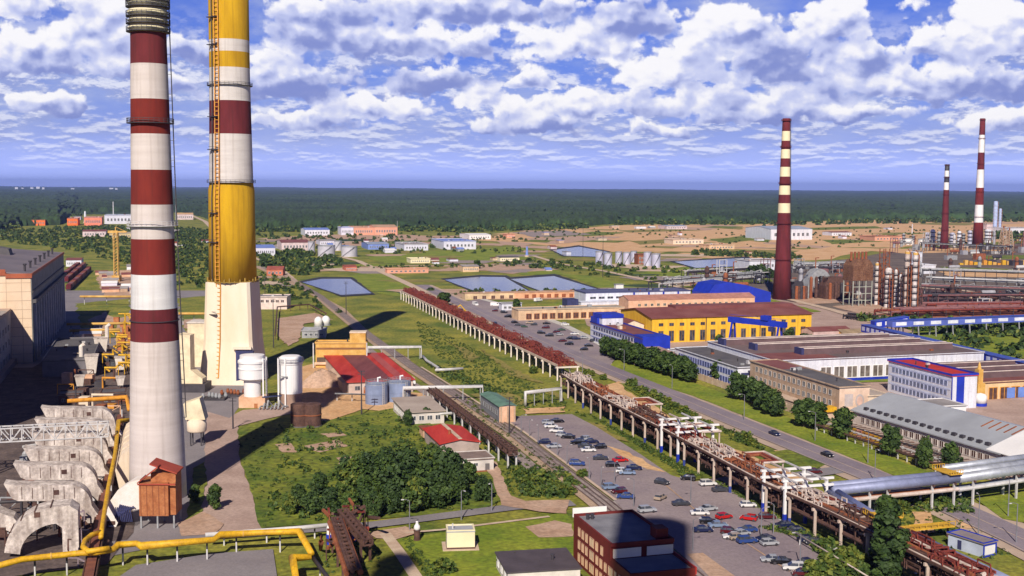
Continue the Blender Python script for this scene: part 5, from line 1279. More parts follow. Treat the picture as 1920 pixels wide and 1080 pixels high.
pipe_run('steam_pipe', 'dark pipe line running out of the bottom edge left of the lawn shadow', [rpt(584,1042,3.6), rpt(620,1090,3.6), rpt(640,1130,3.6)], 0.45, dark_steel, [rpt(600,1064,3.2)])
pipe_run('steam_pipe', 'rust-brown riser pipe beside the yellow bend', [rpt(602,1006,4.0), rpt(602,1016,4.0), rpt(601,1030,0.4)], 0.4, rust)

# pipe bridges over the railway
for i, (a, b2, zz, lab) in enumerate([((690,652),(790,650),5.5,'pale pipe bridge over the railway near the ochre block'), ((756,728),(905,724),5.5,'pale grey pipe bridge over the railway between tan shed and rack'), ((985,737),(1052,728),5,'short pale pipe bridge joining the green roofed shed to the rack')]):
    A3, B3 = rpt(*a, zz), rpt(*b2, zz)
    pipe_run('pipe_bridge', lab, [(A3[0], A3[1], 0.6), A3, B3, (B3[0], B3[1] - 2, 0.6)], 0.55, pale_steel, [tuple(A3[k] + (B3[k]-A3[k])*f if k < 2 else zz-0.5 for k in range(3)) for f in (0.02, 0.25, 0.5, 0.75, 0.97)], leg_mat=[grey_steel, grey_steel])
pipe_run('steam_pipe', 'grey ground pipe zigzagging through the grass right of the railway', [rpt(793,668,1.4), rpt(800,676,1.4), rpt(822,690,1.4), rpt(818,694,1.4), rpt(836,693,1.4), rpt(868,691,1.4)], 0.6, pale_steel, [rpt(800,676,1), rpt(822,690,1), rpt(850,692,1)])
pipe_run('steam_pipe', 'grey pipe gate in front of the tan grey shed', [rpt(812,778,0.5), rpt(812,776,3.2), rpt(846,775,3.2), rpt(846,777,0.5)], 0.35, pale_steel)
pipe_run('steam_pipe', 'pale pipe lying across the bushes left of the small red roofed shed', [rpt(780,846,1.2), rpt(822,884,1.2)], 0.25, pale_steel)
pipe_run('steam_pipe', 'grey pipe in front of the red roofed shed near the tanks', [rpt(628,738,3.2), rpt(700,740,3.2), rpt(690,741,3.2)], 0.3, grey_steel, [rpt(632,738,2.8), rpt(660,739,2.8)])

# white vans and a truck on the railway side
def van(p, rot, label, colr, L_=6.2, group=None):
    t = T('van', label, 'van', p, rot, group)
    m = MB(); m.extrude([(0, 0.5), (0, 2.5), (L_*0.74, 2.55), (L_*0.86, 1.6), (L_, 1.3), (L_, 0.5)], 'y', -1, 1); m.build('body', colr, t)
    m = MB(); m.extrude([(L_*0.755, 2.45), (L_*0.86, 1.65), (L_*0.87, 1.66), (L_*0.765, 2.48)], 'y', -0.9, 0.9); m.box(L_*0.60, L_*0.74, -1.02, 1.02, 1.6, 2.3); m.build('windscreen', glass, t)
    for x in (L_*0.17, L_*0.8):
        for y in (-1, 1):
            w = MB(); w.lathe([(0.36, -0.12), (0.36, 0.12)], n=12); o = w.build('wheel', dark_steel, t); o.rotation_euler = (math.pi/2, 0, 0); o.location = (x, y, 0.36)
    return t
for i, (px, py) in enumerate([(742, 700), (748, 704), (757, 709), (768, 717)]):
    van(G(px, py), GA - math.pi/2, 'white van in the row behind the red roofed shed, ' + ORD[i] + ' from the ochre block', white_paint, 7.0, 'white vans behind the red shed')

# ------------------------------------------------------------------ great pipe rack
def rack(name, label, path, w, z, bents, legmat, decks, beam_m, group=None, blue=None, leg_w=0.55):
    """path: left foot line as world points; bents: spacing in metres"""
    p0 = path[0]; t = T(name, label, 'pipe rack', p0, 0, group)
    Pv = [Vector((p[0]-p0[0], p[1]-p0[1], 0)) for p in path]
    seg = [(Pv[i+1]-Pv[i]).length for i in range(len(Pv)-1)]; tot = sum(seg)
    def along(s, off=0.0):
        for i, l in enumerate(seg):
            if s <= l or i == len(seg)-1:
                u = (Pv[i+1]-Pv[i]).normalized(); nrm = Vector((-u.y, u.x, 0))
                if nrm.dot(Vector((E[0], E[1], 0))) < 0: nrm = -nrm
                return Pv[i] + u * s + nrm * off
            s -= l
    n = int(tot / bents)
    for k in range(n + 1):
        s = tot * k / n
        for off in (0, w):
            a = along(s, off); m = MB(); hw = leg_w/2
            m.box(a.x-hw*1.05, a.x+hw*1.05, a.y-hw*1.05, a.y+hw*1.05, 0, z*((blue or 0.02) if k % 3 == 0 else 0.02), 1); m.box(a.x-hw, a.x+hw, a.y-hw, a.y+hw, z*((blue or 0.02) if k % 3 == 0 else 0.02), z, 0); m.build('leg', [legmat, M('foot_blue', (0.02, 0.04, 0.22), 0.7)], t)
        a, b = along(s, -0.8), along(s, w + 0.8); m = MB(); m.beam((a.x, a.y, z), (b.x, b.y, z), 0.5, 0.6); m.build('cross_beam', beam_m, t)
    for off, dz, r, mt in decks:
        m = MB(); N_ = max(2, int(tot/24))
        m.tube([(*along(tot*k/N_, off)[:2], z + dz) for k in range(N_+1)], r, 8); m.build('pipe', mt, t)
    return t, along, tot
RA = [G(752,562), G(900,640), G(1045,714)]
dk = [(0.3, 0.8, 0.45, rust_red), (1.5, 0.9, 0.55, rust_red), (2.9, 0.85, 0.5, rust), (4.3, 1.0, 0.6, rust_red), (5.6, 0.8, 0.45, rust_red), (6.8, 0.9, 0.5, rust), (8.0, 0.8, 0.45, rust_red)]
t, al, tot = rack('pipe_rack', 'long dark red pipe rack on white posts running beside the road', RA, 8.5, 5.4, 9.4, M('post_white', (0.70, 0.62, 0.55), 0.8), dk, MATS['post_white'])
g0 = random.Random(9)
def web(al, s0, s1, z, w, n, mat, rise, nm, t):
    m = MB()
    for k in range(n):
        s = s0 + (s1-s0)*g0.random(); o = g0.uniform(0, w); a = al(s, o)
        kind = g0.random()
        if kind < 0.42:
            h = g0.uniform(0.8, rise); m.beam((a.x, a.y, z+0.9), (a.x, a.y, z+0.9+h), 0.22); b = al(min(s1, s + g0.uniform(2, 5)), o); m.beam((a.x, a.y, z+0.9+h), (b.x, b.y, z+0.9+h), 0.25); m.beam((b.x, b.y, z+0.9), (b.x, b.y, z+0.9+h), 0.22)
        elif kind < 0.75:
            b = al(s, min(w, o + g0.uniform(2, 6))); h = g0.uniform(0.9, rise); m.beam((a.x, a.y, z+h), (b.x, b.y, z+h), 0.3); m.beam((a.x, a.y, z+0.4), (a.x, a.y, z+h), 0.25); m.beam((b.x, b.y, z+0.4), (b.x, b.y, z+h), 0.25)
        else:
            b = al(min(s1, s + g0.uniform(3, 7)), g0.uniform(0, w)); m.beam((a.x, a.y, z+0.9), (b.x, b.y, z+g0.uniform(0.9, rise)), 0.25)
    m.build(nm, mat, t)
for k in range(12):
    web(al, tot*k/12, tot*(k+1)/12, 5.4, 8.5, 70, rust_red, 3.2, 'bracing', t)
for k in range(10):
    s = tot*(0.04 + 0.095*k); m = MB(); pts = [al(s, 8.2), al(s, 12.5), al(s+6, 12.5), al(s+6, 8.2)]; m.tube([(q.x, q.y, 6.6) for q in pts], 0.35, 7); m.build('expansion_loop', rust_red, t)
m = MB()
for k in range(40): a, b = al(tot*k/40, 0), al(tot*(k+1)/40, 0); m.beam((a.x, a.y, 6.1), (b.x, b.y, 6.1), 0.3, 1.0)
m.build('edge_beam', M('edge_tan', (0.58, 0.46, 0.38), 0.8), t)

RB = [G(1052,738), G(1112,778), G(1245,853), G(1437,966), G(1550,1020), G(1677,1088), G(1800,1155)]
dk = [(0.4, 0.7, 0.4, insul), (1.6, 0.6, 0.4, dark_brown), (2.6, 0.75, 0.45, rust), (3.9, 0.6, 0.4, dark_brown), (4.9, 0.8, 0.5, insul), (5.8, 0.6, 0.4, dark_brown), (6.6, 0.6, 0.45, rust_red),
      (0.8, -2.6, 0.5, dark_brown), (2.2, -2.6, 0.6, dark_brown), (3.8, -2.7, 0.45, insul), (5.2, -2.6, 0.6, dark_brown), (6.4, -2.6, 0.5, rust)]
t, al, tot = rack('pipe_rack', 'pipe rack of pale lagged pipes on white posts with blue feet, beside the car park', RB, 7.0, 6.6, 9.8, M('post_tan', (0.46, 0.37, 0.32), 0.85, fine=0.2), dk, M('beam_cream', (0.56, 0.44, 0.38), 0.8, fine=0.2), blue=0.30, leg_w=0.6)
for k in range(10):
    web(al, tot*k/10, tot*(k+1)/10, 6.6, 7.0, 46, [insul, rust, insul, dark_brown, rust_red][k % 5], 1.8, 'bracing', t)
    web(al, tot*k/10, tot*(k+1)/10, 2.6, 7.0, 80, dark_brown, 4.0, 'lower_bracing', t)
for s in (0.26, 0.44, 0.60):
    for k, (o, r) in enumerate(((0, 0.3), (1.3, 0.3), (2.6, 0.28))):
        m = MB(); pts = [al(tot*s + o, 6.8), al(tot*s + o, 12.5 - o), al(tot*s + 11 - o, 12.5 - o), al(tot*s + 11 - o, 6.8)]
        m.tube([(pts[0].x, pts[0].y, 7.4)] + [(q.x, q.y, 8.8) for q in pts] + [(pts[3].x, pts[3].y, 7.4)], r, 7); m.build('expansion_loop', [insul, rust_red, rust][k], t)
    for o in (0.5, 10.5): a = al(tot*s + o, 12.3); m = MB(); m.beam((a.x, a.y, 0), (a.x, a.y, 8.8), 0.4); m.build('loop_post', MATS['post_tan'], t)
for o, mt in ((-0.4, dark_brown), (7.4, rust_red)):
    m = MB()
    for k in range(48): a, b = al(tot*k/48, o), al(tot*(k+1)/48, o); m.beam((a.x, a.y, 7.5), (b.x, b.y, 7.5), 0.3, 0.5)
    m.build('edge_beam', mt, t)
pipe_run('handrail_pipe', 'thin pale pipe running low along the car park side of the rack', [rpt(1480,992,2.6), rpt(1560,1040,2.6), rpt(1700,1125,2.6)], 0.16, insul, [rpt(1500,1004,2.4), rpt(1580,1052,2.4), rpt(1640,1088,2.4)])
b = bld('pump_shelter', 'small rusty red cabin tucked under the pipe rack near the tall poplar', 'shed', G(1592, 1000), 5, 5, 3.0, rust_red, dark_brown, par=0)
m = MB(); m.box(1.8, 3.0, -0.1, 0, 0, 2.1); m.build('door', dark_brown, b)

# silver mains branching to the right
def silver_run(label, A3, B3, rads, mat, legs, low=None, plat=None, name='steam_main'):
    ang = math.atan2(B3[1]-A3[1], B3[0]-A3[0]); L_ = math.dist(A3[:2], B3[:2])
    t = T(name, label, 'pipe', A3[:2], ang, 'silver clad steam mains')
    for off, dz, r in rads:
        m = MB(); m.tube([(0, off, A3[2]+dz), (L_, off, B3[2]+dz)], r, 14); m.build('pipe', mat, t, smooth=True)
        s = MB()
        for k in range(int(L_/3)): x = 1.5+3*k; s.lathe([(r+0.01, -0.06), (r+0.07, -0.06), (r+0.07, 0.06), (r+0.01, 0.06)], n=14, cap=False)
    for f in legs:
        x = L_*f
        for off in (-1.6, 2.6): q = MB(); q.beam((x, off, 0), (x, off, A3[2]-1.0), 0.45); q.build('leg', pale_steel, t)
        q = MB(); q.beam((x, -2.4, A3[2]-1.0), (x, 3.4, A3[2]-1.0), 0.4); q.build('cross_beam', dark_brown, t)
    if low:
        for off, dz, r, lm in low: m = MB(); m.tube([(0, off, A3[2]+dz), (L_, off, B3[2]+dz)], r, 8); m.build('pipe', lm, t)
    if plat:
        for x0, x1 in plat:
            m = MB(); m.box(L_*x0, L_*x1, -2.8, 3.8, A3[2]+1.4, A3[2]+1.6); m.build('platform', MATS['plat_yellow'], t)
            m = MB()
            for y in (-2.8, 3.8):
                m.beam((L_*x0, y, A3[2]+2.6), (L_*x1, y, A3[2]+2.6), 0.12)
                for k in range(6): xx = L_*(x0 + (x1-x0)*k/5); m.beam((xx, y, A3[2]+1.5), (xx, y, A3[2]+2.6), 0.12)
            m.build('handrail', MATS['plat_yellow'], t)
    return t
M('plat_yellow', (0.62, 0.36, 0.03), 0.7, fine=0.25)
pa, pb, pc = rpt(1556, 918, 7.2), rpt(1790, 895, 7.2), rpt(2000, 866, 7.6)
silver_run('blue-grey clad twin steam main crossing the road, from the rack to the yellow platform', pa, pb, [(-1.0, 0, 1.15), (1.6, 0.2, 1.15)], M('blue_clad', (0.26, 0.29, 0.46), 0.55, var=0.15, scale=0.5, metal=0.2, fine=0.1), (0.28, 0.42, 0.78, 0.96), ((-1.4, -2.6, 0.5, insul), (0.3, -2.7, 0.5, rust), (2.0, -2.6, 0.4, insul)), ((0.90, 1.0),))
silver_run('silver clad steam main crossing the road, right of the yellow platform', pb, pc, [(-1.0, 0, 1.2), (1.7, 0.3, 1.2), (4.4, 1.2, 0.9)], silver, (0.12, 0.5, 0.85), ((-1.4, -2.8, 0.5, pale_steel), (0.4, -2.8, 0.45, silver)))
pd, pe = rpt(1560, 925, 7.0), rpt(1655, 985, 6.6)
silver_run('dark blue steam main slanting from the rack towards the tall poplar', pd, pe, [(-0.7, 0, 0.95), (1.5, 0, 0.95)], M('navy_clad', (0.20, 0.23, 0.42), 0.4, var=0.1, metal=0.3), (0.5,), None, ((0.86, 1.06),))
pf, ph = rpt(1690, 1008, 5.2), rpt(1920, 1120, 5.2)
silver_run('pair of blue-grey steam mains running out of the bottom right corner', pf, ph, [(-0.2, 0, 1.0), (2.6, 0, 1.25)], MATS['blue_clad'], (0.2, 0.5, 0.8))
t = T('expansion_joint', 'yellow railed sand-coloured platform right of the tall poplar', 'platform', G(1722, 1012), GA)
m = MB(); m.box(-4, 8, -2, 1.2, 2.8, 3.1); m.build('deck', MATS['plat_yellow'], t)
for x in (-3.6, 2, 7.6): q = MB(); q.beam((x, 0, 0), (x, 0, 2.8), 0.35); q.build('leg', dark_brown, t)
q = MB()
for k in range(9): q.beam((-4 + 1.5*k, -2, 3.1), (-4 + 1.5*k, -2, 4.2), 0.12)
q.beam((-4, -2, 4.2), (8, -2, 4.2), 0.14); q.build('handrail', MATS['plat_yellow'], t)
# tall white portals where the mains leave the rack
for i, (px, py, lab) in enumerate([(1245, 852, 'white portal frame straddling the pipe rack, furthest of the tall ones'), (1276, 868, 'white portal frame with blue feet above the red cars, second of the tall ones'), (1437, 962, 'white portal frame with blue feet left of the blue-grey main'), (1477, 984, 'white portal frame with blue feet, nearest the end of the blue-grey main')]):
    t = T('portal_frame', lab, 'portal', ED(G(px, py), -0.9, 0), GA, 'white portals over the pipe rack')
    for x in (0, 5.4, 10.8):
        m = MB(); m.box(x-0.35, x+0.35, -0.35, 0.35, 0, 2.6); m.build('foot', blue_paint, t); m = MB(); m.box(x-0.3, x+0.3, -0.3, 0.3, 2.6, 10.2); m.build('post', white_paint, t)
    for z in (8.6, 10.2): m = MB(); m.box(-0.8, 12.6, -0.35, 0.35, z, z + 0.5); m.build('beam', white_paint, t)
    for k in range(3): m = MB(); m.box(0.4 + 4*k, 0.8 + 4*k, -4, 5, 10.75, 11.1); m.build('bracket', insul if k % 2 else pale_steel, t)

# ------------------------------------------------------------------ red office, booth and the other foreground pieces
def office():
    W, Dp = 13.2, 37.0
    A = ED(G(1075, 1050), 0.0, 31.0)                 # far left corner of the front wing meets the path there
    t = T('office_building', 'dark red brick office with cream windows, half under the round shadow', 'building', A, GA)
    Y0 = 10.0
    m = MB(); m.box(0, W, Y0, Dp - 6, 0, 9.2); m.box(0, W, 0, Y0, 0, 6.6); m.build('wall', office_red, t)
    m = MB(); m.box(0.3, W-0.3, Y0+0.3, Dp-6.3, 9.2, 9.4); m.build('roof', M('office_roof', (0.17, 0.17, 0.20), 0.8, scale=0.2, c2=(0.27, 0.27, 0.30), fine=0.06), t)
    m = MB(); m.box(0.3, W-0.3, 0.3, Y0-0.4, 6.6, 6.8); m.build('lower_roof', MATS['office_roof'], t)
    m = MB()
    for a in ((0, W, Dp-6.4, Dp-6), (0, 0.4, Y0, Dp-6.4), (W-0.4, W, Y0, Dp-6.4), (0, W, Y0-0.4, Y0)): m.box(*a, 9.2, 9.9)
    for a in ((0, W, 0, 0.4), (0, 0.4, 0.4, Y0-0.4), (W-0.4, W, 0.4, Y0-0.4)): m.box(*a, 6.6, 7.1)
    m.build('parapet', office_red, t)
    m = MB(); m.box(0.4, 6.2, Y0-0.52, Y0-0.4, 7.0, 8.8); m.box(7.4, W-0.3, Y0-0.52, Y0-0.4, 7.0, 8.8); m.build('clerestory', M('clerestory', (0.78, 0.68, 0.55), 0.6, var=0.05), t)
    m = MB(); m.box(W-3.0, W-0.5, Y0+1.5, Y0+4.5, 9.4, 11.4); m.build('stair_head', office_red, t)
    fr = M('office_frame', (0.50, 0.30, 0.20), 0.6)
    for r, z in enumerate((0.8, 3.5, 6.2)):
        ys = [27.4, 25.2, 23.0, 20.0, 17.0, 14.8, 12.4, 9.6, 7.2, 4.8, 2.4] if r < 2 else [27.4, 25.2, 23.0, 20.0, 17.2, 14.4]
        for k, y in enumerate(ys): put('window', window_mesh(1.1 if k % 4 < 3 else 2.2, 1.7, fr, cream_glass), t, (-0.003, y, z), -math.pi/2)
    for x in (2.0, 3.0):
        m = MB(); m.lathe([(0.35, 9.4), (0.35, 10.2), (0.5, 10.3), (0.5, 10.5)], c=(x, 28.0), n=10); m.build('roof_vent', dark_steel, t)
    m = MB(); m.box(W, W + 0.25, 0, Y0, 5.8, 7.2); m.build('edge_trim', M('bright_red', (0.42, 0.03, 0.02), 0.6), t)
    return t
office()
t = T('billboard', 'white windowless billboard panel behind the red office roof', 'billboard', G(1074, 985), R(14))
m = MB(); m.box(0, 8.2, 0, 0.35, 1.9, 4.0); m.build('panel', white_paint, t)
for x in (0.6, 3.0, 5.4, 7.6): q = MB(); q.beam((x, 0.5, 0), (x, 0.5, 3.8), 0.25); q.build('post', grey_steel, t)
q = MB(); q.beam((0, 0.55, 2.2), (8.2, 0.55, 2.2), 0.15); q.beam((0, 0.55, 3.6), (8.2, 0.55, 3.6), 0.15); q.build('rail', grey_steel, t)
b = bld('cream_booth', 'small cream boxy booth with grey roof on the lawn', 'booth', G(838, 1033), 6.0, 4.6, 4.0, cream, M('booth_roof', (0.30, 0.32, 0.38), 0.7, scale=0.4, c2=(0.42, 0.43, 0.47)), ang=R(6), par=0.25, over=0.05, plinth=(dark_brown, 0.7))
m = MB(); m.box(-0.9, 6.9, -0.9, 5.5, -0.1, 0.36); m.build('apron', path_conc, b)
m = MB(); m.box(1.2, 1.5, 2, 2.2, 4.25, 5.4); m.build('mast', pale_steel, b)
m = MB(); m.box(-0.05, -0.002, 1.6, 2.7, 0.4, 2.5); m.build('door', grey_steel, b)
t = T('marker_post', 'brown round pillar topped by a small white urn on the lawn', 'pillar', G(782, 1014))
m = MB(); m.lathe([(0.85, 0), (0.85, 0.3), (0.68, 0.35), (0.68, 2.2), (0.8, 2.25), (0.8, 2.4)], n=18); m.build('pillar', dark_brown, t)
m = MB(); m.lathe([(0.5, 2.4), (0.72, 2.8), (0.66, 3.4), (0.34, 3.8), (0.30, 4.2), (0.36, 4.3), (0.05, 4.5)], n=18); m.build('urn', white_paint, t, smooth=True)
b = bld('flat_shed', 'low pale shed with a broad dark flat roof at the bottom edge', 'shed', ED(G(921, 1068), 0, 12), 14.5, 12.6, 3.2, M('flat_shed_wall', (0.66, 0.62, 0.58), 0.9), M('felt_roof', (0.075, 0.06, 0.075), 0.85, fine=0.08), ang=R(11), par=0)
windows(b, 14.5, 12.6, 'l', 3, 1, 1.4, 1.2, 1.2, 2)
b = bld('blue_cabin', 'light blue cabin with navy frame and white end panel beside the road', 'cabin', G(1843, 1046), 4.2, 9.0, 2.9, M('cabin_blue', (0.48, 0.54, 0.72), 0.6), M('cabin_roof', (0.25, 0.21, 0.22), 0.8, fine=0.15), ang=GA + R(14), par=0.15, trim=blue_paint)
m = MB(); m.box(-0.05, 4.25, -0.14, -0.02, 0, 0.35); m.box(-0.05, 0.3, -0.14, -0.02, 0.35, 2.9); m.box(3.9, 4.25, -0.14, -0.02, 0.35, 2.9); m.box(0.3, 3.9, -0.14, -0.02, 2.5, 2.9); m.build('frame', blue_paint, b)
m = MB(); m.box(0.5, 3.7, -0.1, -0.02, 0.5, 2.35); m.build('panel', white_paint, b)
m = MB(); m.box(-0.06, -0.01, 5.5, 6.5, 0.2, 2.2); m.build('door', navy, b)

# ================================================================== RIGHT: WORKS BESIDE THE ROAD
# three-storey blue and white office along the road
A = G(1205, 676)
t = bld('office_block', 'long white office with blue trim and bright blue corner by the upper car park', 'building', A, 13, 68, 9.6, white_wall, roof_maroon, par=0.6, trim=blue_paint)
windows(t, 13, 68, 'l', 17, 3, 2.2, 1.3, 1.2, 3.0, fm=M('frame_navy', (0.06, 0.07, 0.20), 0.6))
m = MB(); m.box(-0.25, 13.2, -0.4, 9.5, 5.2, 10.8); m.build('corner_panel', blue_paint, t)
m = MB()
for k in range(3): m.box(-0.12, -0.02, 9.8, 67.5, 2.85 + 3.0*k, 3.15 + 3.0*k)
m.build('band', M('band_blue', (0.20, 0.24, 0.52), 0.7), t)
m = MB(); m.box(1, 12, 54, 66, 9.6, 13.2); m.build('stair_tower', white_wall, t)
m = MB(); m.box(0.7, 12.3, 53.7, 66.3, 13.2, 15.0); m.box(-0.3, 0.98, 58, 67, 9.8, 13.0); m.build('blue_cap', blue_paint, t)
m = MB(); m.box(3, 4.5, 36, 38.5, 9.85, 11.4); m.build('vent_box', pale_stone, t)
b = bld('porch_block', 'small white entrance block at the foot of the bright blue corner', 'building', ED(A, 13.4, 3), 4, 7, 4.0, white_wall, roof_grey, par=0.3)
windows(b, 4, 7, 'f', 2, 1, 1.0, 1.4, 1.2, 2)
b = bld('link_building', 'brown roofed link building between blue cornered office and the dark roofed works', 'building', ED(G(1285, 690), -14, 2), 12, 44, 5.4, M('link_wall', (0.36, 0.26, 0.24), 0.85, fine=0.15), M('link_roof', (0.36, 0.24, 0.20), 0.85, fine=0.15), rt='mono', rise=1.0)
windows(b, 12, 44, 'l', 8, 1, 2.4, 2.4, 0.8, 2, fm=navy)
# yellow machine hall
A = G(1222, 644)
t = bld('machine_hall', 'long bright yellow hall with tall dark windows and a maroon roof', 'hall', A, 90, 42, 12.6, yellow_wall, roof_maroon, rt='gu', rise=3.0, over=0.8)
windows(t, 90, 42, 'f', 15, 1, 2.5, 5.0, 1.0, 4, t0=2, t1=88, fm=M('frame_brown', (0.30, 0.16, 0.05), 0.7))
windows(t, 90, 42, 'f', 15, 1, 2.3, 1.4, 8.6, 4, t0=2, t1=88, fm=MATS['frame_brown'])
windows(t, 90, 42, 'r', 5, 1, 2.5, 5.0, 1.0, 4, fm=MATS['frame_brown'])
m = MB(); m.box(20, 88, 16, 26, 14.4, 16.6); m.build('roof_monitor', roof_maroon, t)
m = MB()
for x in (29.5, 60): m.box(x, x + 0.35, -0.3, -0.02, 0, 12.4)
m.build('downpipe', dark_brown, t)
b = bld('gable_annexe', 'beige gabled lean-to at the left end of the yellow hall', 'building', ED(A, -12, -8), 11, 26, 8.6, pale_stone, roof_maroon, rt='gd', rise=2.2)
windows(b, 11, 26, 'f', 3, 1, 1.5, 1.8, 2.6, 3)
# pink barracks and other blocks behind
b = bld('brick_range', 'two-storey pink brick range with many small windows behind the yellow hall', 'building', G(1178, 590), 86, 16, 8.8, pink_brick, M('pink_roof', (0.42, 0.20, 0.15), 0.85, fine=0.15), rt='gu', rise=2.2)
windows(b, 86, 16, 'f', 18, 2, 1.7, 1.5, 1.4, 3.6, fm=cream)
b = bld('depot_building', 'long tan single-storey depot behind the upper car park', 'building', G(972, 602), 66, 14, 6.2, M('depot_wall', (0.66, 0.46, 0.29), 0.9, fine=0.15), M('depot_roof', (0.34, 0.31, 0.27), 0.85, fine=0.15), par=0.3)
windows(b, 66, 14, 'f', 12, 1, 3.0, 3.0, 1.0, 3, fm=brick_red, gm=dark_brown)
b = bld('gate_lodge', 'grey cabin with dark roof beside a tree above the upper car park', 'cabin', G(941, 583), 13, 7, 4.4, white_wall, roof_dark, par=0.2)
windows(b, 13, 7, 'f', 4, 1, 1.6, 1.4, 1.4, 2)
b = bld('fire_station', 'white building with blue doors and dark roof in front of the second pond', 'building', G(1098, 577), 74, 22, 9.4, white_wall, M('fs_roof', (0.10, 0.11, 0.22), 0.7, fine=0.1), par=0.3, trim=navy)
windows(b, 74, 22, 'f', 3, 1, 4.2, 5.2, 0.3, 4, t0=32, t1=74, fm=blue_paint, gm=navy)
windows(b, 74, 22, 'f', 5, 1, 4.0, 1.4, 5.6, 4, t0=2, t1=32)
m = MB(); m.box(-6, 30, -8, -0.05, 0, 4.4); m.build('front_wing', white_wall, b)
m = MB(); m.box(-6.3, 30.3, -8.3, 0, 4.4, 4.7); m.build('wing_roof', M('wing_roof', (0.60, 0.64, 0.76), 0.7), b)
m = MB(); m.box(-14, -6.4, -4, 6, 0, 6.0); m.build('blue_annexe', navy, b)
m = MB()
for k in range(4): m.box(33 + 10.5*k, 34.2 + 10.5*k, -0.2, -0.02, 0, 9.3)
m.build('pilaster', blue_paint, b)
b = bld('garage_row', 'row of low salmon brick garages beside the second pond', 'garage', G(965, 560), 100, 10, 4.0, M('garage_wall', (0.68, 0.38, 0.22), 0.9, fine=0.2), M('garage_roof', (0.48, 0.30, 0.20), 0.85, fine=0.2), par=0)
windows(b, 100, 10, 'f', 16, 1, 2.6, 2.4, 0.2, 3, fm=brick_red, gm=rust)
b = bld('garage_row', 'short row of sand coloured garages left of the salmon ones', 'garage', G(872, 562), 66, 9, 4.2, M('garage_tan', (0.64, 0.48, 0.30), 0.9, fine=0.2), MATS['garage_roof'], par=0)
windows(b, 66, 9, 'f', 9, 1, 2.6, 2.2, 0.2, 3, fm=tan_brick, gm=dark_brown)
# blue shed and gantry crane
t = T('blue_shed', 'bright blue humped metal shed behind the yellow hall roof', 'shed', G(1328, 583), GA)
prof = [(0,0),(0,11.0),(4,16.5),(14,18.0),(26,16.0),(44,11.0),(44,0)]
m = MB(); m.extrude(prof, 'y', 0, 24); m.build('shell', blue_paint, t)
m = MB(); m.box(12, 30, -3, -0.05, 0, 4.5); m.build('porch', white_wall, t)
t = T('gantry_crane', 'bright blue gantry crane with a box girder in front of the yellow hall', 'crane', G(1372, 655), GA + R(-62))
m = MB(); m.box(-2, 30, -1.0, 1.0, 13.2, 15.8); m.build('girder', blue_paint, t)
for x in (0, 26):
    for y in (-3.4, 3.4): q = MB(); q.beam((x, y, 0), (x + 0.5, y*0.3, 13.3), 0.7); q.build('leg', blue_paint, t)
    q = MB(); q.box(x - 0.8, x + 1.2, -4.4, 4.4, 0, 0.8); q.build('sill_beam', navy, t)
m = MB()
for k in range(14): m.beam((-1 + 2.2*k, 1.0, 15.8 if k % 2 else 13.4), (1.2 + 2.2*k, 1.0, 13.4 if k % 2 else 15.8), 0.2)
m.beam((-2, 1.0, 16.8), (30, 1.0, 16.8), 0.14); m.build('lattice', blue_paint, t)
m = MB(); m.box(17, 21, -1.6, 1.6, 15.8, 18.0); m.build('trolley', blue_paint, t)
m = MB(); m.box(22, 24.5, -2.8, -1.1, 11.0, 13.2); m.build('cab', navy, t)
for i, (px, py, mt, lab) in enumerate([(1352, 655, white_wall, 'white stacked crates under the blue gantry crane, left'), (1415, 655, ochre, 'yellow machinery stack under the blue gantry crane'), (1468, 654, green_roof, 'green lorry body by the right end of the yellow hall')]):
    t = T('crate_stack', lab, 'crates', G(px, py), GA)
    for k in range(3): m = MB(); m.box(-4 + 3*k, -1.4 + 3*k, 0, 2.4, 0, 1.8 + k % 2); m.build('crate', mt, t)
    m = MB(); m.box(-4.4, 5.2, -0.3, 2.8, -0.1, 0.15); m.build('pallet', dark_brown, t)
# dark roofed long works with white wall and three roof lights
A0 = G(1392, 745)
b = bld('workshop_wing', 'low white and blue wing with a dark roof edging the road trees', 'workshop', ED(G(1447, 726), -15, 0), 15, 58, 8.0, white_wall, roof_dark, par=0.3, trim=white_wall)
windows(b, 15, 58, 'l', 22, 2, 1.5, 1.9, 1.2, 3.4, fm=M('frame_blue', (0.10, 0.14, 0.45), 0.6))
m = MB(); m.box(1.5, 10, -0.16, -0.02, 5.2, 6.2); m.build('stripe', navy, b)
m = MB(); m.box(0.2, 14.8, -0.14, -0.02, 0, 0.8); m.build('plinth', navy, b)
m = MB(); m.box(11.2, 14.0, -0.14, -0.02, 0.8, 5.4); m.build('gate', M('gate_brown', (0.20, 0.15, 0.14), 0.7), b)
A = G(1452, 722)
WW, WD, WH = 98, 60, 9.4
t = bld('assembly_hall', 'wide white workshop with big dark windows, blue base and three long roof lights', 'workshop', A, WW, WD, WH, white_wall, M('assembly_roof', (0.13, 0.095, 0.10), 0.85, scale=0.05, c2=(0.20, 0.14, 0.145), fine=0.12), par=0.25, trim=white_wall)
windows(t, WW, WD, 'f', 10, 1, 4.4, 4.4, 1.8, 4, t0=20, t1=80, fm=white_paint, gm=M('dusty_glass', (0.16, 0.14, 0.13), 0.3, var=0.4, scale=0.4))
windows(t, WW, WD, 'f', 2, 1, 4.4, 4.4, 1.8, 4, t0=82, t1=96, fm=white_paint, gm=MATS['dusty_glass'])
windows(t, WW, WD, 'r', 7, 1, 4.4, 4.4, 1.8, 4, fm=white_paint, gm=MATS['dusty_glass'])
m = MB(); m.box(16, 82, -0.2, -0.02, 0, 1.4); m.build('plinth', blue_paint, t)
m = MB(); m.box(0.3, 30, 0.3, 20, WH + 0.26, WH + 0.32); m.build('roof_patch', roof_maroon, t)
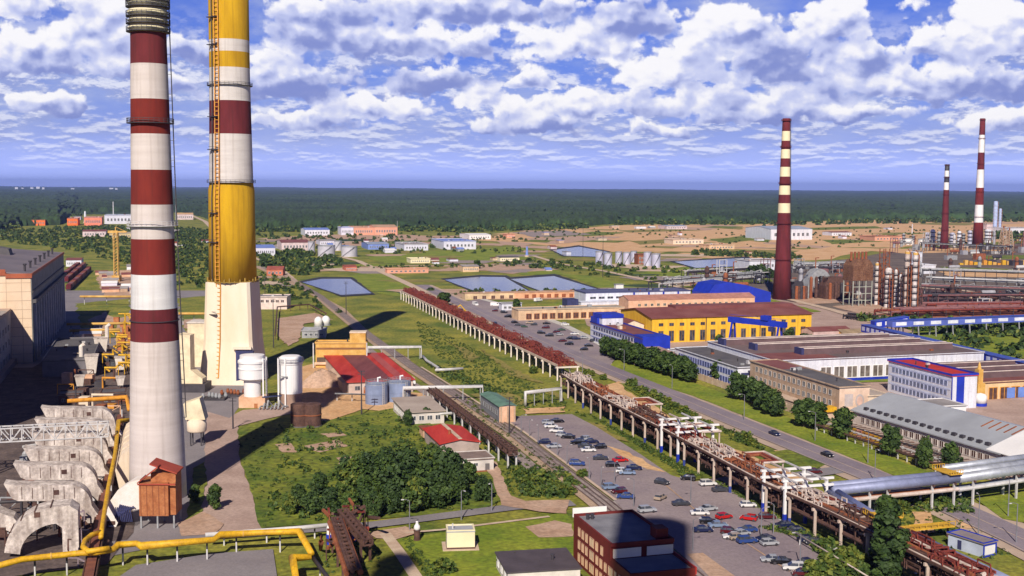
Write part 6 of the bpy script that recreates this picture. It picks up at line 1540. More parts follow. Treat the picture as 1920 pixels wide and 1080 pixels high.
for k in range(3):
    x0, y = 18 - 13*k if k < 2 else -4, 12 + 17*k
    x0 = (20, 8, -4)[k]; x1 = (92, 88, 84)[k]
    f = MB(); x0 = max(2, x0)
    f.extrude([(y, WH+0.2), (y+0.8, WH+2.6), (y+5.0, WH+2.6), (y+5.8, WH+0.2)], 'x', x0, x1); f.build('roof_light', M('roof_light_dark', (0.11, 0.065, 0.07), 0.7), t)
    q = MB(); q.box(x0, x1, y+0.5, y+0.75, WH+2.62, WH+3.0); q.box(x0, x1, y+4.8, y+5.2, WH+2.62, WH+2.9); q.build('flashing', M('flashing', (0.62, 0.52, 0.48), 0.7), t)
    q = MB(); q.box(x0-1.2, x0, y, y+5.8, WH+0.2, WH+2.9); q.build('end_cap', navy, t)
for i, (px, py, we, wd, h, w_, r_, lab) in enumerate([(1395, 690, 46, 16, 7.6, white_wall, roof_maroon, 'maroon roofed works wing between the gantry crane and the long workshop'), (1525, 640, 22, 12, 5.0, M('pink_grey', (0.52, 0.38, 0.36), 0.9, fine=0.15), roof_maroon, 'low pink grey house with maroon roof right of the yellow hall'), (1580, 640, 18, 9, 4.0, ochre, M('ochre_flat', (0.30, 0.22, 0.14), 0.9), 'low tan shed beside the pink grey house')]):
    b = bld('works_shed', lab, 'shed', G(px, py), we, wd, h, w_, r_, rt='gu', rise=1.4)
    windows(b, we, wd, 'f', 6, 1, 1.8, 2.0, 1.2, 3)
# sooty brick range with the mural end wall
A = G(1572, 793)
t = bld('brick_office', 'three-storey tan brick range whose pale end wall carries a round mural', 'building', A, 11.5, 62, 11.6, tan_brick, roof_dark, par=0.35, trim=tan_brick)
windows(t, 11.5, 62, 'l', 16, 3, 1.7, 1.7, 1.6, 3.5, fm=M('frame_grey', (0.60, 0.56, 0.54), 0.7))
m = MB(); m.box(0.05, 11.45, -0.12, -0.002, 2.2, 11.5); m.build('end_wall', M('mural_wall', (0.72, 0.53, 0.41), 0.9, fine=0.05), t)
mu = MB(); mu.box(2.0, 5.2, -0.16, -0.13, 5.4, 9.6, 0); mu.lathe([(0, 0)], n=3, cap=False) if False else None
ci = [(7.8 + 1.7*math.cos(a*math.pi/12), 7.2 + 2.2*math.sin(a*math.pi/12)) for a in range(24)]
mu.extrude(ci, 'y', -0.16, -0.13, 0)
ci2 = [(7.8 + 1.1*math.cos(a*math.pi/12), 7.1 + 1.6*math.sin(a*math.pi/12)) for a in range(24)]
mu.extrude(ci2, 'y', -0.19, -0.165, 1)
mu.build('mural', [M('mural_grey', (0.50, 0.44, 0.43), 0.9), M('mural_pink', (0.66, 0.45, 0.38), 0.9)], t)
m = MB(); m.box(0.3, 11.2, 40, 61.6, 11.86, 11.92); m.build('roof_patch', roof_maroon, t)
m = MB(); m.box(-4.5, -0.05, 2, 54, 0, 3.4); m.box(-4.8, -0.05, 1.8, 54.2, 3.4, 3.6); m.build('lower_wing', M('wing_tan', (0.50, 0.38, 0.30), 0.9, fine=0.15), t)
m = MB(); m.box(-4.6, -0.1, 1.0, 4.5, 3.6, 5.2); m.build('yellow_canopy', pipe_yellow, t)
b = bld('wall_ruin', 'open-fronted beige block with dark openings, right of the mural wall', 'building', G(1627, 790), 8.5, 12, 8.4, pale_stone, tan_roof, par=0.2)
windows(b, 8.5, 12, 'f', 4, 1, 1.2, 1.6, 3.6, 3, fm=rust, gm=dark_brown)
b = bld('kiosk', 'small bright yellow kiosk below the mural wall', 'kiosk', G(1628, 800), 6.5, 4, 3.2, pipe_yellow, roof_grey, par=0.1)
windows(b, 6.5, 4, 'f', 2, 1, 1.2, 1.2, 1.2, 2)
t = T('painted_fence', 'graffiti painted orange and yellow wall along the verge trees', 'fence', G(1584, 812), -math.pi/2 + GA)
for k in range(8):
    m = MB(); m.box(3.2*k, 3.2*k + 3.15, 0, 0.3, 0, 2.6); m.build('panel', [orange_steel, pipe_yellow, M('graffiti_pink', (0.70, 0.30, 0.22), 0.8), orange_steel][k % 4], t)
def fence(label, a, b, h, mat, name='fence', bay=4.0):
    p, q = G(*a), G(*b); L_ = math.dist(p, q); t = T(name, label, 'fence', p, math.atan2(q[1]-p[1], q[0]-p[0]))
    m = MB(); m.box(0, L_, 0, 0.18, 0.1, h); m.build('panel', mat, t)
    n = min(60, int(L_/bay)); m0 = MB(); m0.box(-0.15, 0.15, -0.05, 0.3, 0, h + 0.25); me = None
    for k in range(n + 1):
        if me is None: o = m0.build('post', mat, t); me = o.data
        else: o = put('post', me, t)
        o.location = (L_*k/n, 0, 0)
    return t
fence('pale concrete fence along the verge, from the hedge to the mural building', (1310, 712), (1570, 805), 2.6, path_conc)
fence('pale concrete fence along the verge, from the painted wall to the pipe crossing', (1650, 812), (1800, 880), 2.6, curb)
# blue and white office with red roof
A = G(1783, 768)
t = bld('office_tower', 'four-storey white and blue office with a red roof, above the grey metal shed', 'building', A, 10.5, 38, 11.8, white_wall, M('office_top', (0.48, 0.035, 0.022), 0.7, fine=0.08), par=0.7, trim=blue_paint, over=0.4)
windows(t, 10.5, 38, 'l', 15, 3, 1.4, 1.6, 1.4, 3.4, fm=M('frame_lilac', (0.30, 0.36, 0.62), 0.6))
m = MB()
for k in range(3): m.box(-0.1, -0.02, 0.5, 37.5, 3.3 + 3.4*k, 3.9 + 3.4*k)
m.build('band', M('band_pale', (0.52, 0.58, 0.78), 0.7), t)
m = MB(); m.box(-0.15, 5.0, -0.3, -0.02, 0, 11.7); m.build('end_panel', blue_paint, t)
m = MB(); m.box(0.02, 1.6, -0.5, -0.3, 0, 11.7); m.build('end_strip', white_wall, t)
# grey metal shed and its white neighbour
A = G(1876, 890)
SL = math.dist(A, ED(A, 0, 0)) + 68
t = bld('metal_shed', 'long shed with a broad pale grey metal roof beside the dark sidings', 'shed', A, 24, 66, 4.6, M('shed_beige', (0.56, 0.48, 0.44), 0.9), roof_metal, rt='mono', rise=0.01, over=0.3, ang=GA + R(3.5))
for o in list(t.children): bpy.data.objects.remove(o)
m = MB(); m.box(0, 24, 0, 66, 0, 5.8); m.build('wall', MATS['shed_beige'], t)
m = MB(); m.extrude([(-0.8, 5.6), (-0.8, 5.95), (14, 10.9), (24.8, 8.3), (24.8, 7.9), (14, 10.5)], 'y', -0.4, 66.5); m.build('roof', roof_metal, t)
m = MB(); m.extrude([(0.05, 5.8), (14, 10.4), (23.9, 8.0), (23.9, 5.8)], 'y', 0.1, 66); m.build('gable', MATS['shed_beige'], t)
windows(t, 24, 66, 'l', 22, 1, 1.7, 1.8, 2.6, 3, fm=MATS['frame_grey'], gm=dark_brown)
vs_ = window_mesh(1.3, 0.8, MATS['frame_grey'], dark_steel)
for k in range(17):
    m = MB(); m.box(1.0, 2.0, 6 + 3.4*k, 7.5 + 3.4*k, 6.2, 7.5); m.build('dormer', dark_steel, t)
m = MB()
for k in range(5): m.beam((9, 6 + 3*k, 9.28), (13.4, 6 + 3*k, 10.8), 0.5, 0.15)
m.build('rust_strip', rust, t)
m = MB(); m.extrude([(-0.8, 5.98), (-0.8, 6.15), (14, 11.1), (24.8, 8.5), (24.8, 8.34), (14, 10.95)], 'y', -12, 5); m.build('white_roof', white_paint, t)
m = MB(); m.extrude([(0, 0), (0, 5.9), (14, 10.7), (24, 8.1), (24, 0)], 'y', -11.5, -0.5); m.build('white_gable', M('gable_beige', (0.62, 0.50, 0.42), 0.9), t)
b = bld('white_annexe', 'plain white block between the red roofed office and the grey metal shed', 'building', ED(G(1876, 890), 14, -46), 10, 12, 9.5, white_paint, roof_grey, ang=GA, par=0.2)
windows(b, 10, 12, 'f', 2, 1, 1.2, 1.2, 5, 3)
# long roofed sidings
t = T('siding_canopy', 'long dark lattice canopy over the sidings next to the grey metal shed', 'canopy', ED(A, -8.2, 0), GA + R(3.5))
for k in range(4):
    m = MB(); m.box(-7.2 + 4.2*k, -6.6 + 4.2*k, -6, 66, 2.2, 2.6); m.build('rail_beam', [dark_brown, pale_steel, dark_steel, insul][k], t)
for k in range(18):
    for x in (-6.6, 1.4): q = MB(); q.beam((x, -4 + 4*k, 0), (x, -4 + 4*k, 2.2), 0.3); q.build('post', pale_steel, t)
m = MB()
for k in range(30): m.beam((-7, -5 + 2.3*k, 2.4), (6, -5 + 2.3*k, 2.4), 0.2)
m.build('tie', dark_brown, t)
# right edge workshops
A = G(1812, 752)
t = bld('repair_works', 'low workshop with maroon saw roofs, tan walls and blue gates at the right edge', 'workshop', ED(A, 3, 0), 60, 44, 6.4, M('works_tan', (0.70, 0.50, 0.28), 0.85, fine=0.1), roof_maroon, par=0.2, over=0.5)
windows(t, 60, 44, 'f', 6, 1, 3.4, 4.2, 0.2, 3, t0=6, t1=36, fm=orange_steel, gm=dark_brown)
m = MB()
for k in range(2): m.box(14.6 + 5*k, 18.2 + 5*k, -0.16, -0.13, 0.3, 4.2)
m.build('gate', M('gate_blue', (0.14, 0.24, 0.62), 0.6), t)
for k in range(3):
    m = MB(); y = 8 + 11*k; m.extrude([(y, 6.6), (y+0.8, 8.8), (y+4.4, 8.8), (y+5.2, 6.6)], 'x', 4 - 2*k, 58); m.build('roof_light', MATS['roof_light_dark'], t)
    q = MB(); q.box(4 - 2*k, 58, y+0.6, y+0.9, 8.82, 9.15); q.build('flashing', MATS['flashing'], t)
t = T('hopper_tower', 'ochre stepped hopper tower between the red roofed office and the saw roofs', 'tower', ED(G(1820, 755), 0, 4), GA)
m = MB(); m.box(-1.6, 1.6, -1.6, 1.6, 3, 8); m.box(-1.0, 1.0, -1.0, 1.0, 8, 13); m.lathe([(0.8, 13), (0.2, 15.5)], n=10); m.build('body', ochre, t)
for x in (-1.4, 1.4):
    for y in (-1.4, 1.4): q = MB(); q.beam((x, y, 0), (x, y, 3), 0.35); q.build('leg', dark_brown, t)
t = T('tank', 'small white drum tank with blue foot below the ochre hopper tower', 'tank', ED(G(1822, 760), 2, 2))
m = MB(); m.lathe([(2.2, 1.2), (2.2, 3.6), (1.6, 4.4), (0.05, 4.8)], n=20); m.build('shell', white_paint, t, smooth=True); m = MB(); m.lathe([(2.3, 0), (2.3, 1.2)], n=20); m.build('foot', blue_paint, t)
b = bld('yard_shed', 'beige yard wall block behind the saw roofed workshop', 'shed', ED(G(1905, 735), -10, -44), 10, 6, 6, pale_stone, tan_roof)
windows(b, 10, 6, 'f', 2, 1, 1.2, 1.2, 2, 3)
for i, (px, py, lab) in enumerate([(1895, 815, 'yellow skip in the sandy yard right of the grey metal shed'), (1850, 798, 'pale concrete slabs stacked in the yard beside the white block')]):
    t = T('yard_stack', lab, 'stack', G(px, py), GA)
    for k in range(3): m = MB(); m.box(-4, 4, 1.5*k, 1.5*k + 1.2, 0, 1.2 - 0.2*k); m.build('slab', [pipe_yellow, curb][i], t)
# blue and white conveyor galleries
def gallery(label, a, b, z0, z1, w, h, mats, bay, nlegs):
    A3, B3 = rpt(*a, z0), rpt(*b, z1); ang = math.atan2(B3[1]-A3[1], B3[0]-A3[0]); L_ = math.dist(A3[:2], B3[:2])
    t = T('conveyor_gallery', label, 'conveyor', A3[:2], ang, 'blue conveyor galleries')
    zz = lambda x: z0 + (z1-z0)*x/L_
    m = MB(); m.extrude([(0, z0), (0, z0+h), (L_, z1+h), (L_, z1)], 'y', -w/2, w/2); m.build('casing', mats[0], t)
    n = int(L_/bay)
    for k in range(min(n, 60)):
        x = L_*(k+0.2)/n; x1 = L_*(k+0.8)/n
        q = MB(); q.add([(x, -w/2-0.06, zz(x)+h*0.25), (x1, -w/2-0.06, zz(x1)+h*0.25), (x1, -w/2-0.06, zz(x1)+h*0.8), (x, -w/2-0.06, zz(x)+h*0.8), (x, -w/2-0.01, zz(x)+h*0.25), (x1, -w/2-0.01, zz(x1)+h*0.25), (x1, -w/2-0.01, zz(x1)+h*0.8), (x, -w/2-0.01, zz(x)+h*0.8)], [(0,1,2,3),(4,7,6,5),(0,4,5,1),(3,2,6,7),(0,3,7,4),(1,5,6,2)]); q.build('window', mats[1], t)
    for k in range(nlegs):
        x = L_*(k+0.5)/nlegs
        for y in (-w/2+0.3, w/2-0.3): q = MB(); q.beam((x, y*1.4, 0), (x, y, zz(x)), 0.5); q.build('leg', grey_steel, t)
    q = MB(); q.box(0, L_, -w/2-0.3, w/2+0.3, min(z0,z1)+h+0.02, min(z0,z1)+h+0.25) if abs(z0-z1) < 0.1 else q.extrude([(0, z0+h+0.02), (0, z0+h+0.25), (L_, z1+h+0.25), (L_, z1+h+0.02)], 'y', -w/2-0.3, w/2+0.3); q.build('roof', mats[2], t)
    return t
lil = M('lilac_glass', (0.50, 0.54, 0.74), 0.5, var=0.1)
gallery('long blue conveyor gallery with pale windows slanting down to the right edge', (1622, 622), (1960, 705), 5.5, 5.0, 4.5, 3.6, [blue_paint, lil, M('roof_royal', (0.05, 0.09, 0.42), 0.6)], 4.4, 14)
gallery('white conveyor gallery with blue ribs running level to the right edge behind the trees', (1668, 613), (1980, 600), 6.0, 6.0, 4.5, 3.2, [M('gallery_blue', (0.10, 0.14, 0.50), 0.6), M('pale_panel2', (0.70, 0.73, 0.82), 0.6), MATS['roof_royal']], 10, 10)
gallery('short blue and white conveyor spur joining the two long galleries', (1636, 615), (1700, 606), 5.0, 7.0, 4, 3.6, [blue_paint, white_wall, MATS['roof_royal']], 5, 3)

# ================================================================== FAR WORKS AND FIELDS
plum_r = M('plum_frame', (0.15, 0.06, 0.06), 0.85, fine=0.3)
for q in [[(1722,538),(1960,548),(1960,592),(1722,592)], [(1480,540),(1640,540),(1640,572),(1480,566)]]: sheet('cinder_ground', q, Z2, M('dark_cinder', (0.05, 0.03, 0.035), 0.95, scale=0.1, c2=(0.13, 0.07, 0.06), fine=0.3), 2, 10)
def column(px, py, top, w, label, mats, nring=7, cap=None):
    p = G(px, py); H = AT(px, top, p[1])[2]; r = 0.95 * w * p[1] / FPX / 2
    t = T('distillation_column', label, 'column', p, 0, 'distillation columns')
    m = MB(); m.lathe([(r*1.15, 0), (r*1.1, 2), (r, 2.6), (r, H-1), (r*0.5, H)], n=16); m.build('shell', mats[0], t, smooth=False)
    for k in range(nring):
        z = H*(0.12 + 0.84*k/nring); g = MB(); ring(g, r-0.05, z, 0.7, True, 10); g.lathe([(r+0.03, z-0.5), (r+0.2, z-0.5), (r+0.2, z+0.1), (r+0.03, z+0.1)], n=14, cap=False); g.build('gallery', mats[1], t)
    q = MB(); q.tube([(r+0.9, 0.4, 1), (r+0.9, 0.4, H-2), (r*0.2, 0, H+0.8)], 0.45, 7); q.build('downcomer', rust, t)
    if cap: q = MB(); q.lathe([(r*1.15, H-2), (r*1.15, H-0.5)], n=10); q.build('cap', cap, t)
CO = [(1643,572,492,8,'thin silver column with dark rings, leftmost of the tall cluster'), (1664,577,502,13,'stout silver column with many bands, second from the left'), (1678,580,505,6,'slim grey column right of the stout silver one'), (1687,583,514,6,'shortest slim ringed column of the cluster'), (1698,586,470,9,'tall pale column with rusty upper half'), (1713,588,472,9,'tall white ringed column, rightmost of the cluster')]
for i, (px, py, tp, w, lab) in enumerate(CO): column(px, py, tp, w, lab, [M('column_silver', (0.62, 0.57, 0.56), 0.55, var=0.25, scale=0.6) if i not in (4,) else insul, dark_steel], 6 + i % 3, ochre if i in (0, 4, 5) else None)
for i, (px, py, tp) in enumerate([(1672, 580, 515), (1693, 586, 520), (1706, 588, 500), (1648, 566, 505), (1720, 582, 540)]):
    p = G(px, py); H = AT(px, tp, p[1])[2]
    t = T('service_frame', 'rust brown steel frame between the tall columns, ' + ORD[i] + ' counted', 'frame', p, GA, 'frames between the columns')
    m = MB()
    for x in (0, 3.2):
        for y in (0, 3.2): m.beam((x, y, 0), (x, y, H), 0.5)
    n = int(H / 3.5)
    for k in range(n):
        z = H * (k + 1) / n; m.box(-0.3, 3.5, -0.3, 3.5, z - 0.25, z); m.beam((0, 0, z - H/n), (3.2, 0, z), 0.3)
    m.build('frame', [rust, dark_brown, rust, plum_r, dark_brown][i], t); q = MB(); q.tube([(1.6, 1.6, 0), (1.6, 1.6, H + 1)], 0.8, 8); q.build('pipe', [dark_brown, rust][i % 2], t)
t = T('column_frame', 'brown steel staircase frame rising behind the stout silver column', 'frame', G(1654, 574), GA)
m = MB()
for x in (0, 4.5):
    for y in (0, 4.5): m.beam((x, y, 0), (x, y, 38), 0.5)
for k in range(9):
    z = 4 + 4*k
    for a, b in (((0,0),(4.5,0)), ((4.5,0),(4.5,4.5)), ((0,4.5),(4.5,4.5)), ((0,0),(0,4.5))): m.beam((*a, z), (*b, z), 0.35)
    m.beam((0, 0, z-4), (4.5, 0, z), 0.3)
m.build('frame', rust, t)
t = T('furnace', 'rust coloured furnace block raised on a pale steel frame, left of the columns', 'furnace', G(1598, 575), GA)
m = MB(); m.extrude([(0, 17), (0, 27), (3, 31), (12, 31), (15, 27), (15, 17)], 'y', 0, 12); m.build('casing', M('furnace_rust', (0.13, 0.055, 0.03), 0.9, scale=0.3, c2=(0.20, 0.10, 0.06), fine=0.4, fscale=1.2), t)
for k in range(5): q = MB(); q.lathe([(0.9, 30), (0.8, 36)], c=(2 + 2.8*k, 6), n=10); q.build('flue', rust, t)
for x in (0.4, 5, 10, 14.6):
    for y in (0.4, 11.6): q = MB(); q.beam((x, y, 0), (x, y, 17), 0.55); q.build('leg', M('frame_green', (0.36, 0.38, 0.33), 0.8), t)
m = MB()
for z in (4, 8.5, 13): m.beam((0.4, 0.4, z), (14.6, 0.4, z), 0.4); m.beam((0.4, 11.6, z), (14.6, 11.6, z), 0.4)
m.build('tie', MATS['frame_green'], t)
for i, (px, py, w, h, mt, lab) in enumerate([(1512, 560, 22, 21, grey_steel, 'big grey arched flue duct right of the maroon chimney'), (1548, 562, 24, 16, dark_brown, 'sooty brown heater bank right of the arched flue duct'), (1485, 562, 10, 13, dark_steel, 'dark machine house just right of the maroon chimney foot')]):
    t = T('heater_bank', lab, 'furnace', G(px, py), GA)
    m = MB()
    if i == 0:
        pr = [(w/2 + w/2*math.cos(a*math.pi/12), h*0.95*math.sin(a*math.pi/12)) for a in range(13)] + [(4 + 0.0, 0)]
        inn = [(w/2 - (w/2-4.5)*math.cos(a*math.pi/12), (h-5)*math.sin(a*math.pi/12)) for a in range(13)]
        m.extrude([(w/2 + w/2*math.cos(a*math.pi/12), h*math.sin(a*math.pi/12)) for a in range(13)] + inn, 'y', 0, 9)
    else: m.box(0, w, 0, 10, 0, h*0.6); m.extrude([(0, h*0.6), (w*0.1, h), (w*0.9, h*0.95), (w, h*0.6)], 'y', 1, 9)
    m.build('casing', mt, t)
    for k in range(5): q = MB(); q.lathe([(1.1, 0), (1.1, h*0.7), (0.6, h*0.75)], c=(2.5 + w*0.19*k, -1.6), n=10); q.build('pipe', [rust, dark_brown, dark_steel][k % 3], t)
    q = MB(); ring(q, 1, h, 0.5, True, 8); q.build('rail', grey_steel, t)
# rusty pipe fields and grey racks of the refinery
def pipe_field(label, a, b, depth, z, n, mats, nleg=10, seed=1, group=None):
    A3, B3 = rpt(*a, 0), rpt(*b, 0); L_ = math.dist(A3[:2], B3[:2]); ang = math.atan2(B3[1]-A3[1], B3[0]-A3[0])
    t = T('pipe_rack', label, 'pipe rack', A3[:2], ang, group); g = random.Random(seed)
    for k in range(n):
        y = depth*k/n; zz = z + g.uniform(-0.6, 1.2); m = MB(); x0, x1 = L_*g.uniform(0, 0.15), L_*g.uniform(0.85, 1)
        m.tube([(x0, y, 0.3), (x0, y, zz), (x1, y, zz), (x1, y, 0.3)], g.uniform(0.35, 0.7), 7); m.build('pipe', mats[k % len(mats)], t)
    for k in range(nleg):
        x = L_*(k+0.5)/nleg
        m = MB(); m.beam((x, -0.8, z-0.8), (x, depth, z-0.8), 0.4); m.beam((x, -0.6, 0), (x, -0.6, z+0.8), 0.4); m.beam((x, depth, 0), (x, depth, z+0.8), 0.4); m.build('bent', dark_steel, t)
    for k in range(min(36, int(L_/6))):
        m = MB(); x = g.uniform(0, L_); y = g.uniform(0, depth); h = g.uniform(0.8, 2.6); m.beam((x, y, z), (x, y, z+h), 0.3); m.beam((x, y, z+h), (x + g.uniform(-4, 4), y + g.uniform(0, 3), z+h*0.5), 0.3); m.build('valve', mats[-1], t)
    return t
silo_g = M('vessel_grey', (0.34, 0.34, 0.38), 0.6, var=0.2)
plum = M('plum_steel', (0.17, 0.07, 0.08), 0.8, scale=0.3, c2=(0.26, 0.12, 0.12), fine=0.3)
for i, (a, b, d, z, n, mats, lab) in enumerate([
    ((1655,598),(1960,590),16,3.5,8,[rust_red,plum,rust],'rusty red pipe field right of the columns, nearest the white conveyor'),
    ((1725,583),(1960,580),14,3.5,7,[plum,rust_red,plum],'rusty plum pipe field right of the columns, second row back'),
    ((1725,568),(1960,566),18,4,7,[plum,dark_steel,rust_red],'dark plum pipe field right of the columns, third row back'),
    ((1725,552),(1960,560),16,6,6,[dark_steel,plum,grey_steel],'dark pipe rack right of the columns below the grey road'),
    ((1580,598),(1640,604),9,2.4,4,[dark_steel,dark_brown],'low dark pipe bundle below the left end of the columns'),
    ((1720,520),(1960,528),10,7,6,[grey_steel,dark_steel,pale_steel],'grey refinery pipe rack right of the white shed'),
    ((1720,535),(1960,545),8,6,5,[pale_steel,grey_steel],'pale refinery pipe rack above the dark pipe field'),
    ((1230,548),(1450,530),10,6,6,[pale_steel,grey_steel,dark_steel],'grey pipe rack crossing behind the blue shed'),
    ((1250,538),(1450,522),8,6,5,[grey_steel,pale_steel],'second grey pipe rack left of the maroon chimney, further back'),
    ((1280,522),(1440,512),6,5,4,[dark_steel,pale_steel],'dark low pipe rack left of the tree clump by the maroon chimney'),
    ((1720,470),(1900,478),8,9,5,[grey_steel,dark_steel],'tall grey rack with dense posts below the two far chimneys'),
    ((1480,505),(1600,500),8,4,5,[grey_steel,pale_steel],'grey pipe rack right of the maroon chimney, beyond the arched duct'),
    ((1480,512),(1600,512),6,5,4,[dark_steel,grey_steel],'dark pipe rack right of the maroon chimney, nearer one')]):
    pipe_field(lab, a, b, d, z, n, mats, 24 if i == 10 else 12, i)
strip('refinery_road', [(1720,540),(1800,545),(1960,565)], 7, Z4, path_conc)
strip('refinery_road', [(1350,545),(1440,552),(1560,582),(1640,606)], 6, Z4, path_conc)
t = T('pipe_rack', 'line of yellow machinery on the refinery bank, far right', 'machinery', G(1800, 497), R(4))
for k in range(14): m = MB(); x = 5.0*k; m.box(x, x + 3.6, 0, 4, 0, 2 + (k*7 % 4)); m.build('unit', [pipe_yellow, ochre, orange_steel][k % 3], t)
gq = random.Random(77)
for i in range(92):
    px, py = gq.choice([(gq.uniform(1720, 1925), gq.uniform(476, 590)), (gq.uniform(1480, 1640), gq.uniform(505, 560)), (gq.uniform(1300, 1450), gq.uniform(512, 545)), (gq.uniform(1660, 1925), gq.uniform(455, 478))])
    p = G(px, py); k = i % 4; mt = [dark_steel, grey_steel, plum, rust, dark_brown, silo_g, pale_steel][i % 7]
    t = T('process_unit', 'process vessel or frame standing among the refinery pipe racks', 'refinery unit', p, GA, 'refinery units among the racks')
    h = gq.uniform(5, 15) * (0.7 + p[1] / 2500)
    if k == 0: m = MB(); m.lathe([(1.8, 1), (1.8, h), (0.6, h + 1.5)], n=12); m.build('shell', mt, t); g = MB(); ring(g, 1.75, h * 0.7, 0.9, True, 8); g.build('gallery', dark_steel, t)
    elif k == 1:
        m = MB()
        for x in (0, 7):
            for y in (0, 5): m.beam((x, y, 0), (x, y, h), 0.5)
        for z in (h*0.35, h*0.7, h): m.beam((0, 0, z), (7, 0, z), 0.4); m.beam((0, 5, z), (7, 5, z), 0.4); m.box(0, 7, 0, 5, z, z + 0.2)
        m.build('frame', mt, t); m = MB(); m.lathe([(1.5, h*0.36), (1.5, h*0.62)], c=(3.5, 2.5), n=10); m.build('drum', silo_g, t)
    elif k == 2: m = MB(); m.tube([(-6, 0, 3.4), (-5.2, 0, 3.4), (5.2, 0, 3.4), (6, 0, 3.4)], [0.8, 1.7, 1.7, 0.8], 12); m.build('drum', mt, t); m = MB(); m.box(-4, -3, -1, 1, 0, 2); m.box(3, 4, -1, 1, 0, 2); m.build('saddle', path_conc, t)
    else: m = MB(); m.box(0, gq.uniform(6, 14), 0, 6, 0, h * 0.4); m.build('housing', mt, t); m = MB(); m.tube([(2, 3, h*0.4), (2, 3, h), (5, 3, h)], 0.5, 8); m.build('duct', rust, t)
# tanks
def tank(px, py, top, w, label, mat, group=None, roof=0.10, legs=False):
    p = G(px, py); H = max(2.0, AT(px, top, p[1])[2]); r = w*p[1]/FPX/2
    t = T('storage_tank', label, 'tank', p, 0, group)
    m = MB(); m.lathe([(r, 0.3), (r, H*0.9), (r*0.97, H*0.9 + 0.05), (0.1, H*0.9 + r*roof*2)], n=28); m.build('shell', mat, t)
    q = MB(); q.lathe([(r+0.5, 0), (r+0.5, 0.3)], n=24); q.build('footing', path_conc, t)
    q = MB(); q.lathe([(r-0.3, H*0.9), (r+0.15, H*0.9), (r+0.15, H*0.9+1.0), (r-0.02, H*0.9+1.0)], n=24, cap=False); q.build('rail', grey_steel, t)
    q = MB()
    for k in range(10): a0, a1 = -2.4 + 0.16*k, -2.4 + 0.16*(k+1); q.beam(((r+.3)*math.cos(a0), (r+.3)*math.sin(a0), H*0.09*k), ((r+.3)*math.cos(a1), (r+.3)*math.sin(a1), H*0.09*(k+1)), 0.7, 0.3)
    q.build('stair', dark_steel, t)
silo_m = M('silo_lilac', (0.58, 0.58, 0.72), 0.45, var=0.1, metal=0.3)
SI = [(1124,497,470,15), (1140,500,473,15), (1160,494,471,13), (1175,496,472,14), (1188,492,470,12), (1214,499,471,15), (1230,502,474,16)]
for i, s in enumerate(SI): tank(*s, 'silver lilac silo in the row near the yellow field, ' + ORD[i] + ' from the left', silo_m, 'silver silos', 0.12)
b = bld('pump_house', 'small rust brown house between the silver silos', 'shed', G(1196, 496), 12, 10, 10, rust, dark_brown, par=0.3)
windows(b, 12, 10, 'f', 3, 2, 2, 2, 1.5, 4)
tk = M('tank_grey', (0.50, 0.49, 0.56), 0.5, var=0.12)
for i, s in enumerate([(584,474,452,13), (612,481,459,32), (634,470,451,14), (655,481,461,30)]): tank(*s, ['narrow grey tank behind the left one of the two broad grey tanks', 'broad pale grey tank, left one of two beyond the first pond', 'narrow grey tank between the two broad grey tanks', 'broad pale grey tank, right one of two beyond the first pond'][i], tk, 'grey tanks beyond the pond', 0.04)
for i, s in enumerate([(1702,459,447,20), (1729,459,448,16), (1495,497,490,13), (1511,499,492,13), (1530,503,495,15), (1550,505,498,13), (1570,507,500,12)]): tank(*s, ['white drum tank above the rusty column top', 'white drum tank left of the thin maroon chimney', 'low pale tank right of the maroon chimney, first of five', 'low pale tank right of the maroon chimney, second of five', 'low pale tank right of the maroon chimney, third of five', 'low pale tank right of the maroon chimney, fourth of five', 'low pale tank left of the furnace, last of five'][i], white_paint if i < 2 else pale_steel, None, 0.05)
for i, (px, py, tp, w) in enumerate([(1694,460,437,5), (1738,462,436,7), (1748,462,430,9), (1760,461,434,6), (1785,460,436,10), (1798,461,433,7), (1806,459,437,6), (1818,460,432,8), (1852,455,430,12), (1712,458,441,5)]):
    p = G(px, py); H = AT(px, tp, p[1])[2]; r = w*p[1]/FPX/2
    t = T('process_tower', 'grey blue process vessel in the cluster round the two far chimneys, ' + ORD[i] + ' counted', 'tower', p, 0, 'far process vessels')
    m = MB(); m.lathe([(r, 0), (r, H*0.93), (r*0.5, H)], n=12); m.build('shell', [grey_steel, silo_m, white_wall][i % 3], t)
    for k in range(3): g = MB(); g.lathe([(r, H*(0.3+0.25*k)), (r+1.2, H*(0.3+0.25*k)), (r+1.2, H*(0.3+0.25*k)+1), (r, H*(0.3+0.25*k)+1)], n=12, cap=False); g.build('gallery', dark_steel, t)
for i, (px, py, tp, w, lab) in enumerate([(1865,438,377,8,'pale blue process column with rings, right of the red and white chimney'), (1874,438,391,5,'slimmer pale blue process column next to the ringed one')]):
    column(px, py, tp, w, lab, [M('column_blue', (0.42, 0.52, 0.78), 0.5, var=0.1), M('column_ring', (0.60, 0.64, 0.78), 0.6)], 8)
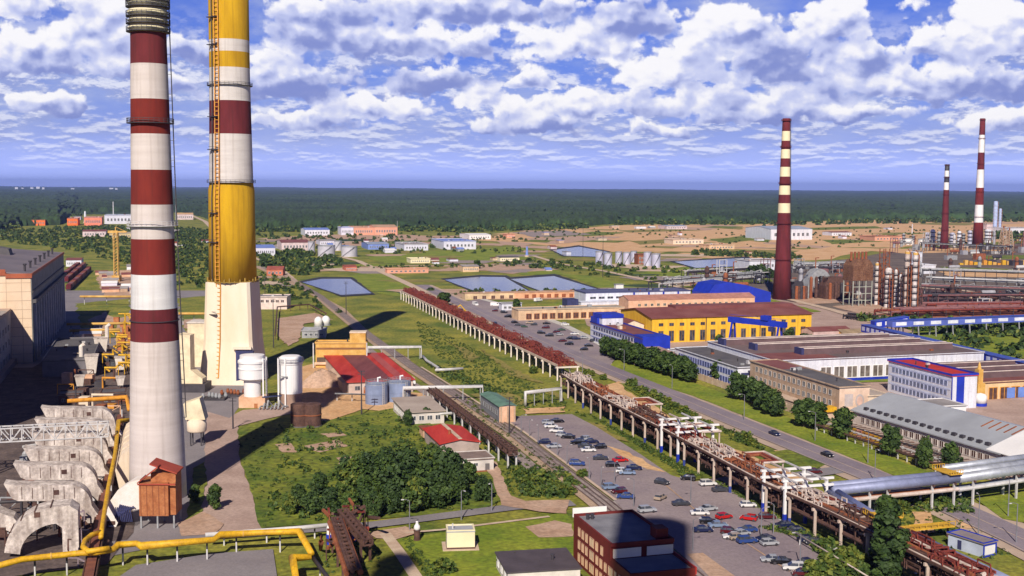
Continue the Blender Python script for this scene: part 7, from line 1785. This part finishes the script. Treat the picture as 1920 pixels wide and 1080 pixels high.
for i, (px, py, tp) in enumerate([(1880,476,428), (1891,474,432)]):
    p = G(px, py); H = AT(px, tp, p[1])[2]
    t = T('lattice_tower', ['brown lattice flare tower at the far right, left one of two', 'brown lattice flare tower at the far right, right one of two'][i], 'tower', p, 0.3, 'brown flare towers')
    m = MB(); w = 4.5
    for x in (-w, w):
        for y in (-w, w): m.beam((x, y, 0), (x*0.4, y*0.4, H), 0.6)
    for k in range(9):
        f0, f1 = k/9, (k+1)/9; a, c = w*(1-0.6*f0), w*(1-0.6*f1)
        for s in (-1, 1): m.beam((-a, s*a, H*f0), (c, s*c, H*f1), 0.4); m.beam((a, s*a, H*f0), (-c, s*c, H*f1), 0.4); m.beam((s*a, -a, H*f0), (s*c, c, H*f1), 0.4)
    m.build('lattice', tan_brick, t); q = MB(); q.lathe([(0.9, 0), (0.9, H + 3)], n=8); q.build('flare_pipe', rust, t)
# distant sheds and houses
def far_bld(px, py, wpx, toppx, dpx, wall, roof, label, rt='flat', cat='building', name='warehouse', nw=8, gm=None):
    p = G(px, py); we = wpx*p[1]/FPX/math.cos(GA); h = max(2.5, AT(px, toppx, p[1])[2])
    b = bld(name, label, cat, p, we, dpx, h, wall, roof, rt=rt, rise=h*0.22, par=0.4, over=0.4)
    if nw: windows(b, we, dpx, 'f', nw, 1, we/nw*0.42, h*0.3, h*0.35, 3, gm=gm)
lav = M('lavender_wall', (0.66, 0.66, 0.78), 0.8, var=0.08)
sal = M('salmon_wall', (0.70, 0.34, 0.23), 0.85, var=0.1, scale=0.05)
rb = M('roof_bright_blue', (0.18, 0.26, 0.62), 0.6)
for a in [(572,442,44,431,60,white_wall,rb,'white shed with a light blue roof at the forest edge, left of the salmon block','gu'), (640,441,22,427,40,lav,rb,'blue roofed lavender block at the forest edge beside the salmon one','flat'), (664,441,36,427,60,sal,MATS['garage_roof'],'salmon brick block at the forest edge, left half','flat'), (702,441,42,426,60,sal,MATS['garage_roof'],'salmon brick block at the forest edge, right half with small turrets','gu'),
          (880,449,40,441,60,white_paint,white_paint,'bright white low shed at the forest edge beyond the second pond','gu'), (832,468,60,453,70,lav,rb,'long lavender warehouse with blue roof band in the middle of the fields','flat'), (758,470,44,459,60,lav,roof_grey,'grey roofed white works left of the long lavender warehouse','flat'), (690,468,38,458,50,rb,roof_blue,'blue shed right of the broad grey tanks','gu'),
          (770,494,36,486,20,cream,cream,'cream box shed alone on the green field','flat'), (480,480,34,465,60,lav,rb,'blue roofed white shed just right of the yellow chimney','gu'), (528,470,50,455,60,M('dusty_pink', (0.62, 0.50, 0.52), 0.85),roof_maroon,'dusty pink warehouse left of the broad grey tanks','gu'), (648,508,20,500,20,MATS['red_brick'],MATS['red_roof2'],'tiny red brick house by the field track','gu'),
          (726,513,76,505,10,sal,MATS['garage_roof'],'row of salmon garages beyond the first pond','flat'), (868,510,30,500,20,MATS['depot_wall'],roof_grey,'tan hut group left of the second pond','gu'), (1445,450,84,430,80,white_wall,roof_blue,'long white blue shed on the sand behind the maroon chimney','gu'), (1405,507,70,490,30,white_wall,roof_grey,'white low building behind the tree clump by the maroon chimney','flat'),
          (1722,514,36,498,20,white_wall,white_paint,'small white shed right of the columns','flat'), (1718,496,12,474,12,white_wall,grey_steel,'narrow white block behind the tall columns','flat'), (938,490,36,483,20,cream,roof_dark,'dark roofed cream hut in front of the fields by the blue mast','gu'), (1850,432,16,421,30,MATS['dusty_pink'],roof_grey,'grey pink block behind the red and white chimney','flat'),
          (1890,440,60,428,40,white_wall,roof_grey,'pale far works at the right edge below the forest','flat'), (1640,452,60,444,40,sal,rust,'rusty low works on the sand left of the white drums','flat'), (1250,430,40,424,40,MATS['dusty_pink'],roof_blue,'pinkish low sheds on the sand clearing','gu'), (1560,442,40,436,30,white_wall,roof_maroon,'white hut row on the sand right of the long shed','gu'), (1330,468,50,460,30,MATS['depot_wall'],dirt,'sand coloured low ruins beyond the silos','flat'), (1262,458,60,450,30,pale_stone,dirt,'pale low ruins on the sand above the silos','flat'),
          (600,460,30,452,40,lav,roof_grey,'grey shed behind the narrow tanks','gu'), (968,424,24,418,20,MATS['red_brick'],rust,'tiny red hut at the far forest edge','flat'), (950,446,16,440,20,sal,rust,'small red cabin on the sandy bank','flat'), (60,423,22,413,60,M('orange_wall', (0.85, 0.17, 0.03), 0.8),roof_grey,'small bright orange block far left among trees','flat'),
          (126,423,18,410,60,MATS['orange_wall'],roof_grey,'bright orange block among trees left of the white chimney','flat'), (158,423,30,408,60,M('coral_wall', (0.80, 0.24, 0.16), 0.8),roof_grey,'coral and white apartment block left of the white chimney','flat'), (196,420,54,404,80,lav,roof_blue,'grey white works close left of the white chimney','flat'), (330,412,30,402,60,MATS['dusty_pink'],sand,'pinkish houses between the two great chimneys','gu'), (118,412,30,407,40,lav,roof_grey,'small pale house group behind the orange block','gu'),
          (205,447,38,438,40,M('ochre_pale', (0.58, 0.46, 0.26), 0.85),roof_grey,'pale ochre shed behind the yellow crane','flat'), (155,444,40,434,40,MATS['dusty_pink'],roof_maroon,'low purple roofed shed left of the yellow crane','gu'), (238,515,12,500,14,white_paint,roof_grey,'white hut touching the left side of the white chimney','gu'), (124,500,26,488,30,white_wall,roof_maroon,'white sheds behind the power hall roof','gu')]:
    far_bld(*a[:8], rt=a[8], cat='shed' if 'shed' in a[7] or 'hut' in a[7] else 'building')
for i, (px, py, wpx, tp) in enumerate([(28,355,5,351), (57,355,5,351), (68,355,6,350), (79,355,4,351), (133,357,6,353), (205,356,7,352), (216,358,4,353), (40,358,4,352)]):
    y = 14000 + 500*(i % 3); x = AT(px, py, y)[0]; z0 = 0
    h = AT(px, tp, y)[2]
    b = bld('apartment_block', 'tiny white apartment block on the forest horizon, ' + ORD[i] + ' counted along the far left', 'building', (x, y), wpx*y/FPX, 40, max(22, h) * (0.94 if i % 2 else 1), white_wall, roof_grey, group='far town blocks')
for i, (px, py, tp, w, mt, lab) in enumerate([(160,418,396,4.5,white_wall,'white stub tower beside the coral apartment block'), (213,418,378,2.2,pale_steel,'thin pale mast behind the white chimney'), (745,440,414,1.2,grey_steel,'thin grey mast above the salmon block'), (988,482,462,5,rb,'small light blue tower by the dark field bank'), (330,420,384,1.5,grey_steel,'thin mast between the two great chimneys'), (1710,440,420,1.6,white_wall,'thin white stack on the sand right of the maroon chimney')]):
    p = G(px, py); H = AT(px, tp, p[1])[2]; r = w*p[1]/FPX/2
    t = T('mast', lab, 'mast', p); m = MB(); m.lathe([(r*1.3, 0), (r, H*0.3), (r*0.7, H)], n=10); m.build('shaft', mt, t); q = MB(); q.lathe([(r*1.8, 0), (r*1.8, 2)], n=10); q.build('footing', path_conc, t)
gh = random.Random(51); nh = 0
while nh < 44:
    px, py = gh.choice([(gh.uniform(490, 900), gh.uniform(440, 472)), (gh.uniform(700, 1080), gh.uniform(470, 512)), (gh.uniform(1000, 1420), gh.uniform(428, 480)), (gh.uniform(1500, 1900), gh.uniform(424, 455)), (gh.uniform(20, 390), gh.uniform(420, 470))])
    if 1100 < px < 1250 and 466 < py < 505: continue
    nh += 1; p = G(px, py); k = p[1] / FPX
    b = bld('field_hut', 'tiny pale hut or shed scattered over the far fields', 'hut', p, gh.uniform(5, 20) * k, gh.uniform(8, 16), gh.uniform(2.5, 5.5) * k, [white_wall, lav, tan_brick, MATS['dusty_pink'], path_conc, grey_steel][nh % 6], [roof_grey, roof_maroon, rb, rust, white_paint][nh % 5], rt='gu' if nh % 2 else 'flat', rise=1.5, par=0, group='far field huts')
# yellow tower crane and the wagons left of the white chimney
p = G(219, 528); t = T('tower_crane', 'ochre yellow tower crane left of the white chimney', 'crane', p, 0); H = AT(219, 437, p[1])[2]
m = MB()
for x in (-1.6, 1.6):
    for y in (-1.6, 1.6): m.beam((x, y, 0), (x, y, H), 0.5)
for k in range(16):
    for s in (-1.6, 1.6): m.beam((-1.6, s, H*k/16), (1.6, s, H*(k+1)/16), 0.3); m.beam((s, -1.6, H*k/16), (s, 1.6, H*(k+1)/16), 0.3)
m.build('mast', ochre, t)
m = MB(); m.box(-6, 2, -1, 1, H, H+2); m.beam((-6, 0, H+1), (9, 0, H+1), 1.2); m.beam((0, 0, H+5), (9, 0, H+1), 0.3); m.beam((0, 0, H), (0, 0, H+5), 0.6); m.build('jib', ochre, t)
m = MB(); m.box(-3, 3, -3, 3, 0, 5); m.build('base', ochre, t)
for i, (a, b2) in enumerate([((128,545),(168,508)), ((124,530),(158,500)), ((120,520),(150,497))]):
    A3, B3 = G(*a), G(*b2); ang = math.atan2(B3[1]-A3[1], B3[0]-A3[0]); L_ = math.dist(A3, B3)
    t = T('goods_train', ['row of maroon goods wagons right of the power hall, nearest the grass', 'row of maroon goods wagons right of the power hall, middle track', 'row of maroon goods wagons right of the power hall, furthest track'][i], 'train', A3, ang)
    n = max(3, int(L_/15))
    for k in range(n): m = MB(); m.box(L_*k/n + 0.6, L_*(k+1)/n - 0.6, -1.6, 1.6, 1.0, 4.2); m.build('wagon', [maroon, plum, rust][k % 3], t)
    m = MB(); m.box(0, L_, -1.4, 1.4, 0.3, 1.0); m.build('bogies', dark_steel, t)
g0 = random.Random(31)
for i in range(14):
    px, py = g0.uniform(178, 246), g0.uniform(512, 552); w = g0.uniform(6, 16)
    b = bld('yard_hut', 'small mottled hut in the scrap yard left of the white chimney, ' + ORD[i] + ' counted', 'hut', G(px, py), w, g0.uniform(5, 9), g0.uniform(2.2, 4.5), [pink_brick, tan_brick, conc, lav][i % 4], [roof_maroon, roof_grey, dirt, white_paint][i % 4], rt='gu', rise=1.2, group='scrap yard huts')
t = T('pond_sluice', 'small white hut on posts by the second pond edge', 'hut', G(1155, 545), GA)
m = MB(); m.box(0, 6, 0, 4, 1.5, 4.5); m.build('wall', white_paint, t); m = MB(); m.box(-0.4, 6.4, -0.4, 4.4, 4.5, 4.9); m.build('roof', grey_steel, t)
for x in (0.3, 5.7): q = MB(); q.beam((x, 2, 0), (x, 2, 1.5), 0.4); q.build('leg', grey_steel, t)
t = T('excavator', 'yellow excavator on the roadside beyond the red pipe rack', 'excavator', G(845, 588), GA - 0.3)
m = MB(); m.box(-2.6, 2.6, -1.8, 1.8, 1.2, 3.0); m.box(0.2, 2.0, -1.4, 0.2, 3.0, 4.6); m.build('body', pipe_yellow, t)
m = MB(); m.beam((2, 0.8, 2.4), (6, 0.8, 5.4), 0.7); m.beam((6, 0.8, 5.4), (8.6, 0.8, 2.2), 0.55); m.box(8.0, 9.4, 0.1, 1.5, 1.0, 2.2); m.build('boom', pipe_yellow, t)
for y in (-1.5, 1.5): q = MB(); q.box(-2.8, 2.8, y - 0.4, y + 0.4, 0, 1.1); q.build('track', dark_steel, t)
# faint smoke is left to the air; far fields get a few single trees below

# ================================================================== CARS
CARMESH = {}
def car_meshes(kind):
    if kind in CARMESH: return CARMESH[kind]
    if kind == 'sedan':  body = [(-2.2,0.35),(-2.25,0.8),(-2.1,0.95),(-1.45,1.0),(1.0,0.98),(2.0,0.82),(2.2,0.6),(2.2,0.35)]; cab = [(-1.55,0.98),(-0.95,1.44),(0.35,1.46),(1.15,0.98)]
    elif kind == 'hatch': body = [(-1.9,0.35),(-1.95,0.9),(-1.8,1.0),(1.0,0.98),(1.85,0.82),(2.0,0.6),(2.0,0.35)]; cab = [(-1.8,0.98),(-1.45,1.46),(0.35,1.5),(1.15,0.98)]
    else: body = [(-2.2,0.4),(-2.25,1.0),(-2.1,1.1),(1.1,1.08),(2.1,0.95),(2.25,0.7),(2.25,0.4)]; cab = [(-2.05,1.08),(-1.85,1.70),(0.35,1.74),(1.2,1.08)]
    top = cab[1][1]
    b = MB(); b.extrude(body, 'y', -0.88, 0.88, 0)
    c = cab; w0, w1 = 0.80, 0.66
    vs = [(c[0][0],-w0,c[0][1]),(c[3][0],-w0,c[3][1]),(c[2][0],-w1,c[2][1]),(c[1][0],-w1,c[1][1]),(c[0][0],w0,c[0][1]),(c[3][0],w0,c[3][1]),(c[2][0],w1,c[2][1]),(c[1][0],w1,c[1][1])]
    g = MB(); g.add(vs, [(0,1,2,3),(4,7,6,5),(0,4,5,1),(3,2,6,7),(1,5,6,2),(0,3,7,4)])
    r = MB(); r.box(c[1][0]-0.05, c[2][0]+0.05, -w1-0.03, w1+0.03, top-0.02, top+0.04)
    for x in (c[1][0]+0.95,): r.box(x-0.06, x+0.06, -w0, w0, 0.98, top)
    w = MB(); w.lathe([(0.32,-0.1),(0.32,0.1)], n=12); h = MB(); h.box(-0.04, 0.03, -0.2, 0.2, -0.09, 0.09)
    def me(n, mb):
        m = bpy.data.meshes.new(n); m.from_pydata(mb.v, [], mb.f); return m
    CARMESH[kind] = {k: me(k, v) for k, v in (('body', b), ('glasshouse', g), ('roof', r), ('wheel', w), ('headlight', h))}
    CARMESH[kind]['glasshouse'].materials.append(glass); CARMESH[kind]['wheel'].materials.append(dark_steel); CARMESH[kind]['headlight'].materials.append(white_paint)
    CARMESH[kind]['len'] = body[-1][0], body[-1][1]
    return CARMESH[kind]
def cp(n, c): 
    m = M(n, c, 0.25, var=0.04, metal=0.15); return m
CC = {'black': cp('car_black', (0.012,0.012,0.016)), 'dark grey': cp('car_dark_grey', (0.05,0.055,0.07)), 'silver': cp('car_silver', (0.42,0.44,0.48)), 'white': cp('car_white', (0.78,0.78,0.78)), 'blue': cp('car_blue', (0.03,0.07,0.26)),
      'navy': cp('car_navy', (0.015,0.022,0.075)), 'red': cp('car_red', (0.55,0.015,0.015)), 'maroon': cp('car_maroon', (0.10,0.012,0.018)), 'pale blue': cp('car_pale_blue', (0.22,0.30,0.45)), 'green': cp('car_green', (0.05,0.10,0.06)), 'tan': cp('car_tan', (0.45,0.36,0.28))}
BODY = {}
PROTO = {}
def car(px, py, colour, kind, rot, label, group):
    ms = car_meshes(kind); key = (kind, colour)
    if key not in BODY:
        b = ms['body'].copy(); b.materials.append(CC[colour]); r = ms['roof'].copy(); r.materials.append(CC[colour]); BODY[key] = (b, r)
    p = G(px, py)
    t = T('parked_car' if 'park' in group else 'car', label, 'car', p, rot, group, 0.34)
    b, r = BODY[key]
    put('body', b, t); put('roof', r, t); put('glasshouse', ms['glasshouse'], t)
    for x in (-1.35, 1.3):
        for y in (-0.82, 0.82): o = put('wheel', ms['wheel'], t, (x, y, 0.32)); o.rotation_euler = (math.pi/2, 0, 0)
    for y in (-0.6, 0.6): put('headlight', ms['headlight'], t, (ms['len'][0] - 0.02, y, 0.68))
    return t
LOW = [(1045,792,'black',0,6),(1027,795,'silver',1,0),(1033,802,'white',0,0),(1044,811,'white',2,-25),(1054,818,'silver',1,-20),(1065,822,'black',0,-18),(1020,832,'navy',1,5),(1038,840,'silver',0,5),(1083,833,'black',2,3),(1095,826,'silver',1,10),(1109,831,'navy',0,6),(1097,839,'dark grey',0,-8),(1103,847,'white',0,0),(1125,841,'black',1,8),
       (1082,873,'blue',2,-12),(1126,862,'dark grey',0,-6),(1163,866,'red',0,10),(1148,875,'black',1,0),(1189,881,'navy',0,-10),(1176,890,'pale blue',0,-8),(1168,887,'white',1,-12),(1145,918,'pale blue',2,12),(1161,925,'maroon',1,12),(1173,935,'blue',0,-14),(1241,908,'dark grey',1,-45),(1238,937,'tan',1,50),(1213,961,'silver',2,12),(1277,948,'dark grey',0,2),
       (1312,966,'white',0,-4),(1328,958,'silver',0,14),(1327,911,'white',2,6),(1351,922,'dark grey',0,2),(1290,900,'black',1,-6),(1327,982,'black',1,-8),(1346,989,'pale blue',0,2),(1357,973,'red',1,22),(1404,976,'red',1,-32),(1438,973,'maroon',1,-4),(1402,951,'white',1,-2),(1470,989,'navy',0,6),(1491,999,'navy',0,4),(1367,1001,'maroon',1,-20),(1401,998,'blue',0,4),
       (1374,1011,'white',0,-10),(1390,1005,'silver',1,20),(1400,1019,'blue',2,10),(1434,1015,'navy',0,12),(1442,1023,'silver',1,8),(1514,1016,'navy',0,8),(1527,1021,'dark grey',0,4),(1567,1041,'white',0,14),(1446,1054,'silver',0,-6),(1464,1058,'black',0,-14),(1514,1060,'navy',0,12),(1488,1070,'white',2,-12),(1503,1080,'maroon',1,-10),(1382,1012,'tan',1,10),(1318,998,'navy',0,0)]
KND = ['sedan', 'hatch', 'wagon']
UP = [(928,584,'maroon'),(945,587,'black'),(966,587,'dark grey'),(952,595,'black'),(963,596,'black'),(971,596,'maroon'),(981,600,'silver'),(965,606,'black'),(972,611,'dark grey'),(983,614,'green'),(993,607,'tan'),(1001,610,'dark grey'),(1025,608,'black'),(1023,616,'maroon'),(1015,626,'black'),(1030,631,'black'),(1043,624,'maroon'),(1053,620,'green'),(1049,629,'silver'),(1054,641,'maroon'),(1067,647,'black'),(1069,636,'black'),(1080,637,'navy'),(1096,635,'silver'),(1113,641,'dark grey'),(1104,650,'black'),(1095,657,'black'),(1006,598,'white'),(1060,610,'white'),(990,593,'silver'),(940,578,'dark grey'),(1077,628,'white')]
def name_cars(L, where, far):
    seen = {}; tot = {}
    for c in L: k = (c[2], KND[c[3]] if len(c) > 3 else 'car'); tot[k] = tot.get(k, 0) + 1
    out = []
    for c in sorted(L, key=lambda q: q[1]):
        k = (c[2], KND[c[3]] if len(c) > 3 else 'car'); seen[k] = seen.get(k, 0) + 1
        kn = {'sedan': 'saloon', 'hatch': 'hatchback', 'wagon': 'estate car', 'car': 'car'}[k[1]]
        s = f"{k[0]} {kn} in the {where}"
        s += f", the only one" if tot[k] == 1 else f", {ORD[seen[k]-1]} one from the {far}"
        out.append((c, s))
    return out
for c, s in name_cars(LOW, 'lower car park', 'far end'): car(c[0], c[1] + 2, c[2], KND[c[3]], R(c[4]) * 1.0 + R(6) + (math.pi if (c[0] % 3 == 0) else 0), s, 'cars parked in the lower car park')
for i, (c, s) in enumerate(name_cars(UP, 'upper car park', 'far end')): car(c[0], c[1] + 1, c[2], ['sedan', 'hatch', 'wagon'][i % 3], R(rnd.choice([4, 8, 14, -6, 20])) + (math.pi if i % 2 else 0), s, 'cars parked in the upper car park')
for px, py, c, k, a, s in [(1452,818,'navy','sedan',-72,'navy car driving on the main road, left of the verge trees'), (1551,858,'black','sedan',-72,'black car driving on the main road, nearest the pipe crossing'), (928,609,'navy','hatch',108,'navy car on the main road beside the upper car park'), (1527,890,'maroon','hatch',5,'maroon car turning in from the side road by the pipe crossing'), (866,584,'dark grey','hatch',-70,'grey car by the roadside right of the yellow excavator')]:
    car(px, py, c, k, R(a), s, 'cars on the road')
for i, (px, py) in enumerate([(888,572), (920,574), (1003,566)]): van(G(px, py), R(-70 + 60*i), ['white truck at the top end of the upper car park', 'white van beside the grey cabin of the upper car park', 'white van on the pavement edge of the upper car park'][i], white_paint, 7.0)

# ================================================================== LAMP POSTS AND MASTS
def lamp(px, py, h, label, group, arm=1.4):
    t = T('street_lamp', label, 'lamp', G(px, py), rnd.random() * 6, group)
    m = MB(); m.tube([(0,0,0),(0,0,h*0.5),(0,0,h)], [0.16, 0.12, 0.09], 7); m.build('post', M('lamp_grey', (0.20, 0.20, 0.23), 0.6), t)
    m = MB(); m.tube([(0,0,h),(arm*0.6,0,h+0.35),(arm,0,h+0.35)], 0.06, 6); m.build('arm', MATS['lamp_grey'], t)
    m = MB(); m.box(arm-0.15, arm+0.5, -0.16, 0.16, h+0.22, h+0.38); m.build('head', pale_steel, t)
for i, (px, py, tp) in enumerate([(977,812,780),(993,820,797),(1009,834,808),(1045,856,833),(1063,873,843),(1105,901,872),(1127,914,886),(1152,908,900)]):
    p = G(px, py); lamp(px, py, max(5.5, AT(px, tp, p[1])[2]), 'grey lamp post along the railway side of the car park, ' + ORD[i] + ' from the green shed', 'lamps along the railway')
for i, (px, py) in enumerate([(1188,952), (1295,944), (1450,1004), (1500,1063), (1299,1035), (1427,1012)]):
    lamp(px, py, 7.0, ['pale lamp post at the left entrance of the car park', 'dark lamp post in the middle of the car park above the silver cars', 'thin lamp post among the blue cars of the car park', 'lamp post at the bottom right of the car park', 'dark lamp post at the paved corner beside the office shadow', 'short lamp post among the red cars'][i], 'car park lamps')
for i, (px, py) in enumerate([(940,640),(1092,700),(1170,696),(1260,730),(1395,790),(1528,828),(1627,870),(1640,905),(1890,970),(1834,1005),(1905,1020)]):
    lamp(px, py, 9.0, 'tall grey road lamp beside the main road, ' + ORD[i] + ' from its far end', 'lamps along the main road', 1.8)
for i, (px, py) in enumerate([(768,996),(865,975),(922,960)]): lamp(px, py, 7.0, 'dark lamp post along the service road, ' + ORD[i] + ' from the trestle', 'lamps along the service road')
def mast(px, py, top, label, bars=2):
    p = G(px, py); H = AT(px, top, p[1])[2]; t = T('floodlight_mast', label, 'mast', p, 0)
    m = MB(); m.tube([(0,0,0),(0,0,H)], [0.28, 0.14], 8); m.build('pole', dark_steel, t)
    for k in range(bars): q = MB(); q.box(-1.2, 1.2, -0.12, 0.12, H - 0.3 - 1.0*k, H - 0.1 - 1.0*k); q.build('crossarm', dark_steel, t)
for a in [(649,590,528,'tall dark mast beside the railway, right of the white dome tanks'), (513,652,560,'tall dark mast on the bare yard right of the yellow chimney'), (497,560,520,'dark mast beside the white building behind the yellow chimney'), (678,778,695,'dark mast in front of the red roofed shed'), (955,815,745,'dark lattice mast at the brick gable of the green roofed shed'), (437,805,745,'thin dark mast at the bend of the works road'), (1130,520,440,'thin grey mast above the silver silos'), (1093,470,420,'far grey mast in front of the sand'), (1840,560,540,'short mast in the refinery yard')]: mast(*a)

# ================================================================== TREES
for i, (px, py) in enumerate([(1136,668),(1149,672),(1162,677),(1176,682),(1190,686),(1203,690),(1217,695),(1230,699),(1243,703),(1257,707),(1270,711),(1283,715),(1294,718),(1170,674),(1197,683),(1224,691),(1250,700),(1276,708)]):
    tree(G(px, py), 8.8 + 1.6*rnd.random(), 'round', 'dark tree in the hedge row along the road, ' + ORD[i] + ' from the upper car park', 'hedge row trees', wide=1.15)
for i, (px, py, h, w) in enumerate([(1383,750,10.2,1.15),(1411,757,9.8,1.1),(1428,770,10.4,1.2),(1446,780,9.6,1.2),(1350,715,8.5,1.3),(1362,712,7.5,1.2),(1456,783,8.0,1.1)]):
    tree(G(px, py), h, 'round', ['full round tree before the white works wing, leftmost of the big verge clump', 'round tree second in the big verge clump', 'largest tree of the big verge clump before the brick range', 'round tree at the right end of the big verge clump', 'broad tree against the white and blue works wing, left', 'smaller tree against the white and blue works wing, right', 'small tree closing the big verge clump'][i], 'verge trees', wide=w)
for i, (px, py, h, w) in enumerate([(1507,802,9.8,1.2),(1530,807,9.4,1.15),(1579,824,10.2,1.05),(1669,856,9.2,1.1),(1734,880,9.0,0.75),(1782,884,8.4,0.9)]):
    tree(G(px, py), h, 'round', ['left tree of the verge pair before the mural wall', 'right tree of the verge pair before the mural wall', 'single round tree on the verge by the painted wall', 'single dark round tree on the verge opposite the sidings', 'slim small tree on the verge near the yellow platform', 'last small verge tree behind the yellow platform'][i], 'verge trees', wide=w)
tree(G(1662, 1098), 18.5, 'column', 'tall dark poplar standing right among the pipe racks', None, 'poplar_tree', 1.15)
BT = [(650,905,9),(690,915,10.5),(724,925,11),(760,930,11.5),(800,935,11.5),(838,932,11),(600,930,8.5),(640,945,8),(690,955,9),(735,962,9),(780,962,9),(820,952,9),(858,940,8.5),(560,945,7),(585,965,6.5),(620,965,7),(770,900,9.5),(725,890,9.5),(680,885,8),(905,940,7),(880,905,6),(545,965,6),(655,968,6.5),(700,974,6.5),(745,900,9),(810,895,9),(665,930,9),(850,915,8)]
for i, (px, py, h) in enumerate(sorted(BT)):
    n = len(BT); row = sorted(BT)[i]
    tree(G(px, py), h * (0.70 + 0.42 * rnd.random()), 'broad', f"bushy dark tree in the clump by the service road, {ORD[i] if i < 20 else 'twenty-' + ORD[i-20]} from the left", 'clump trees by the service road', wide=0.95)
for i, (px, py, h, lab) in enumerate([(403,957,6.5,'narrow young tree at the edge of the works road'), (366,945,5,'small tree touching the foot of the white chimney'), (765,800,5.5,'small dark fir shaped tree left of the small red roofed shed'), (800,792,5,'round bush in front of the tan grey shed')]):
    tree(G(px, py), h, 'round', lab, None, wide=0.85 if i < 3 else 1.2)
for i, (px, py, h, lab, w) in enumerate([(832,573,9,'round dark tree beside the top of the main road',1.5),(968,583,8,'dark tree right of the grey cabin',1.0),(1411,520,11,'dark tree left of the maroon chimney, left of its clump',1.4),(1428,521,12,'dark tree left of the maroon chimney, middle of its clump',1.3),(1444,522,9,'small dark tree close against the maroon chimney foot',1.1),(1095,562,8,'dark tree at the left end of the white fire building',1.2),(1310,578,9,'tree behind the right end of the pink brick range',1.3),(1235,570,8,'tree behind the pink brick range',1.5),(895,504,9,'lone tree left of the second pond',1.2),(1512,655,8,'tree at the right end of the yellow hall',1.4),(1350,650,6,'tree behind the maroon works wing',1.2),(1535,725,6,'tree in front of the long white workshop',1.3),(1480,640,7,'tree right of the blue gantry',1.0)]):
    tree(G(px, py), h, 'far', lab, None, wide=w)
for i, (px, py, h) in enumerate([(990,915,3.5),(1010,905,3.8),(1040,920,3.2),(1060,928,3.0),(975,895,3),(1000,930,3),(1090,895,2.5),(1185,725,3.5),(1205,738,3.4),(1228,748,3.8),(1246,760,3.6),(1262,770,3.4),(1280,776,3.2),(1300,790,3.4),(1330,806,3.2),(1395,828,3.4),(1410,836,3.0),(1000,700,3.0),(1105,705,3.2),(1130,712,2.6),(1245,655,3),(960,1070,3.4),(1690,960,3.6),(1730,950,3.4),(1770,950,3.2),(1590,1060,4.2),(1560,1075,4.4),(1610,1075,4.2),(1532,1085,4.0),(830,1075,3.2)]):
    tree(G(px, py), h, 'bush', f"leafy bush between railway and main road, {ORD[i] if i < 20 else ('twenty-' + ORD[i-20] if i < 29 else 'thirtieth')} from the green shed", 'roadside bushes', 'bush', 1.1)

# ================================================================== AIR
m = bpy.data.materials.new('air'); m.use_nodes = True
nt = m.node_tree; nt.nodes.remove(nt.nodes['Principled BSDF'])
v = nt.nodes.new('ShaderNodeVolumePrincipled')
v.inputs['Color'].default_value = (0.31, 0.44, 1.0, 1); v.inputs['Density'].default_value = 3.8e-5; v.inputs['Anisotropy'].default_value = 0.0
nt.links.new(v.outputs[0], nt.nodes['Material Output'].inputs['Volume'])
hz = MB().box(-36000, 36000, -4000, 36000, -1.5, 212).build('haze', m)
tag(hz, kind='stuff')
